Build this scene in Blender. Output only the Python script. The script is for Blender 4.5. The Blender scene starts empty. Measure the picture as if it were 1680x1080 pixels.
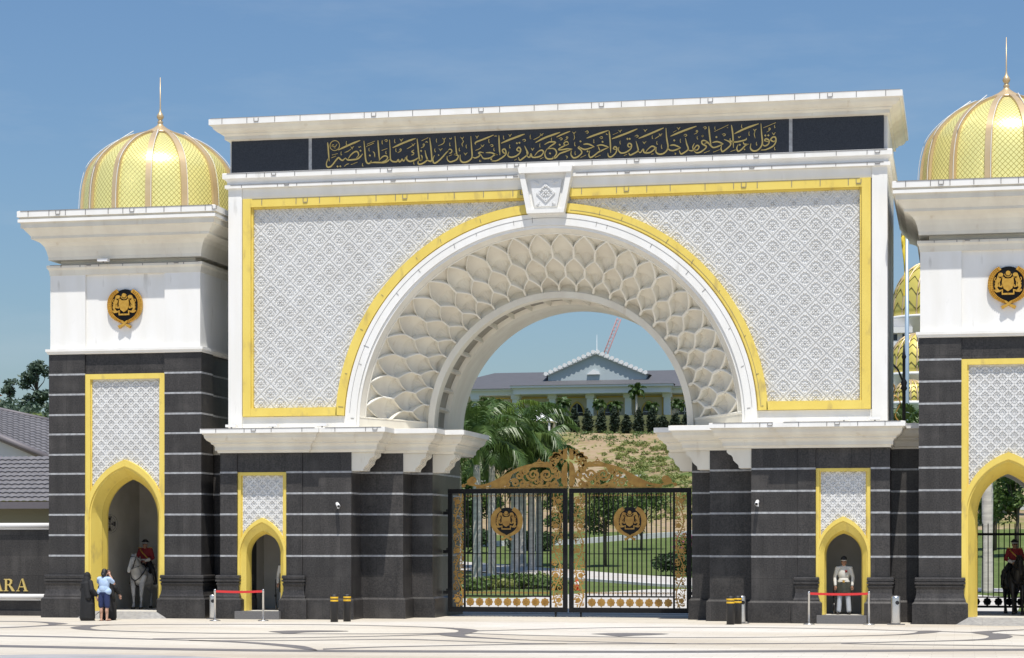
import bpy, bmesh, math, random
import numpy as np
from mathutils import Vector, Matrix
random.seed(7); RNG = np.random.default_rng(11)
SC = bpy.context.scene
COL = SC.collection
rad = math.radians

# ------------------------------------------------------------------ camera, sky, sun, exposure
TH = rad(11.87); FPX = 3497.0
cam = bpy.data.cameras.new("camera"); camo = bpy.data.objects.new("camera", cam); COL.objects.link(camo)
cam.sensor_fit = 'HORIZONTAL'; cam.sensor_width = 36.0
cam.lens = FPX / 1680.0 * 36.0
cam.shift_y = (890.0 - 540.0) / 1680.0
cam.clip_start = 0.5; cam.clip_end = 5000
camo.location = (12.295, -63.73, 2.4)
camo.rotation_euler = (rad(90), 0, TH)
SC.camera = camo

SUN = Vector((0.30, -1.0, 2.8)).normalized()
w = bpy.data.worlds.new("World"); SC.world = w; w.use_nodes = True
nt = w.node_tree; bgn = nt.nodes['Background']
sky = nt.nodes.new('ShaderNodeTexSky'); sky.sky_type = 'NISHITA'; sky.sun_disc = False
sky.sun_elevation = math.asin(SUN.z); sky.sun_rotation = math.atan2(SUN.x, SUN.y)
sky.altitude = 1000; sky.air_density = 1.5; sky.dust_density = 2.5; sky.ozone_density = 10.0
wtc = nt.nodes.new('ShaderNodeTexCoord'); wmp = nt.nodes.new('ShaderNodeMapping'); wmp.inputs['Scale'].default_value = (3.0, 3.0, 14.0); wmp.inputs['Rotation'].default_value = (0.05, 0.12, 0)
wn = nt.nodes.new('ShaderNodeTexNoise'); wn.inputs['Scale'].default_value = 1.6; wn.inputs['Detail'].default_value = 7; wn.inputs['Roughness'].default_value = .6
wr = nt.nodes.new('ShaderNodeMapRange'); wr.inputs[1].default_value = .50; wr.inputs[2].default_value = .85; wr.inputs[4].default_value = .30
wm = nt.nodes.new('ShaderNodeMix'); wm.data_type = 'RGBA'; wm.inputs[7].default_value = (5.2, 5.9, 6.6, 1)      # thin high cloud
nt.links.new(wtc.outputs['Generated'], wmp.inputs['Vector']); nt.links.new(wmp.outputs[0], wn.inputs['Vector']); nt.links.new(wn.outputs['Fac'], wr.inputs[0]); nt.links.new(wr.outputs[0], wm.inputs[0])
nt.links.new(sky.outputs['Color'], wm.inputs[6]); nt.links.new(wm.outputs[2], bgn.inputs['Color'])
bgn.inputs['Strength'].default_value = 0.102
sl = bpy.data.lights.new("sun", 'SUN'); sl.energy = 5.0; sl.angle = rad(0.5); sl.color = (1.0, 0.96, 0.89)
slo = bpy.data.objects.new("sun", sl); COL.objects.link(slo)
slo.rotation_euler = SUN.to_track_quat('Z', 'Y').to_euler()
slo.location = (20, -60, 80)
SC.view_settings.view_transform = 'Standard'; SC.view_settings.look = 'None'
SC.view_settings.gamma = 1.0; SC.view_settings.exposure = 0.10
SC.view_settings.use_curve_mapping = False

# ------------------------------------------------------------------ materials
def mat(name, c, rough=0.6, metal=0.0, c2=None, scale=4.0, detail=4.0, stretch=(1, 1, 1), bump=0.0, bscale=40.0,
        spec=None, contrast=(0.35, 0.65), c3=None, scale3=1.0, cut3=(0.55, 0.7), trans=0.0):
    m = bpy.data.materials.new(name); m.use_nodes = True
    t = m.node_tree; b = t.nodes['Principled BSDF']
    b.inputs['Roughness'].default_value = rough; b.inputs['Metallic'].default_value = metal
    if spec is not None: b.inputs['Specular IOR Level'].default_value = spec
    b.inputs['Base Color'].default_value = (*c, 1)
    L = t.links.new
    tc = t.nodes.new('ShaderNodeTexCoord'); mp = t.nodes.new('ShaderNodeMapping')
    L(tc.outputs['Object'], mp.inputs['Vector']); mp.inputs['Scale'].default_value = stretch
    if c2 is not None:
        n = t.nodes.new('ShaderNodeTexNoise'); n.inputs['Scale'].default_value = scale; n.inputs['Detail'].default_value = detail
        L(mp.outputs[0], n.inputs['Vector'])
        r = t.nodes.new('ShaderNodeMapRange'); r.inputs[1].default_value = contrast[0]; r.inputs[2].default_value = contrast[1]
        L(n.outputs['Fac'], r.inputs[0])
        mx = t.nodes.new('ShaderNodeMix'); mx.data_type = 'RGBA'
        mx.inputs[6].default_value = (*c, 1); mx.inputs[7].default_value = (*c2, 1)
        L(r.outputs[0], mx.inputs[0])
        out = mx.outputs[2]
        if c3 is not None:
            n3 = t.nodes.new('ShaderNodeTexNoise'); n3.inputs['Scale'].default_value = scale3; n3.inputs['Detail'].default_value = 5
            L(mp.outputs[0], n3.inputs['Vector'])
            r3 = t.nodes.new('ShaderNodeMapRange'); r3.inputs[1].default_value = cut3[0]; r3.inputs[2].default_value = cut3[1]
            L(n3.outputs['Fac'], r3.inputs[0])
            m3 = t.nodes.new('ShaderNodeMix'); m3.data_type = 'RGBA'
            L(out, m3.inputs[6]); m3.inputs[7].default_value = (*c3, 1); L(r3.outputs[0], m3.inputs[0])
            out = m3.outputs[2]
        L(out, b.inputs['Base Color'])
    if bump:
        n2 = t.nodes.new('ShaderNodeTexNoise'); n2.inputs['Scale'].default_value = bscale; n2.inputs['Detail'].default_value = 3
        L(tc.outputs['Object'], n2.inputs['Vector'])
        bp = t.nodes.new('ShaderNodeBump'); bp.inputs['Strength'].default_value = bump; bp.inputs['Distance'].default_value = 0.02
        L(n2.outputs['Fac'], bp.inputs['Height']); L(bp.outputs[0], b.inputs['Normal'])
    if trans:
        b.inputs['Subsurface Weight'].default_value = 0
        tr = t.nodes.new('ShaderNodeBsdfTranslucent'); ad = t.nodes.new('ShaderNodeMixShader'); ad.inputs[0].default_value = trans
        o = t.nodes['Material Output']
        src = b.inputs['Base Color'].links[0].from_socket if b.inputs['Base Color'].links else None
        if src: L(src, tr.inputs['Color'])
        else: tr.inputs['Color'].default_value = (*c, 1)
        L(b.outputs[0], ad.inputs[1]); L(tr.outputs[0], ad.inputs[2]); L(ad.outputs[0], o.inputs['Surface'])
    return m

M = {}
M['white'] = mat('white_stone', (.82, .81, .785), .6, c2=(.77, .755, .715), scale=1.3, stretch=(1.6, 1.6, .35), bump=.05, bscale=30,
                 c3=(.50, .48, .44), scale3=2.3, cut3=(.66, .86))
M['cream'] = mat('cream_stone', (.76, .725, .63), .65, c2=(.68, .635, .545), scale=1.1, stretch=(1.5, 1.5, .5), bump=.05,
                 c3=(.55, .47, .35), scale3=2.6, cut3=(.64, .85))
M['relief'] = mat('cast_relief_plaster', (.735, .735, .725), .65, c2=(.67, .665, .65), scale=2.0)
M['granite'] = mat('dark_granite', (.030, .029, .029), .42, c2=(.066, .061, .059), scale=24, detail=6, contrast=(.34, .74), bump=.04, bscale=60, spec=.28,
                   c3=(.085, .08, .076), scale3=1.3, cut3=(.52, .9))
def slabs(m, wx, hz, z0, amt):
    """slab-to-slab tone, fine vertical joints and faint streaks for stone cladding"""
    t = m.node_tree; L = t.links.new; b = t.nodes['Principled BSDF']; src = b.inputs['Base Color'].links[0].from_socket
    tc = t.nodes.new('ShaderNodeTexCoord'); sp = t.nodes.new('ShaderNodeSeparateXYZ'); L(tc.outputs['Object'], sp.inputs[0])
    ad = t.nodes.new('ShaderNodeMath'); ad.operation = 'ADD'; L(sp.outputs[0], ad.inputs[0]); L(sp.outputs[1], ad.inputs[1])
    sz = t.nodes.new('ShaderNodeMath'); sz.operation = 'SUBTRACT'; L(sp.outputs[2], sz.inputs[0]); sz.inputs[1].default_value = z0
    cb = t.nodes.new('ShaderNodeCombineXYZ'); L(ad.outputs[0], cb.inputs[0]); L(sz.outputs[0], cb.inputs[1])
    br = t.nodes.new('ShaderNodeTexBrick'); L(cb.outputs[0], br.inputs['Vector']); br.inputs['Scale'].default_value = 1; br.inputs['Brick Width'].default_value = wx; br.inputs['Row Height'].default_value = hz
    br.inputs['Mortar Size'].default_value = .006; br.inputs['Color1'].default_value = (1 - amt, 1 - amt, 1 - amt, 1); br.inputs['Color2'].default_value = (1 + amt, 1 + amt * .9, 1 + amt * .8, 1); br.inputs['Mortar'].default_value = (.55, .55, .55, 1)
    mp = t.nodes.new('ShaderNodeMapping'); mp.inputs['Scale'].default_value = (3.5, 3.5, .35); L(tc.outputs['Object'], mp.inputs[0])
    n = t.nodes.new('ShaderNodeTexNoise'); n.inputs['Scale'].default_value = 1.2; n.inputs['Detail'].default_value = 6; L(mp.outputs[0], n.inputs['Vector'])
    r = t.nodes.new('ShaderNodeMapRange'); r.inputs[1].default_value = .35; r.inputs[2].default_value = .75; r.inputs[3].default_value = 1 - amt * .8; r.inputs[4].default_value = 1 + amt * 1.4; L(n.outputs['Fac'], r.inputs[0])
    m1 = t.nodes.new('ShaderNodeMix'); m1.data_type = 'RGBA'; m1.blend_type = 'MULTIPLY'; m1.inputs[0].default_value = 1; L(src, m1.inputs[6]); L(br.outputs['Color'], m1.inputs[7])
    m2 = t.nodes.new('ShaderNodeMix'); m2.data_type = 'RGBA'; m2.blend_type = 'MULTIPLY'; m2.inputs[0].default_value = 1; L(m1.outputs[2], m2.inputs[6]); L(r.outputs[0], m2.inputs[7])
    L(m2.outputs[2], b.inputs['Base Color'])
slabs(M['granite'], 1.31, .655, .01, .16)
M['ribstone'] = mat('pale_rib_stone', (.83, .80, .715), .65, c2=(.76, .72, .62), scale=1.5)
M['coffer_dark'] = mat('dark_coffer_panel', (.34, .315, .265), .8, c2=(.26, .24, .20), scale=3)  # darker grey for the floors of the sunk vault panels
M['granite2'] = mat('frieze_granite', (.016, .017, .022), .35, c2=(.03, .031, .038), scale=30, detail=6)
M['joint'] = mat('pale_joint_strip', (.42, .43, .44), .5, c2=(.28, .28, .29), scale=9)
M['greystone'] = mat('grey_step_granite', (.17, .165, .165), .6, c2=(.11, .108, .11), scale=45, detail=6)
M['ramp'] = mat('ramp_concrete', (.33, .32, .30), .7, c2=(.25, .24, .23), scale=8)
M['yellow'] = mat('yellow_paint', (.77, .60, .135), .5, c2=(.73, .55, .11), scale=1.7, stretch=(1, 1, .4), c3=(.46, .35, .12), scale3=3.4, cut3=(.58, .80), bump=.08, bscale=9)
M['bronze_rib'] = mat('champagne_metal', (.56, .41, .23), .4, metal=.4, c2=(.62, .47, .28), scale=2)
M['steel'] = mat('brushed_steel', (.62, .62, .62), .28, metal=.9)
M['black'] = mat('black_painted_iron', (.006, .006, .007), .5, spec=.25)
M['gilt'] = mat('gilded_bronze', (.46, .27, .065), .42, metal=.35, c2=(.34, .18, .04), scale=5)
M['gold'] = mat('gold_leaf', (.62, .36, .06), .38, metal=.35, c2=(.52, .28, .04), scale=9)
M['goldpale'] = mat('pale_gold_lettering', (.62, .47, .16), .4, metal=.2)
M['inner'] = mat('niche_render', (.58, .555, .51), .8, c2=(.52, .50, .45), scale=2)
M['dark'] = mat('dark_opening', (.012, .012, .014), .5)
M['red'] = mat('red_webbing', (.62, .03, .03), .6)
M['hazard'] = mat('hazard_yellow', (.75, .45, .02), .5)
M['rubber'] = mat('bollard_black', (.018, .018, .020), .55)
M['clip'] = mat('grey_clip_metal', (.20, .19, .185), .6)
M['whitepaint'] = mat('white_painted_metal', (.78, .78, .78), .4)

def gold_tile():
    m = bpy.data.materials.new('gold_dome_tiles'); m.use_nodes = True; t = m.node_tree; b = t.nodes['Principled BSDF']; L = t.links.new
    b.inputs['Metallic'].default_value = .3; b.inputs['Roughness'].default_value = .36
    uv = t.nodes.new('ShaderNodeUVMap'); sp = t.nodes.new('ShaderNodeSeparateXYZ'); L(uv.outputs[0], sp.inputs[0])
    def math_(op, a, bb=None):
        n = t.nodes.new('ShaderNodeMath'); n.operation = op
        for i, x in enumerate((a, bb)):
            if x is None: continue
            if isinstance(x, (int, float)): n.inputs[i].default_value = x
            else: L(x, n.inputs[i])
        return n.outputs[0]
    def line(s):
        f = math_('FRACT', s); d = math_('ABSOLUTE', math_('SUBTRACT', f, .5))
        return math_('GREATER_THAN', d, .44)
    a = line(math_('ADD', sp.outputs[0], sp.outputs[1])); c = line(math_('SUBTRACT', sp.outputs[0], sp.outputs[1]))
    ln = math_('MAXIMUM', a, c)
    mx = t.nodes.new('ShaderNodeMix'); mx.data_type = 'RGBA'
    n = t.nodes.new('ShaderNodeTexNoise'); n.inputs['Scale'].default_value = 3.0; L(uv.outputs[0], n.inputs['Vector'])
    mg = t.nodes.new('ShaderNodeMix'); mg.data_type = 'RGBA'
    mg.inputs[6].default_value = (.78, .72, .27, 1); mg.inputs[7].default_value = (.84, .78, .34, 1); L(n.outputs['Fac'], mg.inputs[0])
    L(mg.outputs[2], mx.inputs[6]); mx.inputs[7].default_value = (.30, .24, .04, 1); L(ln, mx.inputs[0])
    L(mx.outputs[2], b.inputs['Base Color'])
    bp = t.nodes.new('ShaderNodeBump'); bp.inputs['Strength'].default_value = .4; bp.inputs['Distance'].default_value = .02; bp.invert = True
    L(ln, bp.inputs['Height']); L(bp.outputs[0], b.inputs['Normal'])
    return m
M['tile_gold'] = gold_tile()

# ------------------------------------------------------------------ mesh helpers
class MB:
    def __init__(s): s.v = []; s.f = []; s.m = []; s.s = []
    def add(s, vs, fs, mi=0, smooth=False):
        o = len(s.v); s.v += [tuple(map(float, p)) for p in vs]
        for f in fs:
            s.f.append([i + o for i in f]); s.m.append(mi); s.s.append(smooth)
    def box(s, x0, x1, y0, y1, z0, z1, mi=0):
        s.add([(x0, y0, z0), (x1, y0, z0), (x1, y1, z0), (x0, y1, z0), (x0, y0, z1), (x1, y0, z1), (x1, y1, z1), (x0, y1, z1)],
              [(0, 3, 2, 1), (4, 5, 6, 7), (0, 1, 5, 4), (1, 2, 6, 5), (2, 3, 7, 6), (3, 0, 4, 7)], mi)
    def prism(s, poly, plane, a, b, mi=0, smooth=False):
        n = len(poly)
        def P(p, d):
            return (p[0], d, p[1]) if plane == 'xz' else ((p[0], p[1], d) if plane == 'xy' else (d, p[0], p[1]))
        s.add([P(p, a) for p in poly] + [P(p, b) for p in poly],
              [list(range(n)), list(range(2 * n - 1, n - 1, -1))], mi)
        o = len(s.v) - 2 * n
        for i in range(n):
            j = (i + 1) % n
            s.f.append([o + i, o + n + i, o + n + j, o + j]); s.m.append(mi); s.s.append(smooth)
    def lathe(s, prof, c=(0, 0, 0), n=24, mi=0, smooth=True, cap=True):
        vs = []; fs = []
        k = len(prof)
        for r, z in prof:
            for i in range(n):
                a = 2 * math.pi * i / n
                vs.append((c[0] + r * math.cos(a), c[1] + r * math.sin(a), c[2] + z))
        for j in range(k - 1):
            for i in range(n):
                i2 = (i + 1) % n
                fs.append((j * n + i, j * n + i2, (j + 1) * n + i2, (j + 1) * n + i))
        s.add(vs, fs, mi, smooth)
        if cap:
            o = len(s.v) - len(vs)
            s.f.append([o + i for i in range(n)][::-1]); s.m.append(mi); s.s.append(False)
            s.f.append([o + (k - 1) * n + i for i in range(n)]); s.m.append(mi); s.s.append(False)
    def tube(s, pts, r, n=6, mi=0, smooth=True, closed=False):
        pts = [Vector(p) for p in pts]; k = len(pts)
        rs = r if isinstance(r, (list, tuple)) else [r] * k
        vs = []; up = Vector((0, 0, 1))
        for i, p in enumerate(pts):
            if closed: d = pts[(i + 1) % k] - pts[i - 1]
            else: d = pts[min(i + 1, k - 1)] - pts[max(i - 1, 0)]
            d.normalize()
            u = d.cross(up if abs(d.z) < .95 else Vector((1, 0, 0))).normalized(); v = d.cross(u)
            for j in range(n):
                a = 2 * math.pi * j / n
                vs.append(p + (u * math.cos(a) + v * math.sin(a)) * rs[i])
        fs = []
        for i in range(k if closed else k - 1):
            i2 = (i + 1) % k
            for j in range(n):
                j2 = (j + 1) % n
                fs.append((i * n + j, i * n + j2, i2 * n + j2, i2 * n + j))
        if not closed:
            fs.append(list(range(n))[::-1]); fs.append([(k - 1) * n + j for j in range(n)])
        s.add(vs, fs, mi, smooth)
    def ribbon(s, pts, wd, y0, y1, mi=0, closed=False):
        """flat ribbon in the XZ plane with thickness y0..y1; wd scalar or list"""
        k = len(pts); ws = wd if isinstance(wd, (list, tuple)) else [wd] * k
        A = []; B = []
        for i in range(k):
            if closed: p, q = pts[i - 1], pts[(i + 1) % k]
            else: p, q = pts[max(i - 1, 0)], pts[min(i + 1, k - 1)]
            dx, dz = q[0] - p[0], q[1] - p[1]; l = math.hypot(dx, dz) or 1
            nx, nz = -dz / l * ws[i] / 2, dx / l * ws[i] / 2
            A.append((pts[i][0] + nx, pts[i][1] + nz)); B.append((pts[i][0] - nx, pts[i][1] - nz))
        vs = []
        for a, b in zip(A, B):
            vs += [(a[0], y0, a[1]), (b[0], y0, b[1]), (b[0], y1, b[1]), (a[0], y1, a[1])]
        fs = []
        for i in range(k if closed else k - 1):
            o = 4 * i; p = 4 * ((i + 1) % k)
            for j in range(4):
                j2 = (j + 1) % 4
                fs.append((o + j, o + j2, p + j2, p + j))
        if not closed: fs += [(3, 2, 1, 0), (4 * k - 4, 4 * k - 3, 4 * k - 2, 4 * k - 1)]
        s.add(vs, fs, mi)
    def sweep(s, path, prof, mi=0, closed=False, smooth=False, caps=True):
        """path: list of (x,y); outward = right of travel; prof: list of (offset,z)"""
        k = len(path); vs = []
        P = [Vector((p[0], p[1])) for p in path]
        def nrm(a, b):
            d = (b - a).normalized(); return Vector((d.y, -d.x))
        for i in range(k):
            if closed: n1, n2 = nrm(P[i - 1], P[i]), nrm(P[i], P[(i + 1) % k])
            else:
                n1 = nrm(P[i - 1], P[i]) if i else nrm(P[0], P[1]); n2 = nrm(P[i], P[i + 1]) if i < k - 1 else n1
            m = (n1 + n2) / max(.2, 1 + n1.dot(n2))
            for o, z in prof: vs.append((P[i].x + m.x * o, P[i].y + m.y * o, z))
        q = len(prof); fs = []
        for i in range(k if closed else k - 1):
            i2 = (i + 1) % k
            for j in range(q - 1):
                fs.append((i * q + j, i2 * q + j, i2 * q + j + 1, i * q + j + 1))
        if not closed and caps: fs += [list(range(q)), [(k - 1) * q + j for j in range(q)][::-1]]
        s.add(vs, fs, mi, smooth)
    def grid(s, G, mi=0, smooth=True, wrap=False):
        """G: array (a,b,3)"""
        a, b = G.shape[:2]
        vs = G.reshape(-1, 3).tolist()
        fs = []
        for i in range(a - 1):
            for j in range(b if wrap else b - 1):
                j2 = (j + 1) % b
                fs.append((i * b + j, i * b + j2, (i + 1) * b + j2, (i + 1) * b + j))
        s.add(vs, fs, mi, smooth)
    def mesh(s, name, fix=True):
        me = bpy.data.meshes.new(name); me.from_pydata(s.v, [], s.f)
        me.polygons.foreach_set('material_index', s.m); me.polygons.foreach_set('use_smooth', s.s)
        if fix:
            bm = bmesh.new(); bm.from_mesh(me); bmesh.ops.recalc_face_normals(bm, faces=bm.faces); bm.to_mesh(me); bm.free()
        me.update(); return me
    def obj(s, name, mats, parent=None, fix=True):
        me = s.mesh(name, fix)
        for m in (mats if isinstance(mats, (list, tuple)) else [mats]): me.materials.append(M[m] if isinstance(m, str) else m)
        return link(name, me, parent)

def link(name, me, parent=None):
    o = bpy.data.objects.new(name, me); COL.objects.link(o)
    if parent is not None: o.parent = parent
    return o
def tag(o, label=None, cat=None, group=None, kind=None):
    if label: o['label'] = label
    if cat: o['category'] = cat
    if group: o['group'] = group
    if kind: o['kind'] = kind
    return o
def thing(name, label, cat, loc=(0, 0, 0), rz=0, group=None):
    o = bpy.data.objects.new(name, None); COL.objects.link(o); o.empty_display_size = .3
    o.location = loc; o.rotation_euler = (0, 0, rz)
    return tag(o, label, cat, group)
def copy_tree(o, loc=None, rz=None, label=None, parent=None, group=None):
    c = o.copy(); COL.objects.link(c)
    if parent is not None: c.parent = parent
    for ch in [x for x in COL.objects if x.parent == o]: copy_tree(ch, parent=c)
    if loc is not None: c.location = loc
    if rz is not None: c.rotation_euler = (0, 0, rz)
    if label: c['label'] = label
    if group: c['group'] = group
    return c
def arc(cx, cz, r, a0, a1, n):
    return [(cx + r * math.cos(a0 + (a1 - a0) * i / n), cz + r * math.sin(a0 + (a1 - a0) * i / n)) for i in range(n + 1)]
def smooth_pts(pts, sub=4):
    """Catmull-Rom through the points"""
    P = [np.array(p, float) for p in pts]
    if len(P) < 3: return [tuple(p) for p in P]
    Q = [2 * P[0] - P[1]] + P + [2 * P[-1] - P[-2]]; out = []
    for i in range(1, len(Q) - 2):
        for k in range(sub):
            t = k / sub; a, b, c, d = Q[i - 1:i + 3]
            out.append(tuple(.5 * ((2 * b) + (-a + c) * t + (2 * a - 5 * b + 4 * c - d) * t * t + (-a + 3 * b - 3 * c + d) * t ** 3)))
    out.append(tuple(P[-1])); return out
def spiral(cx, cz, r0, r1, a0, turns, n=22):
    return [(cx + (r0 + (r1 - r0) * i / n) * math.cos(a0 + turns * 2 * math.pi * i / n),
             cz + (r0 + (r1 - r0) * i / n) * math.sin(a0 + turns * 2 * math.pi * i / n)) for i in range(n + 1)]
def smoothstep(x, a, b):
    t = np.clip((x - a) / (b - a), 0, 1); return t * t * (3 - 2 * t)
# ------------------------------------------------------------------ ceremonial gateway (arch block, wings, ledges)
DEP = 6.0            # depth of the block
ZC = 6.03            # height of the arch centre
JZ = [1.975, 2.63, 3.28, 3.93, 4.59, 5.20, 5.85, 6.47, 7.12, 7.76]   # pale joint strips
gate = thing('ceremonial_gateway', 'monumental white and dark granite gateway with a huge yellow edged arch and a gold inscription', 'gateway')

def tilefield(mb, elems, pitch, xr, zr, keep, Y, x0=0.0, z0=0.0, mi=0):
    nx = int((xr[1] - xr[0]) / pitch) + 3; nz = int((zr[1] - zr[0]) / (pitch / 2)) + 3
    for j in range(-1, nz):
        for i in range(-1, nx):
            cx = x0 + math.floor((xr[0] - x0) / pitch) * pitch + i * pitch + (pitch / 2 if j % 2 else 0)
            cz = z0 + math.floor((zr[0] - z0) / pitch) * pitch + j * pitch / 2
            if not (xr[0] - pitch < cx < xr[1] + pitch and zr[0] - pitch < cz < zr[1] + pitch): continue
            for poly, h, ch in elems:
                mx = sum(p[0] for p in poly) / len(poly); mz = sum(p[1] for p in poly) / len(poly)
                if not keep(cx + mx, cz + mz): continue
                n = len(poly)
                vs = [(cx + p[0], Y, cz + p[1]) for p in poly] + \
                     [(cx + mx + (p[0] - mx) * ch, Y - h, cz + mz + (p[1] - mz) * ch) for p in poly]
                fs = [(k, (k + 1) % n, n + (k + 1) % n, n + k) for k in range(n)] + [list(range(n, 2 * n))]
                mb.add(vs, fs, mi)
def rot45(p, s=1):
    c = math.sqrt(.5); return (c * (p[0] - p[1]) * s, c * (p[0] + p[1]) * s)
def band(L, e0, e1, seg):
    """strips along the four sides of a square of side L (turned 45 degrees)"""
    out = []
    for q in range(4):
        a = q * math.pi / 2
        for k in range(seg):
            u0 = -(L / 2 - e0) + (L - 2 * e0) * k / seg; u1 = -(L / 2 - e0) + (L - 2 * e0) * (k + 1) / seg
            def lim(u): return max(-(L / 2 - e1), min(L / 2 - e1, u))
            poly = [(u0, L / 2 - e0), (u1, L / 2 - e0), (lim(u1), L / 2 - e1), (lim(u0), L / 2 - e1)]
            out.append([rot45((p[0] * math.cos(a) - p[1] * math.sin(a), p[0] * math.sin(a) + p[1] * math.cos(a))) for p in poly])
    return out
def petal(a, r0, r1, wd):
    pts = [(r0, 0), (r0 + (r1 - r0) * .55, -wd / 2), (r1 * .96, -wd * .38), (r1, 0), (r1 * .96, wd * .38), (r0 + (r1 - r0) * .55, wd / 2)]
    return [(p[0] * math.cos(a) - p[1] * math.sin(a), p[0] * math.sin(a) + p[1] * math.cos(a)) for p in pts]
def big_tile(p):
    L = p * math.sqrt(.5); E = []
    for poly in band(L, .020, .062, 4): E.append((poly, .034, .95))
    for k in range(8): E.append((petal(k * math.pi / 4, .022 * p / .64, .118 * p / .64, .058 * p / .64), .034, .76))
    E.append(([(.03 * math.cos(k * math.pi / 4), .03 * math.sin(k * math.pi / 4)) for k in range(8)], .05, .6))
    for k in range(4):                                    # leaf in each corner of the lozenge
        a = k * math.pi / 2
        E.append((petal(a, .160, .228, .09), .042, .72))
        for s in (-1, 1): E.append((petal(a + s * .42, .145, .195, .042), .038, .7))
    for k in range(4): E.append((petal(math.pi / 4 + k * math.pi / 2, .130, .152, .085), .038, .72))
    return E
def small_tile(p):
    L = p * math.sqrt(.5); E = []
    for poly in band(L, -.001, .030, 2): E.append((poly, .034, .92))
    for k in range(8): E.append((petal(k * math.pi / 4 + .39, .018, .088, .046), .028, .55))
    for k in range(4): E.append((petal(k * math.pi / 2, .095, .125, .03), .024, .55))
    return E

def parch(wd, zs, za, z0, n=14):
    """pointed arch from the left foot over the apex to the right foot"""
    h = za - zs; k = (h * h - wd * wd) / (2 * wd)
    R = wd + k; a1 = math.asin(h / R)
    L = [(-wd, z0), (-wd, z0 + (zs - z0) * .5)]
    arcL = [(k - R * math.cos(a1 * i / n), zs + R * math.sin(a1 * i / n)) for i in range(n + 1)]
    L += arcL
    return L + [(-x, z) for x, z in L[::-1]][1:]
def hole_sheet(mb, arch, hw, ztop, y, mi=0, cx=0.0):
    """flat wall round a pointed opening, out to +-hw and up to ztop"""
    A = arch; n = len(A); T = []
    zs = A[2][1]
    for i, (x, z) in enumerate(A):
        if i < 2 or i > n - 3: T.append((math.copysign(hw, x), z))
        else: T.append((x / abs(A[0][0]) * hw, ztop))
    vs = [(cx + x, y, z) for x, z in A] + [(cx + x, y, z) for x, z in T]
    fs = [(i, i + 1, n + i + 1, n + i) for i in range(n - 1) if i not in (1, n - 3)]
    # spring corners
    o = len(vs); vs += [(cx - hw, y, zs), (cx + hw, y, zs)]
    fs += [(1, 2, o, n + 1), (2, n + 2, o), (n - 3, n - 2, n + n - 2, o + 1), (n - 3, o + 1, n + n - 3)]
    mb.add(vs, fs, mi)
def loft(mb, rings, cx=0.0, mi=0, smooth=False):
    n = len(rings[0][0]); vs = []; fs = []
    for A, y in rings: vs += [(cx + x, y, z) for x, z in A]
    for j in range(len(rings) - 1):
        for i in range(n - 1): fs.append((j * n + i, j * n + i + 1, (j + 1) * n + i + 1, (j + 1) * n + i))
    mb.add(vs, fs, mi, smooth)
def joints(mb, x0, x1, y0, y1, zs, mi=1, h=.058, p=.004):
    for z in zs: mb.box(x0 - p, x1 + p, y0 - p, y1 + p, z - h / 2, z + h / 2, mi)
BIGPL = [(.0, 1.37), (.10, 1.37), (.115, 1.33), (.115, 1.27), (.085, 1.265), (.085, 1.235), (.12, 1.23), (.12, 1.175), (.075, 1.17), (.07, 1.135),
         (.10, 1.12), (.10, 1.10), (.07, 1.02), (.07, .90), (.10, .76), (.125, .70), (.125, .66), (.19, .60), (.19, 0.0), (0, 0.0)]
LOWPL = [(.0, .70), (.03, .70), (.03, .66), (.10, .60), (.10, 0), (0, 0)]
def rect(x0, x1, y0, y1): return [(x0, y0), (x1, y0), (x1, y1), (x0, y1)]     # counter-clockwise: outward on the right

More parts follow.
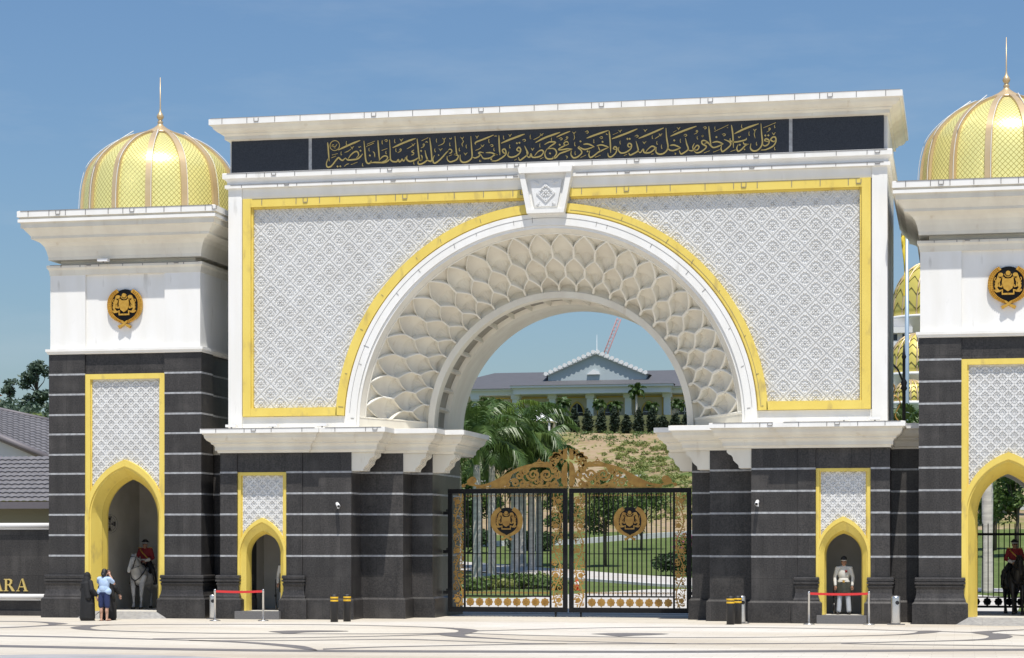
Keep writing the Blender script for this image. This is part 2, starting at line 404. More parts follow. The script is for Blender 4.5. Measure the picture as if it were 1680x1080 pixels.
# --- piers: stepped dark granite wings
WJ = JZ[:5]
for s in (-1, 1):
    q = .2 if s > 0 else 0                            # the right wing is a little narrower
    wing = MB(); plinth = MB(); ledge = MB(); link_w = MB()
    def bx(mb, x0, x1, *a, **k): mb.box(*(sorted((s * x0, s * x1))), *a, **k)
    def jn(x0, x1, y0, y1, zs=WJ): joints(wing, *(sorted((s * x0, s * x1))), y0, y1, zs)
    bx(wing, (9.92 - q), (10.47 - q), -.03, DEP, 0, 5.2); jn((9.92 - q), (10.47 - q), -.03, DEP)           # outer pilaster
    bx(wing, (7.78 - q), (8.30 - q), -.03, 2.6, 0, 5.2); jn((7.78 - q), (8.30 - q), -.03, 2.6)              # inner pilaster
    bx(wing, 6.20, (7.775 - q), 0, DEP, 0, 5.2); jn(6.20, (7.775 - q), 0, DEP)                   # plain face
    bx(wing, (8.303 - q), (9.917 - q), .02, 2.6, 4.60, 5.2)                                      # lintel over the niche
    bx(wing, (8.303 - q), (9.917 - q), .55, 2.6, 3.45, 4.597)
    bx(wing, (7.778 - q), (9.917 - q), 2.603, DEP, 0, 5.2)                                       # back of the niche
    bx(wing, 4.83, 6.197, 1.1, DEP, 0, 5.2); jn(4.83, 6.197, 1.1, DEP)
    bx(wing, 4.15, 4.827, 2.2, DEP, 0, 5.2); jn(4.15, 4.827, 2.2, DEP)
    bx(link_w, (10.475 - q), 11.2, 1.30, 2.4, 0, 5.2)
    joints(link_w, *(sorted((s * (10.475 - q), s * 11.2))), 1.30, 2.4, WJ)
    def path(pts): return pts if s == -1 else [(-x - (.2 if 7 < -x < 11 else 0), y) for x, y in pts[::-1]]
    plinth = MB(); plinth.sweep(rect(*sorted((s * (9.92 - q), s * (10.47 - q))), -.03, 1.2), BIGPL, closed=True)
    plinth.obj('plinth', 'granite', gate); plinth = MB()
    plinth.sweep(rect(*sorted((s * (7.78 - q), s * (8.30 - q))), -.03, .5), BIGPL, closed=True); plinth.obj('plinth', 'granite', gate); plinth = MB()
    plinth.sweep(path([(-7.66, 0), (-6.2, 0), (-6.2, 1.1), (-4.83, 1.1), (-4.83, 2.2), (-4.15, 2.2), (-4.15, DEP)]), LOWPL)
    plinth.obj('plinth', 'granite', gate); link_w.sweep(path([(-11.2, 1.3), (-10.56, 1.3)]), LOWPL)
    LP = [(0, 5.20), (.03, 5.20), (.05, 5.26), (.10, 5.28), (.10, 5.38), (.13, 5.44), (.20, 5.48), (.20, 5.52), (.30, 5.58), (.36, 5.66), (.38, 5.76),
          (.42, 5.77), (.42, 5.80), (.46, 5.80), (.46, 5.94), (.40, 5.955), (0, 5.955)]
    ledge.sweep(path([(-11.3, 1.3), (-10.47, 1.3), (-10.47, -.13), (-7.55, -.13), (-7.55, -.03), (-5.45, -.03), (-5.45, 1.1), (-4.09, 1.1), (-4.09, 2.2), (-3.48, 2.2), (-3.48, 4.95), (-4.4, 4.95)]), LP)
    for x0, x1, y0, y1 in ((5.45, 7.54, -.02, DEP), (7.55, 10.47 - q, -.12, DEP), (4.09, 5.447, 1.11, 4.9), (3.48, 4.087, 2.21, 4.9)): bx(ledge, x0, x1, y0, y1, 5.203, 5.95)
    bx(ledge, (10.475 - q), 11.3, 1.31, 2.5, 5.203, 5.95)
    wing.obj('granite_pier', ['granite', 'joint'], gate); link_w.obj('link_wall', ['granite', 'joint'], gate); ledge.obj('ledge', 'cream', gate)
    lip = MB(); lip.sweep(path([(-11.3, 1.3), (-10.47, 1.3), (-10.47, -.13), (-7.55, -.13), (-7.55, -.03), (-5.45, -.03), (-5.45, 1.1), (-4.09, 1.1), (-4.09, 2.2), (-3.48, 2.2), (-3.48, 4.95), (-4.4, 4.95)]), [(.463, 5.80), (.466, 5.80), (.466, 5.945), (.463, 5.945)]); lip.obj('ledge_lip', 'white', gate)
for s in (-1, 1):                                    # scroll brackets under the ledge
    for x, y in ((6.2, 0.03), (4.83, 1.13), (4.15, 2.23)):
        m = MB()
        prof = [(0, 5.197), (.74, 5.197), (.74, 5.10), (.69, 5.04), (.60, 5.00), (.56, 4.94), (.54, 4.85), (.47, 4.78), (.40, 4.72), (.38, 4.66), (.38, 4.62), (0, 4.62)]
        for k, (d, g) in enumerate(((0, 1.0), (.17, .90), (.30, 1.0), (.47, .90), (.60, 1.0))):
            pr_ = [(s * -1 * -(x - p[0] * g) if s < 0 else (x - p[0] * g), p[1] if p[1] > 5.15 else p[1] + (1 - g) * .1) for p in prof]
            pr_ = [(s * (x - p[0] * g), p[1]) for p in prof]
            m.prism(pr_, 'xz', y + d, y + (.167 if k == 0 else (.297 if k == 1 else (.467 if k == 2 else (.597 if k == 3 else .76)))))
        m.obj('bracket', 'cream', gate)

# --- guard niches in the wings
def niche_frame(par, cx, hw, zs, za, win, zain, ytop, ysp, z0, y0, yin, fw):
    m = MB()
    # rectangular surround
    for sx in (-1, 1): m.box(*sorted((cx + sx * hw, cx + sx * (hw - fw))), y0 - .03, y0 + .2, zs, ytop)
    m.box(cx - hw + fw + .002, cx + hw - fw - .002, y0 - .03, y0 + .2, ytop - fw, ytop)
    for sx in (-1, 1): m.box(*sorted((cx + sx * (hw - fw - .002), cx + sx * (hw - fw - .04))), y0 + .03, y0 + .2, zs, ytop - fw - .002)
    A0 = parch(hw - .001, zs, za, z0); A1 = parch(hw * .90, zs, zs + (za - zs) * .885, z0); A2 = parch(hw * .86, zs, zs + (za - zs) * .85, z0)
    A3 = parch(win + (hw * .86 - win) * .25, zs, zain + (zs + (za - zs) * .85 - zain) * .3, z0); A4 = parch(win, zs, zain, z0)
    loft(m, [(A0, y0 + .2), (A0, y0 - .06), (A1, y0 - .06), (A1, y0 - .02), (A2, y0 - .02), (A3, ysp - .25), (A3, ysp - .22), (A4, ysp), (A4, yin)], cx)
    m.obj('yellow_surround', 'yellow', par)
for s in (-1, 1):
    cx = s * 9.11 - (.2 if s > 0 else 0)
    niche_frame(gate, cx, .80, 2.02, 3.17, .52, 2.66, 4.597, .42, .25, .06, .55, .10)
    b = MB(); hole_sheet(b, parch(.72, 2.02, 3.05, .25), .80, 4.58, .14, 0, cx)
    tilefield(b, small_tile(.30), .30, (cx - .70, cx + .70), (2.0, 4.5),
              lambda x, z: abs(x - cx) < .70 and z < 4.49 and not (abs(x - cx) < .74 and z < 3.17 - max(0, abs(x - cx)) * .2 and
                  (z < 2.02 or math.hypot(abs(x - cx) + .43, z - 2.02) < 1.19)), .14, cx)
    b.obj('lattice_panel', 'relief', gate)
    b = MB(); hole_sheet(b, parch(.52, 2.02, 2.66, .25), .80, 3.45, .552, 0, cx)
    b.add([(cx - .8, .553, .25), (cx - .8, 2.598, .25), (cx - .8, 2.598, 3.44), (cx - .8, .553, 3.44)], [(0, 1, 2, 3)], 0)
    b.add([(cx + .8, .553, .25), (cx + .8, 2.598, .25), (cx + .8, 2.598, 3.44), (cx + .8, .553, 3.44)], [(0, 1, 2, 3)], 0)
    b.add([(cx - .8, 2.598, .25), (cx + .8, 2.598, .25), (cx + .8, 2.598, 3.44), (cx - .8, 2.598, 3.44)], [(0, 1, 2, 3)], 0)
    b.box(cx - .8, cx + .8, -.02, 2.598, .02, .245, 0)
    if s < 0: b.box(cx - .797, cx - .78, 1.22, 1.80, .25, 3.2, 1)          # dark service doorway in the left niche
    b.obj('niche_lining', ['inner', 'dark'], gate)
    b = MB(); b.box(cx - .75, cx + .70, -.42, .05, .0, .25); b.obj('step', 'greystone', gate)

# --- white wall with the round opening
def ring_pts(R, a0, a1, n, y): return [(R * math.cos(a0 + (a1 - a0) * i / n), y, ZC + R * math.sin(a0 + (a1 - a0) * i / n)) for i in range(n + 1)]
m = MB(); N = 96
def ray_rect(a, hw, zt):
    c, s_ = math.cos(a), math.sin(a); t = 1e9
    if abs(c) > 1e-6: t = min(t, hw / abs(c))
    if s_ > 1e-6: t = min(t, (zt - ZC) / s_)
    return (t * c, ZC + t * s_)
ang = sorted(set([math.pi * i / N for i in range(N + 1)] + [math.atan2(13.5 - ZC, 9.75), math.pi - math.atan2(13.5 - ZC, 9.75)]))
n = len(ang)
vs = [(6.05 * math.cos(a), .15, ZC + 6.05 * math.sin(a)) for a in ang] + [(ray_rect(a, 9.75, 13.5)[0], .15, ray_rect(a, 9.75, 13.5)[1]) for a in ang]
m.add(vs, [(i, i + 1, n + i + 1, n + i) for i in range(n - 1)])
vs = [(4.5 * math.cos(a), DEP, ZC + 4.5 * math.sin(a)) for a in ang] + [(ray_rect(a, 10.2, 13.95)[0], DEP, ray_rect(a, 10.2, 13.95)[1]) for a in ang]
m.add(vs, [(i, i + 1, n + i + 1, n + i) for i in range(n - 1)])
vs = [(4.03 * math.cos(a), DEP, ZC + 4.03 * math.sin(a)) for a in ang] + [(4.5 * math.cos(a), DEP, ZC + 4.5 * math.sin(a)) for a in ang]
m.add(vs, [(i, i + 1, n + i + 1, n + i) for i in range(n - 1)])
for s in (-1, 1):
    m.box(*sorted((s * 9.752, s * 10.2)), -.03, .9, 5.957, 13.5)           # white corner pilasters
    m.box(*sorted((s * 9.9, s * 10.17)), .903, DEP - .1, 5.957, 13.5)      # end walls
    m.box(*sorted((s * 9.4, s * 10.2)), DEP - .097, DEP - .003, 5.957, 13.5)
    m.box(*sorted((s * 6.36, s * 9.748)), .02, .148, 5.957, 6.33)         # plain strip under the panel
m.box(-9.748, 9.748, .0, .147, 13.16, 13.5)
m.box(-10.2, 10.2, .15, DEP - .003, 13.503, 15.0)
m.obj('white_wall', 'white', gate)

# --- lozenge relief over the spandrels
m = MB()
def keep(x, z): return abs(x) < 9.55 and 6.52 < z < 13.0 and math.hypot(x, z - ZC) > 6.56
tilefield(m, big_tile(.64), .64, (-9.6, 9.6), (6.4, 13.1), keep, .149, .10, 6.42)
m.obj('relief_panel', 'relief', gate)

# --- yellow frame: outer rectangle, both feet and the arch
m = MB()
def arcband(mb, r0, r1, ya, yb, a0, a1, n=72, mi=0):
    for A, B in ((a0, a1),):
        P = []
        for i in range(n + 1):
            a = A + (B - A) * i / n; c, s_ = math.cos(a), math.sin(a)
            P.append([(r0 * c, yb, ZC + r0 * s_), (r0 * c, ya, ZC + r0 * s_), (r1 * c, ya, ZC + r1 * s_), (r1 * c, yb, ZC + r1 * s_)])
        G = np.array(P)
        mb.grid(G, mi, False)
        mb.add(P[0], [(0, 1, 2, 3)], mi); mb.add(P[-1], [(0, 1, 2, 3)], mi)
af = math.asin((6.34 - ZC) / 6.5); ak = math.acos(.60 / 6.5)
for A, B in ((af, ak), (math.pi - ak, math.pi - af)):
    arcband(m, 6.42, 6.70, -.06, .148, A, B); arcband(m, 6.383, 6.418, .0, .148, A, B)
for s in (-1, 1):
    m.box(*sorted((s * 9.46, s * 9.72)), -.06, .148, 6.34, 13.16)
    m.box(*sorted((s * 9.40, s * 9.457)), .02, .148, 6.60, 12.90)
    m.box(*sorted((s * 6.66, s * 9.457)), -.06, .148, 6.34, 6.60)
    m.box(*sorted((s * .70, s * 9.457)), -.06, .148, 12.90, 13.157)
    m.box(*sorted((s * .73, s * 9.39)), .02, .148, 12.84, 12.897)
m.obj('yellow_frame', 'yellow', gate)

# --- white archivolt, coffered splay, inner ring and tunnel
m = MB()
arcband(m, 6.02, 6.38, -.08, .14, 0, math.pi, 120); arcband(m, 5.93, 6.017, -.03, .14, 0, math.pi, 120)
for s in (-1, 1): m.box(*sorted((s * 5.93, s * 6.38)), -.08, .14, 5.957, ZC)
m.obj('archivolt', 'white', gate)

a0 = .042; NC = 24; na = NC * 32; ntt = 160
pitch = (math.pi - 2 * a0) / NC
TIP = (.085, .445, .735, 1.30); NOT_ = (.31, .617, .90, 1.5); OFF = (0.0, .5, 0.0, .5)
nl = math.hypot(1.73, 2.06)
def splay(a, t, d):
    """point of the conical splay at angle a, fraction t from the front, sunk d into the stone"""
    R = 5.93 - 1.73 * t + d * 2.06 / nl; y = 2.06 * t + d * 1.73 / nl
    return np.stack([R * np.cos(a), y + 0 * a, ZC + R * np.sin(a)], -1)
aa = np.linspace(a0, math.pi - a0, na + 1)[:, None] + np.zeros((1, ntt + 1)); tt = np.linspace(0, 1, ntt + 1)[None, :] + np.zeros((na + 1, 1))
cell = (aa - a0) / pitch
ogive = lambda u: 1 - (1 - np.clip(u, 0, 1)) ** 1.45
depth = np.where(tt > .075, .09 + .11 * np.clip((tt - .075) / .235, 0, 1), 0.0)          # spandrels between the outer tips
for r in range(3):
    x = 2 * ((cell + OFF[r]) % 1.0 - .5)
    ins = (tt >= TIP[r]) & ((np.abs(x) < ogive((tt - TIP[r]) / (NOT_[r] - TIP[r]))) | (tt > NOT_[r]))
    low = min(NOT_[r + 1], 1.10); s_ = np.clip((tt - TIP[r]) / (low - TIP[r]), 0, 1)
    sc_ = .60 + .10 * x ** 2
    up = .105 + .13 * np.sin(np.clip(s_ / sc_, 0, 1) * math.pi / 2) * (1 - .45 * x ** 2)
    dn = .20 * np.clip((1 - s_) / (1 - sc_), 0, 1) ** .9 + .105 + .006 * np.cos(7 * math.pi * x) * np.clip((1 - s_) / .3, 0, 1)
    depth = np.where(ins, np.where(s_ < sc_, up, np.minimum(dn, up + .05)), depth)
m = MB(); m.grid(splay(aa, tt, depth), 0, True)
for s in (-1, 1):                                       # sloping sills at both feet of the splay
    m.add([(s * 5.93, 0, 5.957), (s * 4.2, 2.06, 5.957), (s * 4.2 * math.cos(a0), 2.06, ZC + 4.2 * math.sin(a0)), (s * 5.93 * math.cos(a0), 0, ZC + 5.93 * math.sin(a0))], [(0, 1, 2, 3)])
m.obj('coffered_splay', 'cream', gate, fix=False)
m = MB()                                                # raised ribs of the pointed scales
def rib(path, wd, h=.012, base=.30):
    A = np.array([p[0] for p in path]); T = np.array([p[1] for p in path]); R = 5.93 - 1.73 * T
    U = A * R; V = T * nl
    du = np.gradient(U); dv = np.gradient(V); l = np.hypot(du, dv) + 1e-9
    ou = -dv / l * wd / 2; ov = du / l * wd / 2
    vs = []
    Q = [splay(A + k * ou / R, T + k * ov / nl, np.full_like(A, d)) for k, d in ((1, base), (1, .012), (.55, -h), (-.55, -h), (-1, .012), (-1, base))]
    for i in range(len(A)): vs += [q[i] for q in Q]
    m.add(vs, [(6 * i + j, 6 * i + j + 1, 6 * i + 7 + j, 6 * i + 6 + j) for i in range(len(A) - 1) for j in range(5)])
for r in range(3):
    for k in range(NC + 1):
        c = a0 + pitch * (k + (.5 if OFF[r] == 0 else 0))
        if r != 1 and k == NC: continue
        for sgn in (-1, 1):
            u = np.linspace(0, 1, 15); P = [(c + sgn * pitch / 2 * float(ogive(q)), TIP[r] + (NOT_[r] - TIP[r]) * q) for q in u]
            P = [p for p in P if a0 - .002 <= p[0] <= math.pi - a0 + .002]
            if len(P) > 2: rib(P, .066)
        e = c + pitch / 2
        if e < math.pi - a0 + .002 or r != 1: rib([(e, q) for q in np.linspace(NOT_[r] - .01, min(TIP[r + 1] + .01, 1.0), 5)], .105)
for e in (a0, math.pi - a0): rib([(e, q) for q in np.linspace(.0, 1.0, 12)], .10)
rib([(a, .08) for a in np.linspace(a0, math.pi - a0, 160)], .05); rib([(a, .992) for a in np.linspace(a0, math.pi - a0, 160)], .05)
m.obj('scale_ribs', 'ribstone', gate)
m = MB(); arcband(m, 4.03, 4.23, 1.93, 2.2, 0, math.pi, 90); arcband(m, 4.235, 4.8, 2.15, 2.3, 0, math.pi, 90)
for s in (-1, 1): m.box(*sorted((s * 4.03, s * 4.23)), 1.93, 2.2, 5.957, ZC)
m.obj('inner_ring', 'cream', gate)
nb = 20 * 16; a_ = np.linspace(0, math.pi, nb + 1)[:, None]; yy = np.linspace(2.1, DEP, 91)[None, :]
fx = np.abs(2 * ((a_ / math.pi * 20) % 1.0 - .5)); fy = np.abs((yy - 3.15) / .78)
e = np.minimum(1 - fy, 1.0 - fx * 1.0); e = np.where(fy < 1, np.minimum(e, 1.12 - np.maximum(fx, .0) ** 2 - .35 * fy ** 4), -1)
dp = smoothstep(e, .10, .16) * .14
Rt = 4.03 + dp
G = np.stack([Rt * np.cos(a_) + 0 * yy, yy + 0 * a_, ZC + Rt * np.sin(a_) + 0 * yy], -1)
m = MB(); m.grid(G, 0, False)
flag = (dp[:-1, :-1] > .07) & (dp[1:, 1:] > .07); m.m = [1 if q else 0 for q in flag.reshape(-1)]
m.obj('barrel_vault', ['cream', 'coffer_dark'], gate, fix=False)

# --- keystone
m = MB()
def trap(k, z0, z1): return lambda z: .57 + (.84 - .57) * (z - 12.38) / (13.76 - 12.38) - k
hwf = lambda z, k=0: .57 + .27 * (z - 12.38) / 1.38 - k
def tr(z0, z1, k): return [(-hwf(z0, k), z0), (hwf(z0, k), z0), (hwf(z1, k), z1), (-hwf(z1, k), z1)]
m.prism(tr(12.38, 13.76, 0), 'xz', -.18, .14)
for z0, z1, y in ((12.38, 12.50, -.36), (13.60, 13.78, -.40)): m.prism(tr(z0, z1, 0), 'xz', y, -.183)
for s in (-1, 1):
    m.prism([(s * hwf(12.503), 12.503), (s * hwf(12.503, .16), 12.503), (s * hwf(13.597, .16), 13.597), (s * hwf(13.597), 13.597)], 'xz', -.34, -.183)
m.obj('keystone', 'white', gate)
m = MB(); m.prism(tr(12.60, 13.40, .27), 'xz', -.24, -.184)
E = [([(p[0] * 1.0, p[1] * 1.0) for p in poly], h, ch) for poly, h, ch in big_tile(.64)]
for poly, h, ch in E:
    mx = sum(p[0] for p in poly) / len(poly); mz = sum(p[1] for p in poly) / len(poly)
    if abs(mx) < .30:
        k = len(poly)
        m.add([(p[0], -.241, 13.0 + p[1]) for p in poly] + [(mx + (p[0] - mx) * ch, -.241 - h, 13.0 + mz + (p[1] - mz) * ch) for p in poly],
              [(i, (i + 1) % k, k + (i + 1) % k, k + i) for i in range(k)] + [list(range(k, 2 * k))])
for sx in (-1, 1):
    for sz in (-1, 1):
        for (dx, dz, a) in ((.22, .26, .8), (.27, .32, .3), (.17, .33, 1.2)):
            m.prism([(sx * (dx + p[0]) * (1 if sz > 0 else .86), 13.0 + sz * (dz + p[1])) for p in petal(a, .0, .09, .05)], 'xz', -.275, -.239)
m.obj('keystone_ornament', 'relief', gate)

# --- moulding, inscription frieze, cornice
m = MB()
m.sweep(rect(-10.2, 10.2, -.03, DEP), [(-.4, 13.97), (.14, 13.97), (.15, 13.95), (.15, 13.80), (.08, 13.76), (.03, 13.70), (.03, 13.62), (.09, 13.60), (.09, 13.50), (-.02, 13.498)], closed=True)
m.obj('moulding', 'white', gate)
m = MB(); m.box(-10.1, 10.1, -.02, .6, 13.972, 15.05)
for x in (-7.52, 7.37): m.box(x - .05, x + .05, -.026, .1, 13.975, 14.99, 1)
m.box(-10.1, 10.1, -.03, .1, 13.975, 14.0, 1)
fz = m.obj('frieze', ['granite2', 'joint'], gate)
m = MB()
m.sweep(rect(-10.1, 10.1, -.02, DEP), [(-.3, 14.99), (.02, 14.99), (.17, 15.02), (.17, 15.12), (.25, 15.17), (.25, 15.20), (.36, 15.24), (.44, 15.31), (.49, 15.41), (.55, 15.42), (.55, 15.60), (.50, 15.62), (-1, 15.62)], closed=True)
m.box(-9.2, 9.2, .9, DEP - .9, 15.3, 15.6)
m.obj('cornice', 'cream', gate)
m = MB()                                                   # bright painted lip along the cornice
m.sweep(rect(-10.1, 10.1, -.02, DEP), [(.553, 15.425), (.556, 15.425), (.556, 15.60), (.553, 15.60)], closed=True)
m.obj('cornice_lip', 'white', gate)

# --- lightning conductor clips on the lips
def clips(par, runs):
    m = MB()
    for x0, x1, y, z0, z1, step in runs:
        k = int(abs(x1 - x0) / step); rr = random.Random(int(abs(x0 * 37 + z0 * 91)))
        for i in range(k):
            x = x0 + (x1 - x0) * (i + .5 + rr.uniform(-.2, .2)) / k
            m.box(x - .009, x + .009, y - .012, y, z0, z1)
            if i % 4 == 1:
                for dx in (-.07, .07): m.box(x + .3 + dx - .008, x + .3 + dx + .008, y - .02, y, z0 + .05, z1 - .02)
                m.box(x + .23, x + .37, y - .02, y, z0 + .03, z0 + .048)
        m.box(x0, x1, y - .008, y, z1 - .004, z1 + .012)
    m.obj('conductor_clip_run', 'clip', par)
clips(gate, [(-10.6, 10.6, -.575, 15.44, 15.61, .85), (-10.2, 10.2, -.182, 13.82, 13.95, .9), (-10.1, -.9, -.122, 13.51, 13.595, .9), (.9, 10.1, -.122, 13.51, 13.595, .9),
             (-9.4, -.8, -.061, 12.96, 13.15, .85), (.8, 9.4, -.061, 12.96, 13.15, .85), (-10.9, -7.2, -.598, 5.82, 5.94, .8), (7.2, 10.6, -.598, 5.82, 5.94, .8), (-6.9, -5.1, -.498, 5.82, 5.94, .8), (5.1, 6.9, -.498, 5.82, 5.94, .8)])
m = MB()
for r, y in ((6.56, -.062), (6.2, -.082)):
    for i in range(17):
        a = math.pi * (i + .5 + random.uniform(-.4, .4)) / 17
        if abs(a - math.pi / 2) < .11 and r > 6.4: continue
        c, s_ = math.cos(a), math.sin(a); l = random.uniform(.03, .11)
        m.ribbon([((r - l) * c, ZC + (r - l) * s_), ((r + l * random.uniform(-.2, 1)) * c, ZC + (r + l * .8) * s_)], .009, y - .01, y)
for r in (6.50, 6.24): m.ribbon([(r * math.cos(math.pi * (.02 + .96 * i / 60)), ZC + r * math.sin(math.pi * (.02 + .96 * i / 60))) for i in range(61)] if r < 6.4 else [(r * math.cos(math.pi * (.02 + .445 * i / 40)), ZC + r * math.sin(math.pi * (.02 + .445 * i / 40))) for i in range(41)], .008, -.088 if r < 6.4 else -.067, -.081 if r < 6.4 else -.061)
m.obj('arch_clip', 'clip', gate)
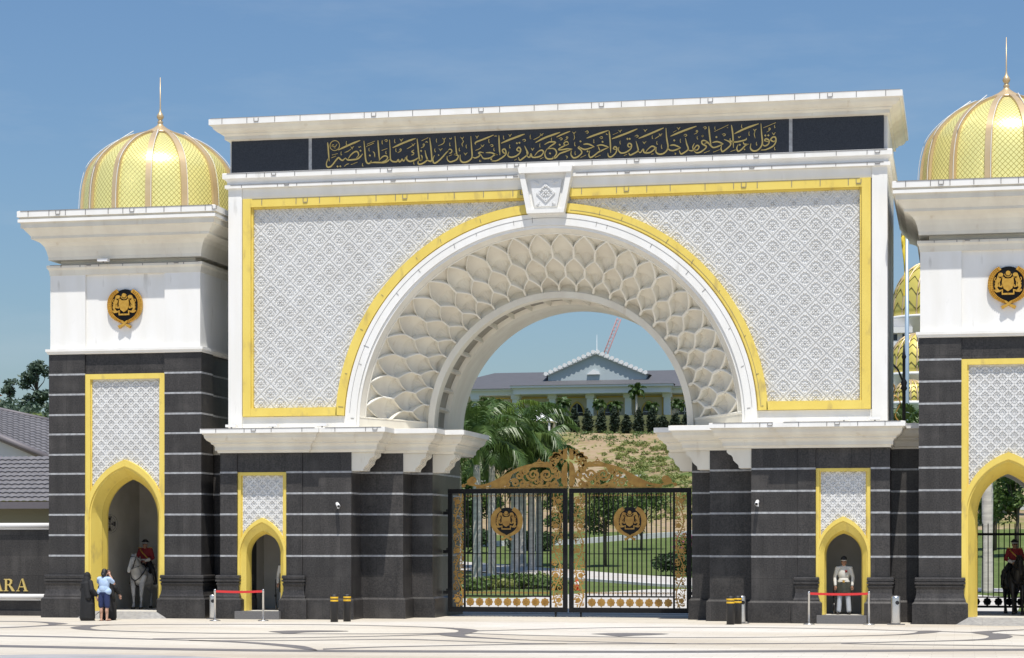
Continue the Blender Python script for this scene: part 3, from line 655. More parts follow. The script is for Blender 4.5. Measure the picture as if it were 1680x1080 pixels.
CALLI = """p47:-695,1484,-693,1465,-690,1425
c154:-672,1473
t21:-682,1470,-678,1476,-674,1474
t21:-679,1471,-671,1469,-664,1478
t19:-674,1465,-668,1465
t30:-681,1444,-662,1448
t30:-683,1435,-668,1441
p47:-694,1433,-699,1417,-695,1407,-683,1410,-669,1426,-660,1435,-654,1430,-647,1426,-640,1431,-636,1434
p47:-637,1433,-630,1427,-613,1427,-599,1429,-589,1436,-582,1444
p42:-629,1430,-620,1442,-608,1451,-599,1451,-595,1441,-602,1432
p56:-661,1459,-636,1469,-613,1478,-590,1486
t19:-640,1450,-629,1454,-620,1460
t21:-621,1468,-617,1464,-616,1460,-614,1465,-610,1468
d28:-663,1408
d28:-654,1408
t19:-641,1407,-634,1413,-626,1415
t26:-620,1412,-599,1419
t19:-634,1486,-635,1480,-634,1474,-632,1476
t19:-651,1454,-652,1448,-651,1443,-649,1445
t19:-582,1415,-583,1410,-582,1406,-580,1407
t19:-596,1467,-593,1464,-590,1467,-587,1465
d28:-589,1454
p47:-578,1484,-575,1456,-572,1425,-566,1414,-558,1415,-554,1422
t35:-568,1473,-543,1482
t35:-571,1466,-546,1476
p47:-558,1415,-543,1416,-526,1415,-511,1415,-500,1420,-496,1425
p40:-530,1421,-519,1432,-508,1435,-502,1429,-509,1420,-524,1416
p47:-533,1484,-531,1457,-528,1423
t30:-549,1450,-544,1444,-543,1432
d28:-559,1438
t19:-561,1462,-562,1457,-561,1452,-560,1454
t30:-521,1452,-503,1458
t19:-519,1484,-520,1478,-519,1472,-518,1474
t21:-513,1483,-506,1485,-503,1482,-506,1479,-510,1480
t19:-507,1450,-508,1445,-507,1441,-505,1443
p44:-496,1484,-494,1456,-493,1426,-488,1418,-482,1416,-473,1416,-468,1422,-465,1415,-459,1418,-456,1423,-452,1417,-447,1421,-445,1429
p56:-486,1459,-462,1469,-434,1479,-413,1485
t21:-464,1486,-460,1482,-458,1478,-456,1483,-452,1486
t19:-479,1486,-480,1480,-479,1474,-477,1476
t21:-470,1443,-462,1447,-458,1452,-461,1455,-463,1451,-459,1451
t19:-475,1457,-476,1452,-475,1446,-473,1448
p47:-408,1484,-405,1457,-401,1423,-396,1417,-392,1424
p47:-440,1433,-441,1422,-431,1415,-415,1419,-403,1426
t33:-418,1450,-425,1445,-419,1441,-420,1436,-426,1434
t19:-441,1454,-427,1461,-420,1466
t21:-425,1470,-422,1466,-420,1463,-418,1467,-414,1470
p37:-401,1420,-394,1418,-392,1427,-396,1434
d28:-395,1446
p47:-404,1416,-405,1408,-399,1405,-387,1409,-376,1418,-379,1429,-383,1447
p47:-368,1485,-365,1462,-362,1433,-362,1415,-370,1414,-378,1420
t35:-394,1477,-373,1486
t23:-381,1471,-378,1474,-374,1471
t21:-396,1455,-388,1459,-384,1465,-388,1467,-389,1463,-385,1463
t19:-418,1415,-419,1410,-418,1406,-416,1407
p47:-353,1431,-358,1418,-354,1407,-343,1411,-329,1423,-317,1436,-309,1443
p35:-309,1445,-304,1448,-298,1444,-300,1437,-307,1435
d21:-340,1431
t21:-339,1451,-335,1447,-334,1444,-332,1448,-328,1451
t19:-351,1452,-352,1447,-351,1441,-349,1443
t21:-341,1460,-327,1465,-322,1472,-324,1480
t21:-328,1483,-324,1479,-322,1476,-321,1480,-317,1483
t19:-346,1482,-347,1476,-346,1471,-345,1472
p44:-288,1487,-286,1464,-284,1442,-283,1432,-290,1432,-278,1427,-281,1417,-292,1411,-304,1409,-312,1416,-313,1427
t23:-308,1427,-297,1431
t23:-306,1482,-302,1479,-298,1483
t19:-304,1468,-305,1463,-304,1458,-302,1460
t21:-271,1484,-267,1480,-265,1477,-263,1481,-260,1484
t21:-265,1476,-261,1469,-266,1463,-263,1454
t19:-252,1460,-253,1455,-252,1449,-251,1451
t19:-274,1451,-275,1446,-274,1441,-272,1443
t21:-260,1435,-256,1431,-255,1428,-253,1432,-249,1435
p47:-238,1485,-236,1453,-234,1424,-240,1413,-251,1407,-263,1406,-271,1414,-272,1430
p42:-234,1422,-226,1418,-215,1421,-208,1428,-214,1432,-209,1435,-198,1433
p42:-207,1429,-199,1416,-185,1415,-174,1418,-162,1426,-155,1425
p42:-191,1433,-174,1432,-162,1427,-154,1425
p49:-224,1459,-222,1466,-199,1474,-167,1486
t21:-224,1486,-220,1482,-219,1478,-217,1483,-213,1486
t19:-181,1475,-182,1469,-181,1463,-179,1465
t21:-178,1455,-172,1457,-168,1454,-172,1451,-175,1452
t19:-224,1441,-210,1446,-204,1452
t21:-207,1458,-203,1454,-201,1451,-199,1455,-196,1458
t19:-165,1447,-166,1442,-165,1437,-163,1439
p47:-150,1484,-149,1455,-147,1424
p44:-173,1407,-158,1407,-140,1416,-128,1427,-131,1441,-139,1439,-135,1430,-128,1430
d28:-174,1412
t19:-209,1412,-211,1407,-205,1408
p56:-143,1460,-119,1469,-92,1478,-70,1485
t21:-121,1486,-117,1483,-116,1479,-114,1483,-110,1487
t19:-135,1483,-136,1478,-135,1472,-133,1474
t21:-164,1482,-160,1483,-156,1482
p44:-119,1433,-122,1422,-113,1416,-97,1419,-85,1428,-82,1439,-88,1445,-94,1439,-90,1434,-83,1434
d28:-94,1458
d28:-86,1459
t19:-116,1455,-117,1450,-116,1444,-114,1446
p44:-70,1449,-64,1436,-60,1424,-74,1412,-85,1406,-89,1415
t21:-77,1467,-70,1469,-67,1466,-70,1463,-73,1464
t19:-52,1483,-52,1477,-52,1471,-50,1472
t23:-102,1406,-94,1410
p44:-64,1431,-61,1417,-54,1414,-50,1424,-46,1414,-33,1413,-19,1417,-11,1428,-17,1434,-28,1430,-39,1418
t21:-50,1442,-47,1438,-45,1435,-43,1439,-40,1442
t19:-22,1455,-23,1449,-22,1443,-21,1445
t26:-22,1407,-12,1412
p42:-8,1451,8,1458,26,1456,12,1446,-2,1435
p44:-2,1435,-7,1423,-3,1410,8,1406,19,1409,29,1422,26,1433,17,1438,-1,1437
d28:9,1423
p44:17,1412,26,1409,39,1421,57,1427,78,1434
p42:78,1434,62,1435,48,1433,35,1434,48,1442,66,1449
p33:67,1449,62,1457,53,1454,53,1449,60,1445
d28:39,1448
p56:-36,1458,-8,1471,17,1479,40,1486
p42:29,1472,48,1480,71,1488
t19:-52,1482,-53,1476,-52,1470,-50,1472
t19:-42,1467,-26,1474,-19,1481
t21:-22,1485,-18,1481,-16,1478,-15,1482,-11,1485
t21:36,1467,43,1469,47,1466,43,1463,40,1464
t21:53,1460,61,1465,64,1470,61,1472,59,1469,63,1468
t19:14,1471,13,1466,14,1461,15,1462
t21:78,1486,82,1482,83,1479,85,1483,89,1486
t19:83,1477,85,1469,82,1461
t19:86,1455,85,1449,86,1443,88,1445
t19:87,1427,86,1421,87,1416,89,1418
t23:57,1414,63,1411,60,1406
p44:75,1429,74,1417,82,1407,95,1410,107,1421,103,1431,96,1437,100,1442
p42:100,1439,112,1432,124,1432,144,1438
p42:112,1447,127,1447,146,1438
d28:103,1456
d28:125,1425
t28:103,1407,120,1414
p44:132,1427,129,1414,134,1406,144,1411,158,1421,173,1428,190,1435
p42:153,1441,167,1443,180,1439,190,1435
d28:171,1452
t28:147,1406,165,1412
p30:157,1440,162,1428,166,1425
p56:122,1465,149,1474,189,1486
t21:117,1484,124,1487,127,1483,124,1480,121,1481
t19:144,1461,144,1456,144,1450,146,1452
t21:161,1465,168,1468,171,1465,168,1462,164,1463
p47:191,1485,194,1457,196,1418
t21:184,1477,182,1475,187,1473
p44:187,1418,189,1408,198,1406,211,1417,215,1430,209,1436,204,1430,213,1427
p56:199,1460,239,1473,277,1487
t19:202,1472,219,1479
t21:219,1486,223,1482,225,1479,226,1483,230,1486
t19:225,1454,224,1449,225,1443,226,1445
p44:221,1435,220,1424,228,1416,243,1418,257,1428,259,1440,252,1444,248,1439,252,1433,258,1435
d28:247,1458
d28:254,1458
p44:273,1450,278,1432,279,1421,266,1413,255,1409,251,1416
p44:279,1421,286,1415,295,1425,298,1415,314,1414,327,1422,331,1429,321,1433,310,1425,302,1416
t21:269,1465,276,1468,280,1465,276,1462,273,1463
t21:293,1448,297,1444,298,1441,300,1445,304,1448
t28:319,1409,327,1410
t28:236,1408,246,1412
p56:281,1458,319,1472,357,1487
t21:296,1485,300,1481,301,1478,303,1482,307,1485
t19:323,1466,322,1461,323,1456,325,1458
t19:330,1455,343,1463,345,1468
t21:342,1470,346,1467,348,1463,349,1467,353,1470
p47:364,1486,366,1457,370,1427,360,1412,345,1408,334,1415,335,1430
t19:337,1448,336,1443,337,1438,339,1439
t19:351,1437,350,1431,351,1425,353,1427
p42:369,1427,376,1419,389,1418,409,1425
p42:376,1433,389,1434,409,1425
d28:389,1448
t21:390,1410,394,1408,391,1405
p56:378,1461,415,1475,456,1488
t19:385,1472,396,1478
t21:397,1487,401,1483,402,1480,404,1484,407,1487
t19:408,1452,407,1446,408,1441,409,1442
t21:417,1462,423,1465,427,1462,423,1459,420,1460
p44:423,1453,427,1435,431,1420,417,1409,409,1407,404,1417
p40:431,1418,439,1415,446,1417,457,1430,464,1426,459,1417,450,1417
p33:450,1437,445,1426,447,1417
p44:448,1415,457,1408,472,1412,486,1425,474,1434,472,1442,481,1444,494,1437
d28:475,1458
t30:479,1407,496,1413
t21:449,1464,457,1468,460,1473,457,1475,455,1472,459,1471
t19:459,1458,458,1454,459,1449,461,1451
t21:476,1483,482,1485,486,1482,482,1479,479,1480
p47:493,1486,496,1455,500,1428
p42:480,1435,490,1437,500,1427,508,1422,524,1426,537,1432
p42:504,1437,519,1439,537,1432
d28:516,1453
t30:506,1408,526,1415
d28:474,1458
p44:539,1445,554,1438,559,1429,546,1416,534,1409,530,1418,532,1427
t21:533,1460,539,1462,543,1459,539,1456,536,1457
t19:512,1485,511,1480,512,1476,513,1477
t30:510,1470,552,1488
t23:548,1481,551,1479
p47:561,1487,565,1459,567,1419
p44:557,1448,558,1440,571,1436,589,1438,604,1442,606,1447
p56:570,1461,602,1475,642,1488
t19:592,1488,591,1482,592,1477,594,1478
t26:581,1452,584,1449,589,1453
t30:558,1408,574,1413
p44:581,1428,577,1417,581,1408,591,1413,602,1424,613,1429
p33:596,1436,599,1429,613,1428
d28:586,1427
d21:600,1413
t21:626,1472,629,1469,631,1465,632,1470,636,1472
t21:631,1464,629,1457,632,1445
t19:614,1466,613,1460,614,1454,616,1456
t19:636,1434,635,1429,636,1424,638,1426
p47:649,1488,651,1458,653,1429,643,1412,628,1407,618,1415,619,1430
p42:653,1427,660,1421,671,1426,673,1437,664,1442,660,1437,671,1433
d28:662,1452
d28:671,1452
p44:649,1409,664,1410,684,1419,693,1432,692,1445,684,1446,678,1439,686,1433,693,1437
t35:656,1475,693,1489
t21:666,1462,673,1466,677,1471,674,1474,672,1470,676,1470
t21:682,1460,685,1456,687,1453,689,1457,692,1460
t19:690,1482,689,1478,690,1474,692,1476
t19:690,1417,689,1413,690,1408,692,1410"""
# ------------------------------------------------------------------ gold inscription on the frieze
m = MB(); yf, yb = -.052, -.021
for line in CALLI.split('\n'):
    h, q = line.split(':'); typ = h[0]; wd = int(h[1:]) / 1000; q = [float(x) / 100 for x in q.split(',')]
    pts = list(zip(q[::2], q[1::2]))
    if typ == 'd':
        x, z = pts[0]; r = wd * 1.15
        m.prism([(x - r, z), (x, z - r), (x + r, z), (x, z + r)], 'xz', yf, yb)
    elif typ == 'c':
        x, z = pts[0]; m.ribbon(arc(x, z, wd, 0, 2 * math.pi * 31 / 32, 31), .018, yf, yb, closed=True)
    else:
        P = smooth_pts(pts, 5); k = len(P); ws = []
        for i in range(k):
            p, r = P[max(i - 1, 0)], P[min(i + 1, k - 1)]
            a = math.atan2(r[1] - p[1], r[0] - p[0])
            e = min(1, .35 + 3.2 * min(i, k - 1 - i) / k)
            ws.append(wd * .92 * e * (.80 + .25 * abs(math.sin(a - rad(55)))))
        m.ribbon(P, ws, yf, yb)
m.obj('inscription', 'goldpale', fz)

# ------------------------------------------------------------------ coat of arms
def emblem(par, cx, y, cz, sc, flat=False):
    cv = lambda x, yy: (cx + (x - 432) / 487 * sc, cz + (520 - yy) / 487 * sc)
    d = .12 if not flat else .05
    back = MB()
    k = 40
    back.prism([cv(432 + 232 * math.cos(2 * math.pi * i / k), 492 - 252 * math.sin(2 * math.pi * i / k)) for i in range(k)], 'xz', y - d * .5, y)
    root = back.obj('emblem', 'black', par)
    wr = MB(); y0 = y - d; y1 = y - d * .2
    for sx in (-1, 1):
        f = lambda x, yy: cv(432 + sx * (x - 432), yy)
        mid = [f(*p) for p in ((548, 262), (625, 320), (672, 400), (684, 500), (668, 590), (620, 665), (545, 718), (470, 752))]
        P = smooth_pts(mid, 6); kk = len(P)
        ws = [(.085 + .065 * math.sin(math.pi * min(1, .15 + i / kk))) * sc * (1.3 if flat else 1) for i in range(kk)]
        wr.ribbon(P, ws, y0 + .02, y1)
        if not flat:
            for i in range(2, kk - 2, 2):
                for off in (-.36, 0, .36):
                    t = Vector((P[i + 1][0] - P[i - 1][0], P[i + 1][1] - P[i - 1][1])).normalized(); nn = Vector((-t.y, t.x))
                    c = Vector(P[i]) + nn * off * ws[i]
                    a = -t
                    L = .05 * sc; W = .02 * sc
                    q = [c - a * L, c + nn * W, c + a * L, c - nn * W]
                    wr.add([(p.x, y0 + .018, p.y) for p in q] + [(c.x, y0 - .012, c.y)], [(0, 1, 4), (1, 2, 4), (2, 3, 4), (3, 0, 4)])
        wr.ribbon([f(480, 735), f(410, 790), f(335, 828)], [.06 * sc, .07 * sc, .10 * sc], y0 - .005 * (sx + 2), y1)
    wr.obj('wreath', 'gilt' if flat else 'gold', root)
    ch = MB(); ya = y - d * .95; yb_ = y - d * .5 + .001
    ch.prism([cv(*p) for p in ((345, 408), (420, 416), (500, 408), (506, 480), (482, 556), (422, 596), (365, 556), (338, 480))], 'xz', ya - .012, yb_)
    for sx in (-1, 1):
        f = lambda x, yy: cv(424 + sx * (424 - x), yy)
        ch.ribbon(smooth_pts([f(*p) for p in ((338, 352), (312, 372), (292, 430), (272, 490), (262, 540), (290, 585))], 4), [.05 * sc] + [.12 * sc] * 9 + [.10 * sc] * 6 + [.06 * sc] * 5, ya, yb_)
        hd = f(322, 360); ch.prism([(hd[0] + .075 * sc * math.cos(i * math.pi / 5), hd[1] + .06 * sc * math.sin(i * math.pi / 5)) for i in range(10)], 'xz', ya - .015, yb_)
        ch.ribbon([f(305, 400), f(345, 392), f(372, 410)], .045 * sc, ya, yb_)
        ch.ribbon([f(300, 470), f(305, 525), f(335, 530), f(345, 500)], .05 * sc, ya, yb_)
        ch.ribbon(smooth_pts([f(252, 395), (f(238, 420)), f(255, 455), f(240, 480)], 4), .025 * sc, ya, yb_)
        ch.ribbon([f(236, 572), f(265, 596), f(312, 590), f(345, 574), f(345, 632), f(426, 632)], .055 * sc, ya - .008, yb_)
    c = cv(425, 338)
    ch.prism([(c[0] + .068 * sc * math.cos(i * math.pi / 8), c[1] + .068 * sc * math.sin(i * math.pi / 8)) for i in range(16)], 'xz', ya - .02, yb_)
    ch.ribbon(arc(c[0], c[1], .105 * sc, rad(190), rad(350), 16), [.012 * sc + .028 * sc * math.sin(math.pi * i / 16) for i in range(17)], ya, yb_)
    ch.obj('charges', 'gilt' if flat else 'gold', root)
    return root

# ------------------------------------------------------------------ gate towers with gold domes
def tower(X, open_, label):
    T = thing('gate_tower', label, 'tower', (X, 0, 0))
    g = MB()
    for s in (-1, 1):
        def bx(x0, x1, *a): g.box(*sorted((s * x0, s * x1)), *a)
        bx(1.345, 2.57, 0, 1.1, 0, 8.40); joints(g, *sorted((s * 1.345, s * 2.57)), 0, 1.1, JZ)
        bx(1.345, 2.44, 1.103, 5.0, 0, 8.40); joints(g, *sorted((s * 1.345, s * 2.44)), 1.103, 5.0, JZ)
        bx(1.345, 2.57, 5.003, 6.05, 0, 8.40); joints(g, *sorted((s * 1.345, s * 2.57)), 5.003, 6.05, JZ)
    g.box(-1.342, 1.342, .06, 6.0, 7.765, 8.40)
    g.box(-1.342, 1.342, .80, 6.0, 5.4, 7.762)
    if not open_: g.box(-1.342, 1.342, 4.6, 6.0, 0, 5.397)
    g.obj('granite_shaft', ['granite', 'joint'], T)
    for s in (-1, 1):
        p = MB(); p.sweep(rect(*sorted((s * 1.345, s * 2.57)), 0, 1.1), BIGPL, closed=True); p.obj('plinth', 'granite', T)
        p = MB(); p.sweep(rect(*sorted((s * 1.5, s * 2.44)), 1.32, 6.05), LOWPL, closed=True); p.obj('plinth', 'granite', T)
    niche_frame(T, 0, 1.342, 3.2, 5.03, .88, 4.42, 7.762, .70, .21, .06, .80 if not open_ else 1.0, .165)
    b = MB(); hole_sheet(b, parch(1.25, 3.2, 4.92, .21), 1.342, 7.76, .16)
    kk = (1.83 ** 2 - 1.342 ** 2) / (2 * 1.342); RR = 1.342 + kk
    tilefield(b, small_tile(.335), .335, (-1.16, 1.16), (3.2, 7.6), lambda x, z: abs(x) < 1.15 and z < 7.56 and not (z < 3.2 or math.hypot(abs(x) + kk, z - 3.2) < RR - .06), .159)
    b.obj('lattice_panel', 'relief', T)
    b = MB()
    hole_sheet(b, parch(.88, 3.2, 4.42, .21), 1.341, 5.39, .802)
    if open_:
        A = parch(.95, 3.2, 4.50, .21); loft(b, [(A, .95), (A, 6.02)]); hole_sheet(b, A, 1.341, 5.39, 6.03)
    else:
        for s in (-1, 1): b.add([(s * 1.333, .803, .21), (s * 1.333, 4.598, .21), (s * 1.333, 4.598, 5.39), (s * 1.333, .803, 5.39)], [(0, 1, 2, 3)])
        b.add([(-1.341, 4.597, .21), (1.341, 4.597, .21), (1.341, 4.597, 5.39), (-1.341, 4.597, 5.39)], [(0, 1, 2, 3)])
        b.add([(-1.341, .803, 5.392), (1.341, .803, 5.392), (1.341, 4.598, 5.392), (-1.341, 4.598, 5.392)], [(0, 1, 2, 3)])
        b.box(-.28, -.2, 4.3, 4.59, .21, 5.3)
    b.box(-1.341, 1.341, .05, 6.0, .0, .205)
    b.obj('niche_lining', 'inner', T)
    b = MB()                                                     # ramp with sloping cheeks
    b.prism([(-.9, .0), (-.04, .0), (-.04, .205), (-.12, .205)], 'yz', -.75, .75)
    for s in (-1, 1):
        b.add([(s * .753, -.9, 0), (s * .753, -.0, 0), (s * .753, 0, .21), (s * .753, -.25, .21), (s * 1.5, -.9 if False else -.25, 0), (s * 1.15, 0, .21), (s * 1.15, -.25, .21), (s * 1.45, 0, 0)],
              [(0, 1, 2, 3), (3, 2, 5, 6), (0, 3, 6, 4), (4, 6, 5, 7)])
    b.obj('ramp', 'ramp', T)
    wt = MB(); h = 2.53
    for s in (-1, 1): wt.box(*sorted((s * 1.34, s * h)), .02, 6.0, 8.56, 11.0)
    wt.box(-1.338, 1.338, .11, 5.9, 8.56, 11.0)
    wt.sweep(rect(-h, h, .02, 6.0), [(-.3, 8.403), (.05, 8.403), (.08, 8.43), (.09, 8.47), (.12, 8.49), (.12, 8.57), (-.3, 8.58)], closed=True)
    wt.obj('upper_block', 'white', T)
    cp = MB(); cp.sweep(rect(-h, h, .02, 6.0), [(-.3, 10.93), (.012, 10.93), (.02, 11.0), (.04, 11.10), (.09, 11.17), (.09, 11.25), (-.35, 11.27)], closed=True)
    cp.sweep(rect(-h, h, .02, 6.0), [(-.25, 11.20), (-.25, 11.42), (.045, 11.42), (.045, 11.52), (.06, 11.57), (.09, 11.70), (.14, 11.84), (.24, 11.96), (.38, 12.03), (.46, 12.06), (.46, 12.14),
              (.52, 12.22), (.60, 12.31), (.64, 12.37), (.70, 12.38), (.70, 12.54), (.765, 12.55), (.765, 12.65), (.73, 12.66), (.73, 12.70), (.78, 12.71), (.78, 12.90), (.74, 12.92), (-.6, 12.93)], closed=True)
    cp.box(-2, 2, .6, 5.4, 12.5, 12.9)
    cp.obj('cornice', 'cream', T)
    cl = MB(); cl.sweep(rect(-h, h, .02, 6.0), [(.783, 12.715), (.786, 12.715), (.786, 12.90), (.783, 12.90)], closed=True)
    cl.sweep(rect(-h, h, .02, 6.0), [(.768, 12.552), (.770, 12.552), (.770, 12.645), (.768, 12.645)], closed=True)
    cl.obj('cornice_lip', 'white', T)
    clips(T, [(-3.2, 3.2, -.77, 12.73, 12.90, .62), (-2.5, 2.5, -.075, 11.18, 11.245, .7)])
    emblem(T, 0, .11, 9.87, 1.0)
    # dome
    D = [(2.60, 12.6), (2.62, 13.0), (2.62, 13.35), (2.60, 13.75), (2.56, 14.1), (2.48, 14.45), (2.38, 14.72), (2.22, 14.95), (2.02, 15.15), (1.78, 15.35), (1.50, 15.53), (1.22, 15.67), (.95, 15.78), (.65, 15.88), (.40, 15.96), (.20, 16.02)]
    D = smooth_pts([(r * .965, z) for r, z in D], 3); nseg = 14 * 8
    dm = MB(); dm.lathe([(r, z) for r, z in D], (0, 3.1, 0), nseg, 0, True, False)
    me = dm.mesh('dome'); me.materials.append(M['tile_gold'])
    uv = me.uv_layers.new(name='UVMap'); arcl = [0]
    for i in range(1, len(D)): arcl.append(arcl[-1] + math.hypot(D[i][0] - D[i - 1][0], D[i][1] - D[i - 1][1]))
    vuv = [((i % nseg) / nseg, arcl[i // nseg]) for i in range(len(me.vertices))]
    for poly in me.polygons:
        us = [vuv[me.loops[l].vertex_index][0] for l in poly.loop_indices]; wrap = max(us) - min(us) > .5
        for l in poly.loop_indices:
            u_, v_ = vuv[me.loops[l].vertex_index]
            if wrap and u_ < .5: u_ += 1
            uv.data[l].uv = (u_ * 14 * 7, v_ * 5.9)
    dome = link('dome', me, T)
    for i in range(14):
        a = -math.pi / 2 + 2 * math.pi * (i + .5) / 14
        rb = MB(); vs = []
        for r, z in D[:-4]:
            hw = min(.10, .028 + r * .068)
            for o, e in ((-hw, 0), (-hw, .085), (hw, .085), (hw, 0)):
                rr = r + e
                vs.append((rr * math.cos(a) - o * math.sin(a), 3.1 + rr * math.sin(a) + o * math.cos(a), z + e * .6 * max(0, (z - 14.4) / 1.6)))
        n_ = len(vs) // 4
        fs = []
        for j in range(n_ - 1):
            for q in range(3): fs.append((4 * j + q, 4 * j + q + 1, 4 * j + 4 + q + 1, 4 * j + 4 + q))
        rb.add(vs, fs, 0)
        rb.obj('rib', 'bronze_rib', dome)
        cd = MB(); off = .09
        pts = [((r + .13) * math.cos(a) - off * math.sin(a), 3.1 + (r + .13) * math.sin(a) + off * math.cos(a), z + .05 * max(0, (z - 14.4) / 1.6)) for r, z in D[2:-8:2]]
        cd.tube(pts, .009, 5)
        if i % 2 == 0:
            p_, q_ = Vector(pts[-5]), Vector(pts[-4]); dd = (q_ - p_).normalized()
            cd.tube([q_, q_ + dd * .62], .014, 5)
        cd.obj('conductor_rod', 'whitepaint', dome)
    fn = MB()
    fn.lathe([(.62, 15.90), (.46, 16.02), (.26, 16.12), (.12, 16.22), (.075, 16.30), (.10, 16.34), (.07, 16.38), (.06, 16.42), (.10, 16.47), (.12, 16.53), (.09, 16.60), (.04, 16.68), (.022, 16.80), (.012, 17.83)], (0, 3.1, 0), 16)
    fn.obj('finial', 'bronze_rib', dome)
    return T
TL = tower(-13.68, False, 'left gate tower with gold dome, emblem and closed niche sheltering the white horse')
TR = tower(13.68, True, 'right gate tower with gold dome and an open passage where the black horse stands')

# ------------------------------------------------------------------ iron gate leaves
GY = 3.55
def leaf_gate(s, label):
    """s=+1 right leaf: local x runs from the meeting edge (0) to the hinge (3.96)"""
    G = thing('iron_gate_leaf', label, 'gate', (s * .03, GY, 0), 0, 'the two leaves of the main gate')
    W = 3.93; X = lambda a, b: sorted((s * a, s * b))
    f = MB()
    f.box(*X(0, W), -.06, .06, .15, .31); f.box(*X(0, W), -.06, .06, 3.98, 4.13)
    for x in (0, W - .14): f.box(*X(x, x + .14), -.06, .06, .313, 3.977)
    for x in (.52, W - .58): f.box(*X(x, x + .06), -.03, .03, .313, 3.977)
    f.box(*X(.583, W - .583), -.02, .02, .64, .69)
    f.box(*X(.583, W - .583), -.015, .015, 2.02, 2.045)
    f.obj('frame', 'black', G)
    n = 18
    for i in range(n):
        x = .58 + (W - 1.16) * (i + .5) / n
        m = MB(); m.box(*X(x - .019, x + .019), -.016, .016, .693, 3.977); m.obj('bar', 'black', G)
    for i in range(9):                                             # rosettes
        x = .58 + (W - 1.16) * (i + .5) / 9
        m = MB(); R_ = .128
        m.prism([(s * x + R_ * (1 + .09 * math.cos(8 * a)) * math.cos(a), .475 + R_ * (1 + .09 * math.cos(8 * a)) * math.sin(a)) for a in [2 * math.pi * k / 48 for k in range(48)]], 'xz', -.018, .018)
        m.lathe([(.028, -.0), (.028, .0)], (0, 0, 0), 4) if False else None
        for k in range(8):
            a = k * math.pi / 4; m.prism([(s * x + p[0], .475 + p[1]) for p in petal(a, .03, .115, .06)], 'xz', -.028, -.017)
        m.prism([(s * x + .03 * math.cos(k * math.pi / 5), .475 + .03 * math.sin(k * math.pi / 5)) for k in range(10)], 'xz', -.04, -.017)
        m.box(s * x - .006, s * x + .006, -.008, .008, .31, .35); m.box(s * x - .006, s * x + .006, -.008, .008, .60, .64)
        m.obj('rosette', 'gilt', G)
    m = MB()
    for i in range(n):
        x = .58 + (W - 1.16) * (i + .5) / n
        for q in (-1, 1):
            m.ribbon(spiral(s * x + q * .043, .775, .036, .010, rad(90), -q * 1.25, 14), .013, -.012, .012)
        m.prism([(s * x - .02, .70), (s * x + .02, .70), (s * x, .88)], 'xz', -.014, .014)
        m.ribbon(arc(s * x, 3.93, .05, rad(180), rad(360), 8), .02, -.015, .015)
    m.obj('curl_row', 'gilt', G)
    # scrolls of the two side panels
    for x0 in (.33, W - .36):
        m = MB(); H = 3.66; u = H / 4.6
        P = [(s * (x0 + .12 * math.sin(2 * math.pi * i / 60 * 2.3 + (0 if x0 < 1 else math.pi))), .315 + H * i / 60) for i in range(61)]
        m.ribbon(P, .035, -.015, .015)
        for k in range(9):
            zc = .315 + H * (k + .5) / 9.2 + .03; ph = math.sin(2 * math.pi * (zc - .315) / H * 2.3 + (0 if x0 < 1 else math.pi))
            cx = s * (x0 - .045 * (1 if ph > 0 else -1)); q = 1 if ph * s > 0 else -1
            if k % 2 == 0:
                m.prism([(cx + .085 * (1 + .1 * math.cos(5 * a)) * math.cos(a), zc + .08 * (1 + .1 * math.cos(5 * a)) * math.sin(a)) for a in [2 * math.pi * j / 30 for j in range(30)]], 'xz', -.022, .022)
                m.ribbon(spiral(cx, zc, .155, .125, rad(-110) if q > 0 else rad(-70), .8 * q, 16), .022, -.012, .012)
            else:
                m.ribbon(spiral(cx - q * .03, zc, .12, .02, rad(90), 1.4 * q, 18), .024, -.014, .014)
            for a in range(5):
                an = rad(20 + a * 72 + 25 * k)
                c = (s * x0 + .12 * math.cos(an), zc + .17 * math.sin(an))
                m.prism([(c[0] + p[0], c[1] + p[1]) for p in petal(an + .6, -.02, .085, .045)], 'xz', -.013, .013)
        for k in range(18):
            zc = .42 + k * .2; q = (-1) ** k; cx = s * x0 + .10 * q
            m.ribbon(spiral(cx, zc, .085, .02, rad(90 + 40 * k), 1.15 * q, 14), .020, -.011, .011)
            m.prism([(s * x0 - .12 * q + p[0], zc + .06 + p[1]) for p in petal(1.1 * k, -.05, .075, .06)], 'xz', -.014, .014)
        for k in range(10):
            zc = .40 + k * .365
            m.ribbon([(s * (x0 - .16), zc), (s * (x0 + .16), zc + .07 * (-1) ** k)], .014, -.01, .01)
        m.obj('scroll_panel', 'gilt', G)
    # crest
    m = MB(); zb = 4.135; X_ = lambda x, z: (s * x, zb + z)
    top = smooth_pts([X_(*p) for p in ((.50, .76), (.62, .73), (.9, .74), (1.25, .72), (1.6, .62), (1.9, .47), (2.2, .31), (2.45, .19), (2.7, .11), (2.95, .09), (3.1, .14))], 5)
    m.ribbon(top, [.11] * (len(top) // 2) + [.11 - .05 * i / (len(top) - len(top) // 2) for i in range(len(top) - len(top) // 2)], -.02, .02)
    m.ribbon([X_(.02, .03), X_(3.0, .03)], .05, -.02, .02)
    m.prism([X_(*p) for p in ((1.80, .48), (2.0, .40), (2.2, .27), (2.5, .13), (2.5, .05), (2.1, .05), (1.92, .2))], 'xz', -.018, .018)
    m.prism([X_(*p) for p in ((.005, .04), (.12, .04), (.19, .20), (.20, .45), (.17, .66), (.11, .80), (.005, .88))], 'xz', -.02, .02)   # centre plate
    m.prism([X_(*p) for p in ((.005, .94), (.12, .90), (.17, .98), (.14, 1.06), (.13, 1.18), (.07, 1.26), (.005, 1.30))], 'xz', -.021, .021)
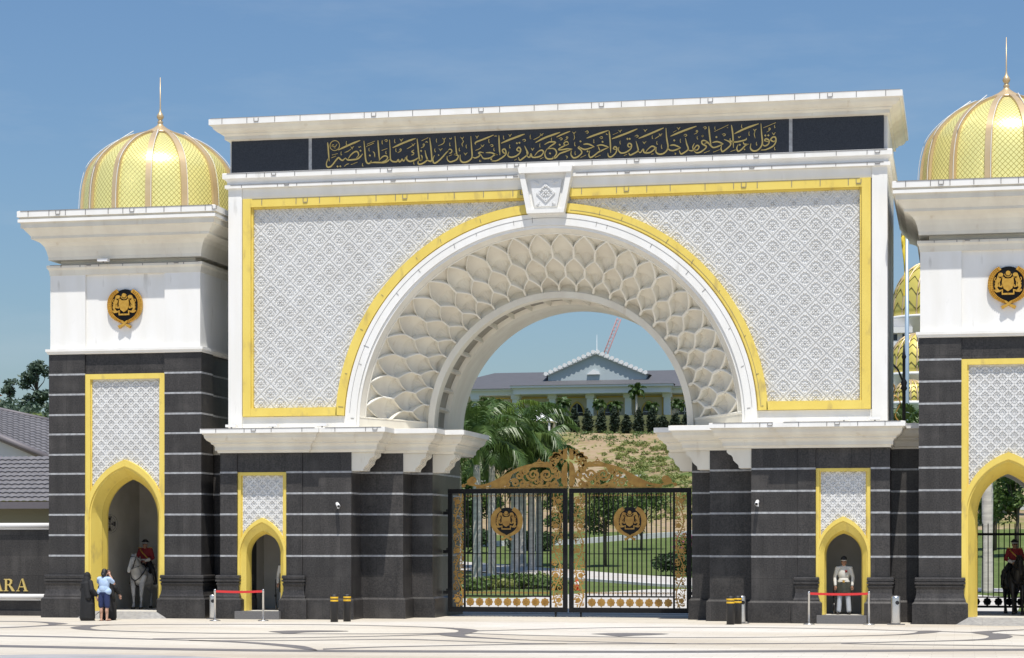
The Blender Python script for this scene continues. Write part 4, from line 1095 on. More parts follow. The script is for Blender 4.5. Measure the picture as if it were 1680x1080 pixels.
    for cx, cz, r0, r1, a, tn in ((.34, .98, .13, .03, 0, 1.3), (.44, .82, .11, .02, 40, -1.3), (.50, .68, .08, .015, 0, 1.2), (.24, 1.12, .09, .02, 60, 1.2),
                                  (.68, .44, .20, .03, 180, 1.6), (1.12, .44, .20, .03, 0, -1.6), (.38, .12, .11, .02, -90, 1.4), (.62, .12, .09, .02, -90, -1.4), (1.45, .16, .12, .02, 180, 1.4), (1.2, .10, .08, .015, 0, -1.3),
                                  (.34, .42, .13, .03, 90, 1.2), (.40, .60, .10, .02, 0, -1.2), (1.58, .42, .13, .02, 90, 1.3), (1.72, .18, .13, .02, 20, 1.4), (1.95, .14, .08, .015, 90, -1.3), (1.38, .52, .10, .02, 180, -1.3), (.66, .76, .07, .015, 0, 1.2), (.14, 1.16, .07, .02, 90, 1.1), (.50, .93, .08, .02, 0, 1.3), (.40, 1.06, .07, .02, 30, 1.3), (.9, .14, .08, .02, 0, 1.3), (3.10, .26, .14, .04, -100, 1.25)):
        m.ribbon([X_((p[0]), p[1]) for p in spiral(cx, cz, r0, r1, rad(a), tn, 26)], [.085 - .035 * i / 26 for i in range(27)], -.017, .017)
    m.ribbon([X_(*p) for p in arc(.9, .42, .42, rad(10), rad(170), 20)], .06, -.018, .018)
    m.ribbon([X_(.9 + .58 * math.cos(rad(a)), .41 + .33 * math.sin(rad(a))) for a in range(0, 360, 12)], .055, -.016, .016, closed=True)
    for k in range(6):
        a = k * math.pi / 3; m.prism([X_(.9 + p[0], .36 + p[1]) for p in petal(a, .03, .16, .08)], 'xz', -.019, .019)
    for k in range(26):
        rx = random.uniform(.3, 1.7); rz = random.uniform(.1, .62); a = random.uniform(0, 6.28)
        if rz < .68 - max(0, rx - 1.2) * .4: m.prism([X_(rx + p[0], rz + p[1]) for p in petal(a, .0, .13, .055)], 'xz', -.015, .015)
    for k in range(12):
        a = random.uniform(0, 6.28); rx = random.uniform(.1, .45); rz = random.uniform(.7, 1.05)
        m.prism([X_(rx + p[0], rz + p[1]) for p in petal(a, .0, .12, .06)], 'xz', -.016, .016)
    m.ribbon([X_(*p) for p in arc(.92, .86, .055, rad(-80), rad(260), 14)], .03, -.015, .015)
    m.prism([X_(.90, .92), X_(.94, .92), X_(.92, .99)], 'xz', -.012, .012)
    m.prism([X_(3.18 + .13 * math.cos(a), .22 + .12 * math.sin(a)) for a in [k * math.pi / 8 for k in range(16)]], 'xz', -.019, .019)
    m.prism([X_(3.42 + .06 * math.cos(a), .10 + .06 * math.sin(a)) for a in [k * math.pi / 8 for k in range(16)]], 'xz', -.019, .019)
    m.ribbon([X_(3.18, .12), X_(3.3, .16), X_(3.42, .12)], .04, -.015, .015)
    m.obj('crest', 'gilt', G)
    emblem(G, s * 1.98, -.03, 3.0 + .03, .86, True)
    h = MB()
    for z in (.78, 2.1, 3.35): h.box(*X(W + .003, W + .16), -.05, .05, z - .05, z + .05); h.box(*X(W + .02, W + .06), -.03, .03, z + .053, z + .12)
    h.obj('hinge', 'black', G)
    c = MB(); c.lathe([(.055, -.02), (.055, .02)], (0, 0, 0), 12)
    cv = [(v[2] + s * .38, v[0] * 1.0, v[1] + .06) for v in c.v]; c.v = cv
    c.box(s * .38 - .03, s * .38 + .03, -.04, .04, .08, .148)
    c.obj('caster', 'black', G)
    return G
leaf_gate(-1, 'left leaf of the black iron gate, with brightly sunlit gilt rosettes')
leaf_gate(1, 'right leaf of the black iron gate, with dull brown rosettes')
# ------------------------------------------------------------------ organic bodies: tapered capsules and ellipsoids fused by a voxel remesh
def blob(name, shapes, mt, parent, vox=.012, smooth=3):
    bm = bmesh.new()
    for s in shapes:
        if s[0] == 'c':
            p, q = Vector(s[1]), Vector(s[2]); r0, r1 = s[3], s[4]
            d = q - p; L = max(d.length, 1e-4); rot = d.to_track_quat('Z', 'Y').to_matrix().to_4x4()
            ret = bmesh.ops.create_uvsphere(bm, u_segments=16, v_segments=12, radius=1.0)
            for v in ret['verts']:
                z = v.co.z; r = r1 if z > 0 else r0
                co = Vector((v.co.x * (r if abs(z) > 1e-3 else (r0 + r1) / 2), v.co.y * (r if abs(z) > 1e-3 else (r0 + r1) / 2), (L + z * r1) if z > 1e-3 else (z * r0 if z < -1e-3 else L / 2)))
                v.co = p + (rot @ co)
        else:
            c, r = Vector(s[1]), s[2]; rx = Matrix.Rotation(s[3], 4, 'X') if len(s) > 3 else Matrix.Identity(4)
            ret = bmesh.ops.create_uvsphere(bm, u_segments=18, v_segments=12, radius=1.0)
            for v in ret['verts']: v.co = c + (rx @ Vector((v.co.x * r[0], v.co.y * r[1], v.co.z * r[2])))
    me = bpy.data.meshes.new('tmp'); bm.to_mesh(me); bm.free()
    o = bpy.data.objects.new('tmp', me); COL.objects.link(o)
    md = o.modifiers.new('r', 'REMESH'); md.mode = 'VOXEL'; md.voxel_size = vox; md.use_smooth_shade = True
    ms = o.modifiers.new('s', 'SMOOTH'); ms.factor = .5; ms.iterations = smooth
    dg = bpy.context.evaluated_depsgraph_get(); dg.update()
    m2 = bpy.data.meshes.new_from_object(o.evaluated_get(dg))
    bpy.data.objects.remove(o); bpy.data.meshes.remove(me)
    m2.name = name; m2.materials.clear(); m2.materials.append(M[mt])
    return link(name, m2, parent)
M['skin'] = mat('skin', (.36, .19, .12), .55); M['skin2'] = mat('light_skin', (.52, .30, .21), .55)
M['hair'] = mat('black_hair', (.012, .010, .010), .5, bump=.3, bscale=120)
M['blue_shirt'] = mat('light_blue_cotton', (.36, .49, .70), .85, c2=(.46, .58, .76), scale=6, bump=.3, bscale=18)
M['navy'] = mat('navy_cotton', (.018, .03, .10), .85, bump=.2, bscale=30)
M['robe'] = mat('black_cloth', (.010, .010, .011), .8, bump=.4, bscale=14)
M['tunic'] = mat('white_drill_cloth', (.62, .60, .55), .8, bump=.2, bscale=25)
M['trouser'] = mat('pale_grey_trousers', (.42, .45, .50), .8, bump=.2, bscale=25)
M['sampin'] = mat('dark_green_sarong', (.03, .035, .028), .8, c2=(.05, .05, .035), scale=14)
M['scarlet'] = mat('scarlet_wool', (.21, .014, .018), .8, bump=.2, bscale=25)
M['bluek'] = mat('black_wool', (.014, .014, .016), .7); M['leather'] = mat('polished_leather', (.012, .010, .009), .3)
M['greyhorse'] = mat('grey_horse_coat', (.56, .55, .54), .6, c2=(.34, .34, .345), scale=4.5, detail=3, bump=.1, bscale=80)
M['blackhorse'] = mat('black_horse_coat', (.012, .010, .009), .45)
M['hoof'] = mat('hoof', (.05, .045, .04), .5); M['eye'] = mat('eye', (.006, .005, .005), .2); M['lip'] = mat('lip', (.30, .12, .10), .5)
M['sole'] = mat('sandal_sole', (.10, .03, .025), .6)

def hand(w, d, side, palm=.042):
    """shapes of a hand at wrist w pointing along d: palm, four unequal bent fingers and a thumb"""
    w, d = Vector(w), Vector(d).normalized()
    sd = d.cross(Vector((0, 1, 0)));
    if sd.length < .2: sd = Vector((1, 0, 0))
    sd.normalize(); nn = sd.cross(d).normalized()
    S = [('c', w, w + d * .05, .026, .036)]
    for k, l in enumerate((.062, .074, .068, .052)):
        b = w + d * .075 + sd * (k - 1.5) * .021
        S += [('c', b, b + d * l * .55, .0105, .0095), ('c', b + d * l * .55, b + d * l * .95 + nn * .018, .0095, .008)]
    t = w + d * .025 + sd * side * .03
    S.append(('c', t, t + d * .045 + sd * side * .028 + nn * .012, .012, .009))
    return S
def head(c, fwd=-1, neck=None):
    c = Vector(c); f = fwd
    S = [('e', c, (.073, .090, .108)), ('e', c + Vector((0, f * .035, -.055)), (.056, .058, .060)), ('c', c + Vector((0, f * .086, .01)), c + Vector((0, f * .108, -.03)), .012, .016),
         ('e', c + Vector((.076, 0, -.01)), (.012, .022, .032)), ('e', c + Vector((-.076, 0, -.01)), (.012, .022, .032)), ('e', c + Vector((0, f * .088, -.062)), (.026, .010, .009))]
    if neck: S.append(('c', neck, c + Vector((0, 0, -.07)), .06, .052))
    return S
def face(par, c, f=-1):
    m = MB(); c = Vector(c)
    for s in (-1, 1): m.lathe([(.001, -.010), (.009, -.006), (.011, 0), (.009, .006), (.001, .010)], c + Vector((s * .030, f * .084, .012)), 10)
    m.obj('eye', 'eye', par)
    m = MB(); m.box(c.x - .022, c.x + .022, *sorted((c.y + f * .093, c.y + f * .099)), c.z - .066, c.z - .058); m.obj('mouth', 'lip', par)
def person(label, loc, rz, group=None): return thing('person', label, 'person', loc, rz, group)

# --- photographer in light blue T-shirt, seen from behind, both arms up to a camera
H = person('person in a light blue T-shirt and navy shorts photographing the horse rider, seen from behind', (-13.30, -2.55, .004), rad(176))
f_ = .93
v = lambda x, y, z: (x * f_, y * f_, z * f_)
body = head(v(0, -.05, 1.575), -1, v(0, 0, 1.42))
body += [('e', v(0, 0, 1.22), (.15, .10, .21)), ('e', v(0, 0, .98), (.14, .105, .13)), ('c', v(-.16, 0, 1.37), v(.16, 0, 1.37), .06, .06)]
for s in (-1, 1):
    body += [('c', v(s * .10, 0, .92), v(s * .10, -.01, .48), .085, .056), ('c', v(s * .10, -.01, .46), v(s * .10, .0, .09), .058, .036), ('e', v(s * .10, .01, .34), (.052, .058, .11)),
             ('c', v(s * .10, .02, .035), v(s * (.13), -.16, .028), .036, .030), ('c', v(s * .13, -.15, .025), v(s * .135, -.20, .022), .030, .020)]
    el = (s * .27, -.17, 1.22); wr = (s * .09, -.22, 1.50)
    body += [('c', v(s * .19, 0, 1.37), v(*el), .052, .042), ('c', v(*el), v(*wr), .042, .028)] + hand(v(*wr), (-s * .25, -.1, .9), s)
blob('body', body, 'skin2', H, .008)
blob('t_shirt', [('e', v(0, 0, 1.22), (.175, .125, .24)), ('e', v(0, .005, 1.05), (.172, .135, .17)), ('c', v(-.17, 0, 1.375), v(.17, 0, 1.375), .072, .072), ('c', v(-.13, 0, .96), v(.13, 0, .96), .115, .115)] +
     [('c', v(s * .18, 0, 1.37), v(s * .245, -.11, 1.28), .072, .070) for s in (-1, 1)], 'blue_shirt', H, .012)
blob('shorts', [('c', v(-.07, 0, .93), v(.07, 0, .93), .115, .115)] + [('c', v(s * .095, 0, .88), v(s * .11, -.005, .50), .105, .088) for s in (-1, 1)], 'navy', H, .012)
blob('hair', [('e', v(0, -.02, 1.60), (.088, .098, .110)), ('e', v(0, .035, 1.54), (.086, .062, .11)), ('e', v(0, .085, 1.50), (.05, .045, .06))], 'hair', H, .010)
face(H, v(0, -.05, 1.575))
for s in (-1, 1):
    m = MB(); m.prism([(s * .125 * f_ + .05 * math.cos(a), -.08 * f_ + .125 * math.sin(a)) for a in [k * math.pi / 8 for k in range(16)]], 'xy', -.003, .012); m.obj('sandal', 'sole', H)
cm = thing('camera', 'small black camera held up to the eye by the person in the blue T-shirt', 'camera', (-13.30, -2.55 + .30, 1.46), rad(176))
m = MB(); m.box(-.065, .065, -.035, .0, -.04, .045); m.box(-.03, .03, -.03, -.005, .046, .062); m.obj('camera_body', 'black', cm)
m = MB(); m.lathe([(.034, 0), (.034, .05), (.028, .055), (.026, .03)], (0, 0, 0), 16); m.v = [(p[0], -.036 - p[2], p[1]) for p in m.v]; m.obj('lens', 'leather', cm)

# --- two women in black robes
def robed(label, loc, rz, h, reach):
    H = person(label, loc, rz); k = h / 1.6
    v = lambda x, y, z: (x * k, y * k, z * k)
    B = head(v(0, -.01, 1.47), -1, v(0, 0, 1.34)) + [('e', v(0, 0, 1.15), (.13, .09, .22)), ('e', v(0, 0, .90), (.13, .10, .14))]
    for s in (-1, 1):
        B += [('c', v(s * .09, 0, .86), v(s * .09, 0, .46), .075, .052), ('c', v(s * .09, 0, .46), v(s * .09, 0, .08), .052, .034), ('c', v(s * .09, .02, .03), v(s * .1, -.15, .025), .034, .026)]
        wr = (s * .20, -.12, .86) if s != reach else (s * .33, -.12, .80)
        B += [('c', v(s * .16, 0, 1.28), v(s * .24, .02, 1.04), .045, .038), ('c', v(s * .24, .02, 1.04), v(*wr), .038, .025)] + hand(v(*wr), (s * .2, -.25, -.9), s)
    blob('body', B, 'skin2', H, .009)
    R = [('e', v(0, 0, 1.16), (.19, .14, .24)), ('c', v(-.15, 0, 1.27), v(.15, 0, 1.27), .075, .075), ('c', v(0, .0, 1.0), v(0, .01, .16), .20, .25), ('c', v(-.09, 0, .5), v(-.11, .0, .12), .17, .17), ('c', v(.09, 0, .5), v(.11, .0, .12), .17, .17)]
    for s in (-1, 1):
        wr = (s * .20, -.10, .92) if s != reach else (s * .31, -.10, .88)
        R += [('c', v(s * .16, 0, 1.28), v(s * .25, .02, 1.03), .075, .085), ('c', v(s * .25, .02, 1.03), v(*wr), .085, .075)]
    rb = blob('robe', [x for x in R], 'robe', H, .013, 4)
    blob('veil', [('e', v(0, .015, 1.49), (.098, .112, .125)), ('c', v(0, .04, 1.40), v(0, .03, 1.20), .11, .17), ('c', v(-.05, .09, 1.2), v(-.16, .10, .78), .12, .10), ('c', v(.05, .09, 1.2), v(.10, .09, .95), .12, .09), ('e', v(0, -.045, 1.42), (.085, .07, .05))], 'robe', H, .012, 4)
    face(H, v(0, -.03, 1.475))
    for s in (-1, 1):
        m = MB(); m.prism([(s * .10 * k + .045 * math.cos(a), -.09 + .12 * math.sin(a)) for a in [q * math.pi / 8 for q in range(16)]], 'xy', -.002, .03); m.obj('shoe', 'leather', H)
    return H
robed('woman in long black robe and veil, fully visible left of the blue T-shirt', (-13.86, -2.50, .004), rad(150), 1.47, -1)
robed('woman in black robe mostly hidden behind the person in the blue T-shirt', (-13.42, -1.95, .004), rad(180), 1.55, -1)

# --- sentries in the small niches
def sentry(label, loc, rz=0):
    H = person(label, loc, rz)
    v = lambda x, y, z: (x, y, z)
    B = head(v(0, -.01, 1.56), -1, v(0, 0, 1.42)) + [('e', v(0, 0, 1.22), (.155, .10, .22)), ('e', v(0, 0, .95), (.15, .105, .13)), ('c', v(-.17, 0, 1.38), v(.17, 0, 1.38), .055, .055)]
    arms = {}
    for s in (-1, 1):
        B += [('c', v(s * .10, 0, .90), v(s * .125, 0, .48), .085, .056), ('c', v(s * .125, 0, .48), v(s * .15, 0, .09), .056, .036), ('c', v(s * .15, .02, .035), v(s * .18, -.16, .03), .036, .03)]
        B += [('c', v(s * .20, 0, 1.38), v(s * .27, .02, 1.10), .050, .040), ('c', v(s * .27, .02, 1.10), v(s * .25, -.05, .86), .040, .027)] + hand(v(s * .25, -.05, .86), (0, -.12, -1), -s)
    blob('body', B, 'skin', H, .009)
    T_ = [('e', v(0, 0, 1.23), (.18, .125, .24)), ('e', v(0, 0, 1.02), (.165, .12, .12)), ('c', v(-.17, 0, 1.385), v(.17, 0, 1.385), .065, .065), ('c', v(0, 0, 1.43), v(0, 0, 1.46), .062, .060)]
    for s in (-1, 1): T_ += [('c', v(s * .20, 0, 1.38), v(s * .272, .02, 1.10), .066, .054), ('c', v(s * .272, .02, 1.10), v(s * .252, -.05, .885), .054, .045)]
    tn = blob('tunic', T_, 'tunic', H, .011)
    m = MB(); m.lathe([(.03, -.03), (.034, 0), (.03, .02)], (.075, -.13, 1.30), 10); m.box(.04, .11, -.138, -.12, 1.255, 1.275); m.obj('medal', 'scarlet', tn)
    for s in (-1, 1):
        m = MB(); m.box(*sorted((s * .13, s * .235)), -.05, .05, 1.445, 1.46); m.obj('shoulder_board', 'bluek', tn)
    wg = MB(); wg.lathe([(.182, -.022), (.186, 0), (.182, .022)], (0, 0, .985), 28); wg.v = [(p[0], p[1] * .75, p[2]) for p in wg.v]
    bl = wg.obj('belt', 'tunic', H); m = MB(); m.box(-.03, .03, -.148, -.135, .955, 1.015); m.obj('buckle', 'gold', bl)
    blob('sarong', [('c', v(0, 0, .93), v(0, 0, .70), .155, .17), ('c', v(-.09, 0, .9), v(-.11, 0, .64), .12, .12), ('c', v(.09, 0, .9), v(.11, 0, .64), .12, .12)], 'sampin', H, .012)
    blob('trousers', [('c', v(s * .11, 0, .80), v(s * .125, 0, .48), .10, .078) for s in (-1, 1)] + [('c', v(s * .125, 0, .48), v(s * .15, -.005, .12), .078, .072) for s in (-1, 1)], 'trouser', H, .011)
    for s in (-1, 1): blob('shoe', [('c', v(s * .15, .03, .045), v(s * .18, -.17, .035), .045, .038), ('c', v(s * .15, .02, .05), v(s * .15, .01, .10), .045, .04)], 'leather', H, .009)
    cp = blob('cap', [('e', v(0, 0, 1.645), (.095, .105, .050)), ('c', v(0, 0, 1.60), v(0, 0, 1.66), .082, .092)], 'bluek', H, .008)
    wg = MB(); wg.lathe([(.088, 0), (.092, .014), (.089, .026)], (0, 0, 1.605), 24); wg.obj('cap_band', 'tunic', cp)
    face(H, v(0, -.01, 1.56))
    rf = thing('rifle', 'dark rifle upright beside the leg of the sentry in the ' + ('right' if loc[0] > 0 else 'left') + ' niche', 'rifle', loc, rz)
    m = MB(); m.tube([(-.27, -.12, .02), (-.285, -.12, .35)], [.03, .022], 8); m.obj('stock', 'leather', rf)
    m = MB(); m.tube([(-.285, -.12, .352), (-.30, -.12, .80), (-.302, -.12, .98)], [.02, .014, .010], 8); m.box(-.31, -.275, -.18, -.10, .42, .50); m.obj('barrel', 'black', rf)
    return H
sentry('white tunic sentry with medal standing in the right niche behind the red rope', (8.90, .62, .247))
sentry('white tunic sentry half hidden at the right side of the left niche', (-8.63, .95, .247), rad(-6))

# --- horses and riders
def horse(coat, label, loc, rz=0, blaze=True):
    H = thing('horse', label, 'horse', loc, rz)
    S = [('e', (0, -.42, 1.10), (.25, .34, .34)), ('e', (0, .05, 1.08), (.29, .55, .33)), ('e', (0, .58, 1.14), (.27, .36, .33)), ('c', (0, -.50, 1.22), (0, -.88, 1.62), .21, .125), ('c', (0, -.62, 1.05), (0, -.80, 1.35), .19, .15),
         ('e', (0, -.30, 1.36), (.10, .26, .09)), ('c', (0, -.90, 1.68), (0, -1.18, 1.34), .105, .072), ('e', (0, -.97, 1.60), (.088, .12, .12)), ('c', (0, -1.17, 1.36), (0, -1.235, 1.26), .062, .056), ('c', (0, -.90, 1.56), (0, -1.10, 1.33), .07, .05)]
    for s in (-1, 1):
        S += [('c', (s * .055, -.86, 1.72), (s * .085, -.87, 1.86), .034, .010), ('c', (s * .16, -.52, 1.05), (s * .15, -.60, .72), .135, .082), ('c', (s * .15, -.60, .72), (s * .14, -.60, .47), .080, .058), ('e', (s * .14, -.605, .46), (.058, .062, .07)),
              ('c', (s * .14, -.60, .45), (s * .135, -.59, .18), .046, .038), ('e', (s * .135, -.595, .16), (.046, .05, .05)), ('c', (s * .135, -.60, .14), (s * .135, -.645, .05), .042, .058),
              ('c', (s * .16, .55, 1.10), (s * .17, .50, .80), .19, .125), ('c', (s * .17, .52, .80), (s * .16, .80, .54), .105, .062), ('c', (s * .16, .80, .54), (s * .155, .75, .20), .054, .042), ('e', (s * .155, .75, .18), (.048, .052, .052)), ('c', (s * .155, .745, .16), (s * .155, .70, .05), .045, .058)]
    blob('body', S, coat, H, .016, 3)
    for s in (-1, 1):
        for y in (-.645, .70):
            m = MB(); m.lathe([(.066, .0), (.058, .06), (.050, .075)], (s * (.135 if y < 0 else .155), y, 0), 14); m.obj('hoof', 'hoof', H)
        m = MB(); m.lathe([(.004, -.018), (.015, -.010), (.018, 0), (.015, .010), (.004, .018)], (s * .083, -1.005, 1.585), 10); m.obj('eye', 'eye', H)
    blob('mane', [('c', (0, -.80, 1.76), (.02, -.42, 1.44), .05, .05), ('c', (.05, -.78, 1.70), (.10, -.50, 1.38), .035, .04), ('c', (0, -.92, 1.78), (0, -1.0, 1.66), .03, .02)], 'greyhorse' if blaze else 'blackhorse', H, .012)
    blob('tail', [('c', (0, .90, 1.22), (0, 1.02, .95), .06, .085), ('c', (0, 1.02, .95), (0, 1.03, .45), .085, .04)], 'bluek' if not blaze else 'greyhorse', H, .014)
    if blaze: blob('blaze', [('c', (0, -1.03, 1.66), (0, -1.225, 1.36), .035, .045), ('e', (0, -1.255, 1.285), (.046, .032, .05))], 'tunic', H, .009)
    b = MB(); L = lambda pts, r=.012: b.tube(pts, r, 6)
    for s in (-1, 1):
        L([(0, -1.13, 1.48), (s * .07, -1.12, 1.46), (s * .085, -1.05, 1.40), (0, -1.03, 1.33)]); L([(s * .095, -.89, 1.75), (s * .105, -.97, 1.62), (s * .09, -1.10, 1.42), (s * .06, -1.20, 1.33)])
        L([(0, -1.0, 1.73), (s * .07, -.97, 1.72), (s * .10, -.90, 1.70)]); L([(s * .065, -1.19, 1.33), (s * .16, -.75, 1.42), (s * .10, -.28, 1.55)], .009)
        b.tube([(s * .20, -.30, 1.40), (s * .23, -.62, 1.20), (s * .14, -.76, 1.02), (0, -.80, .92)], .018, 6)
    b.tube([(0, -.80, .92), (0, -.76, .80), (0, -.55, .735)], .018, 6)
    b.obj('bridle', 'leather', H)
    blob('saddle', [('e', (0, .02, 1.40), (.20, .30, .07)), ('e', (.22, -.02, 1.22), (.05, .22, .20)), ('e', (-.22, -.02, 1.22), (.05, .22, .20)), ('e', (0, .28, 1.46), (.16, .06, .05)), ('e', (0, -.22, 1.46), (.10, .05, .06))], 'leather', H, .014)
    return H
def rider(label, loc, rz=0):
    H = person(label, loc, rz); B = head((0, -.04, 2.13), -1, (0, -.01, 2.0))
    B += [('e', (0, 0, 1.80), (.16, .105, .22)), ('e', (0, .02, 1.55), (.16, .13, .12)), ('c', (-.17, -.01, 1.96), (.17, -.01, 1.96), .055, .055)]
    for s in (-1, 1):
        B += [('c', (s * .11, .02, 1.53), (s * .36, -.24, 1.30), .09, .062), ('c', (s * .36, -.24, 1.30), (s * .38, -.10, .90), .058, .04), ('c', (s * .38, -.08, .86), (s * .41, -.27, .85), .038, .032),
              ('c', (s * .19, -.01, 1.96), (s * .27, -.03, 1.70), .05, .04), ('c', (s * .27, -.03, 1.70), (s * .10, -.25, 1.60), .04, .028)] + hand((s * .10, -.25, 1.60), (-s * .3, -.8, -.3), s)
    blob('body', B, 'skin', H, .009)
    T_ = [('e', (0, 0, 1.80), (.185, .13, .24)), ('e', (0, .01, 1.60), (.18, .15, .12)), ('c', (-.17, -.01, 1.965), (.17, -.01, 1.965), .067, .067), ('c', (0, -.01, 2.0), (0, -.01, 2.03), .062, .06)]
    for s in (-1, 1): T_ += [('c', (s * .19, -.01, 1.96), (s * .272, -.03, 1.70), .068, .056), ('c', (s * .272, -.03, 1.70), (s * .155, -.18, 1.635), .056, .048)]
    tn = blob('tunic', T_, 'scarlet', H, .011)
    m = MB(); m.tube([(-.15, -.08, 1.98), (-.05, -.135, 1.86), (.08, -.15, 1.74), (.16, -.11, 1.64)], .022, 6); m.obj('sash', 'gold', tn)
    for s in (-1, 1):
        m = MB(); m.box(*sorted((s * .13, s * .24)), -.06, .04, 2.025, 2.045); m.obj('epaulette', 'gold', tn)
        blob('gauntlet', [('c', (s * .175, -.165, 1.642), (s * .12, -.225, 1.612), .062, .048), ('e', (s * .09, -.27, 1.59), (.045, .05, .04))], 'tunic', H, .009)
        blob('boot', [('c', (s * .37, -.18, 1.18), (s * .385, -.10, .92), .068, .055), ('c', (s * .385, -.07, .87), (s * .415, -.29, .855), .05, .040)], 'leather', H, .010)
    wg = MB(); wg.lathe([(.186, -.025), (.19, 0), (.186, .025)], (0, .01, 1.64), 24); wg.v = [(p[0], p[1] * .8, p[2]) for p in wg.v]; wg.obj('belt', 'tunic', H)
    blob('breeches', [('c', (s * .10, .02, 1.54), (s * .36, -.24, 1.30), .115, .078) for s in (-1, 1)] + [('c', (s * .36, -.24, 1.30), (s * .375, -.16, 1.10), .075, .06) for s in (-1, 1)], 'bluek', H, .012)
    cp = blob('cap', [('e', (0, -.03, 2.235), (.125, .13, .035)), ('c', (0, -.03, 2.18), (0, -.03, 2.22), .088, .10), ('e', (0, -.14, 2.165), (.07, .045, .012))], 'bluek', H, .008)
    wg = MB(); wg.lathe([(.095, 0), (.099, .014), (.097, .028)], (0, -.03, 2.175), 24); wg.obj('cap_band', 'tunic', cp)
    face(H, (0, -.04, 2.13))
    return H
horse('greyhorse', 'dappled grey horse with white muzzle standing in the left tower niche', (-14.06, 2.75, .208), rad(-4))
rider('mounted guard in scarlet tunic and peaked cap on the grey horse', (-14.06, 2.75, .188), rad(0))
horse('blackhorse', 'black horse standing in the passage of the right tower', (13.93, 3.4, .208), rad(8), False)
rider('mounted guard in dark red tunic on the black horse', (13.93, 3.4, .188), rad(8))

# ------------------------------------------------------------------ street furniture
def stanchion(loc, label, belt=None):
    T = thing('stanchion', label, 'barrier post', loc, 0, 'chrome barrier posts in front of the niches')
    m = MB(); m.lathe([(.17, 0), (.17, .012), (.14, .028), (.05, .04), (.032, .05)], (0, 0, 0), 28); m.obj('base', 'steel', T)
    m = MB(); m.lathe([(.030, .045), (.030, .86), (.036, .865), (.036, .95), (.028, .965)], (0, 0, 0), 18); m.obj('post', 'steel', T)
    if belt:
        m = MB(); d = Vector(belt) - Vector(loc); k = 12; n_ = Vector((d.y, -d.x, 0)).normalized() * .002
        vs = []
        for i in range(k + 1):
            p = Vector((0, 0, .0)) + d * (.036 / d.length + (1 - .072 / d.length) * i / k); sg = -.02 * math.sin(math.pi * i / k)
            for q, zz in ((-1, .865), (-1, .935), (1, .935), (1, .865)): vs.append((p.x + n_.x * q, p.y + n_.y * q, zz + sg))
        m.add(vs, [(4 * i + j, 4 * i + (j + 1) % 4, 4 * i + 4 + (j + 1) % 4, 4 * i + 4 + j) for i in range(k) for j in range(4)])
        m.obj('belt', 'red', T)
    return T
stanchion((-9.97, -1.90, .004), 'chrome barrier post at the left end of the red belt before the left niche', (-8.52, -1.62, .004))
stanchion((-8.52, -1.62, .004), 'chrome barrier post at the right end of the red belt before the left niche')
stanchion((7.98, -1.05, .004), 'chrome barrier post at the left end of the red belt before the right niche', (9.70, -.85, .004))
stanchion((9.70, -.85, .004), 'chrome barrier post at the right end of the red belt before the right niche')
def bollard(loc, label):
    T = thing('bollard', label, 'bollard', loc, 0, 'black bollards with yellow bands')
    m = MB(); m.lathe([(.115, 0), (.115, .60), (.116, .61), (.116, .655), (.115, .66), (.115, .695), (.116, .70), (.116, .745), (.115, .75), (.112, .80), (.09, .825), (.0, .832)], (0, 0, 0), 24); m.obj('post', 'rubber', T)
    for z in (.612, .702):
        m = MB(); m.lathe([(.1165, z), (.1195, z + .003), (.1195, z + .05), (.1165, z + .053)], (0, 0, 0), 24, 0, True, False); m.obj('band', 'hazard', T)
    return T
bollard((-6.15, -2.0, .004), 'left bollard of the pair standing before the left pier')
bollard((-5.88, -1.55, .004), 'right bollard of the pair standing before the left pier')
bollard((5.74, -1.55, .004), 'front bollard of the overlapping pair before the right pier')
bollard((5.90, -1.05, .004), 'rear bollard of the overlapping pair before the right pier')
def bin_(loc, label, r=.15, h=.78):
    T = thing('litter_bin', label, 'bin', loc, 0, 'cylindrical steel litter bins')
    m = MB(); m.lathe([(r * .97, 0), (r, .03), (r, h - .06), (r * .97, h - .02), (r * .6, h), (0.0, h + .006)], (0, 0, .02), 28); m.obj('bin_body', 'steel', T)
    m = MB(); m.lathe([(.055, -.012), (.06, .0), (.055, .012)], (0, 0, 0), 18); m.v = [(p[0] + r * .35, p[2] - r * .93, p[1] + h - .18) for p in m.v]; m.obj('opening', 'dark', T)
    m = MB(); m.box(-r * 1.7, r * 1.9, -r * 1.4, r * 1.4, 0, .018); m.obj('base_plate', 'greystone', T)
    return T
bin_((10.46, -.62, .004), 'tall polished steel litter bin right of the right niche', .14, .82)
bin_((-10.62, -.30, .004), 'slim steel litter bin between the left tower and the left niche', .10, .74)
bin_((5.98, -.62, .004), 'steel litter bin partly hidden behind the two overlapping bollards', .11, .80)
def cctv(loc, label, s):
    T = thing('security_camera', label, 'camera', loc, 0, 'security cameras on the piers')
    m = MB(); m.box(-.03, .03, .0, .012, -.05, .05); m.tube([(0, .0, 0), (0, -.10, .02), (0, -.16, .06)], .018, 6); m.obj('bracket', 'whitepaint', T)
    m = MB(); m.tube([(-.02 * s, -.06, .10), (.10 * s, -.30, .02)], .055, 10); m.obj('housing', 'whitepaint', T)
    m = MB(); m.tube([(.101 * s, -.302, .019), (.108 * s, -.316, .015)], .042, 10); m.obj('lens', 'dark', T)
    return T
cctv((-6.62, -.005, 3.50), 'white security camera on the left pier', 1)
cctv((6.39, -.005, 3.52), 'white security camera on the right pier', -.1)
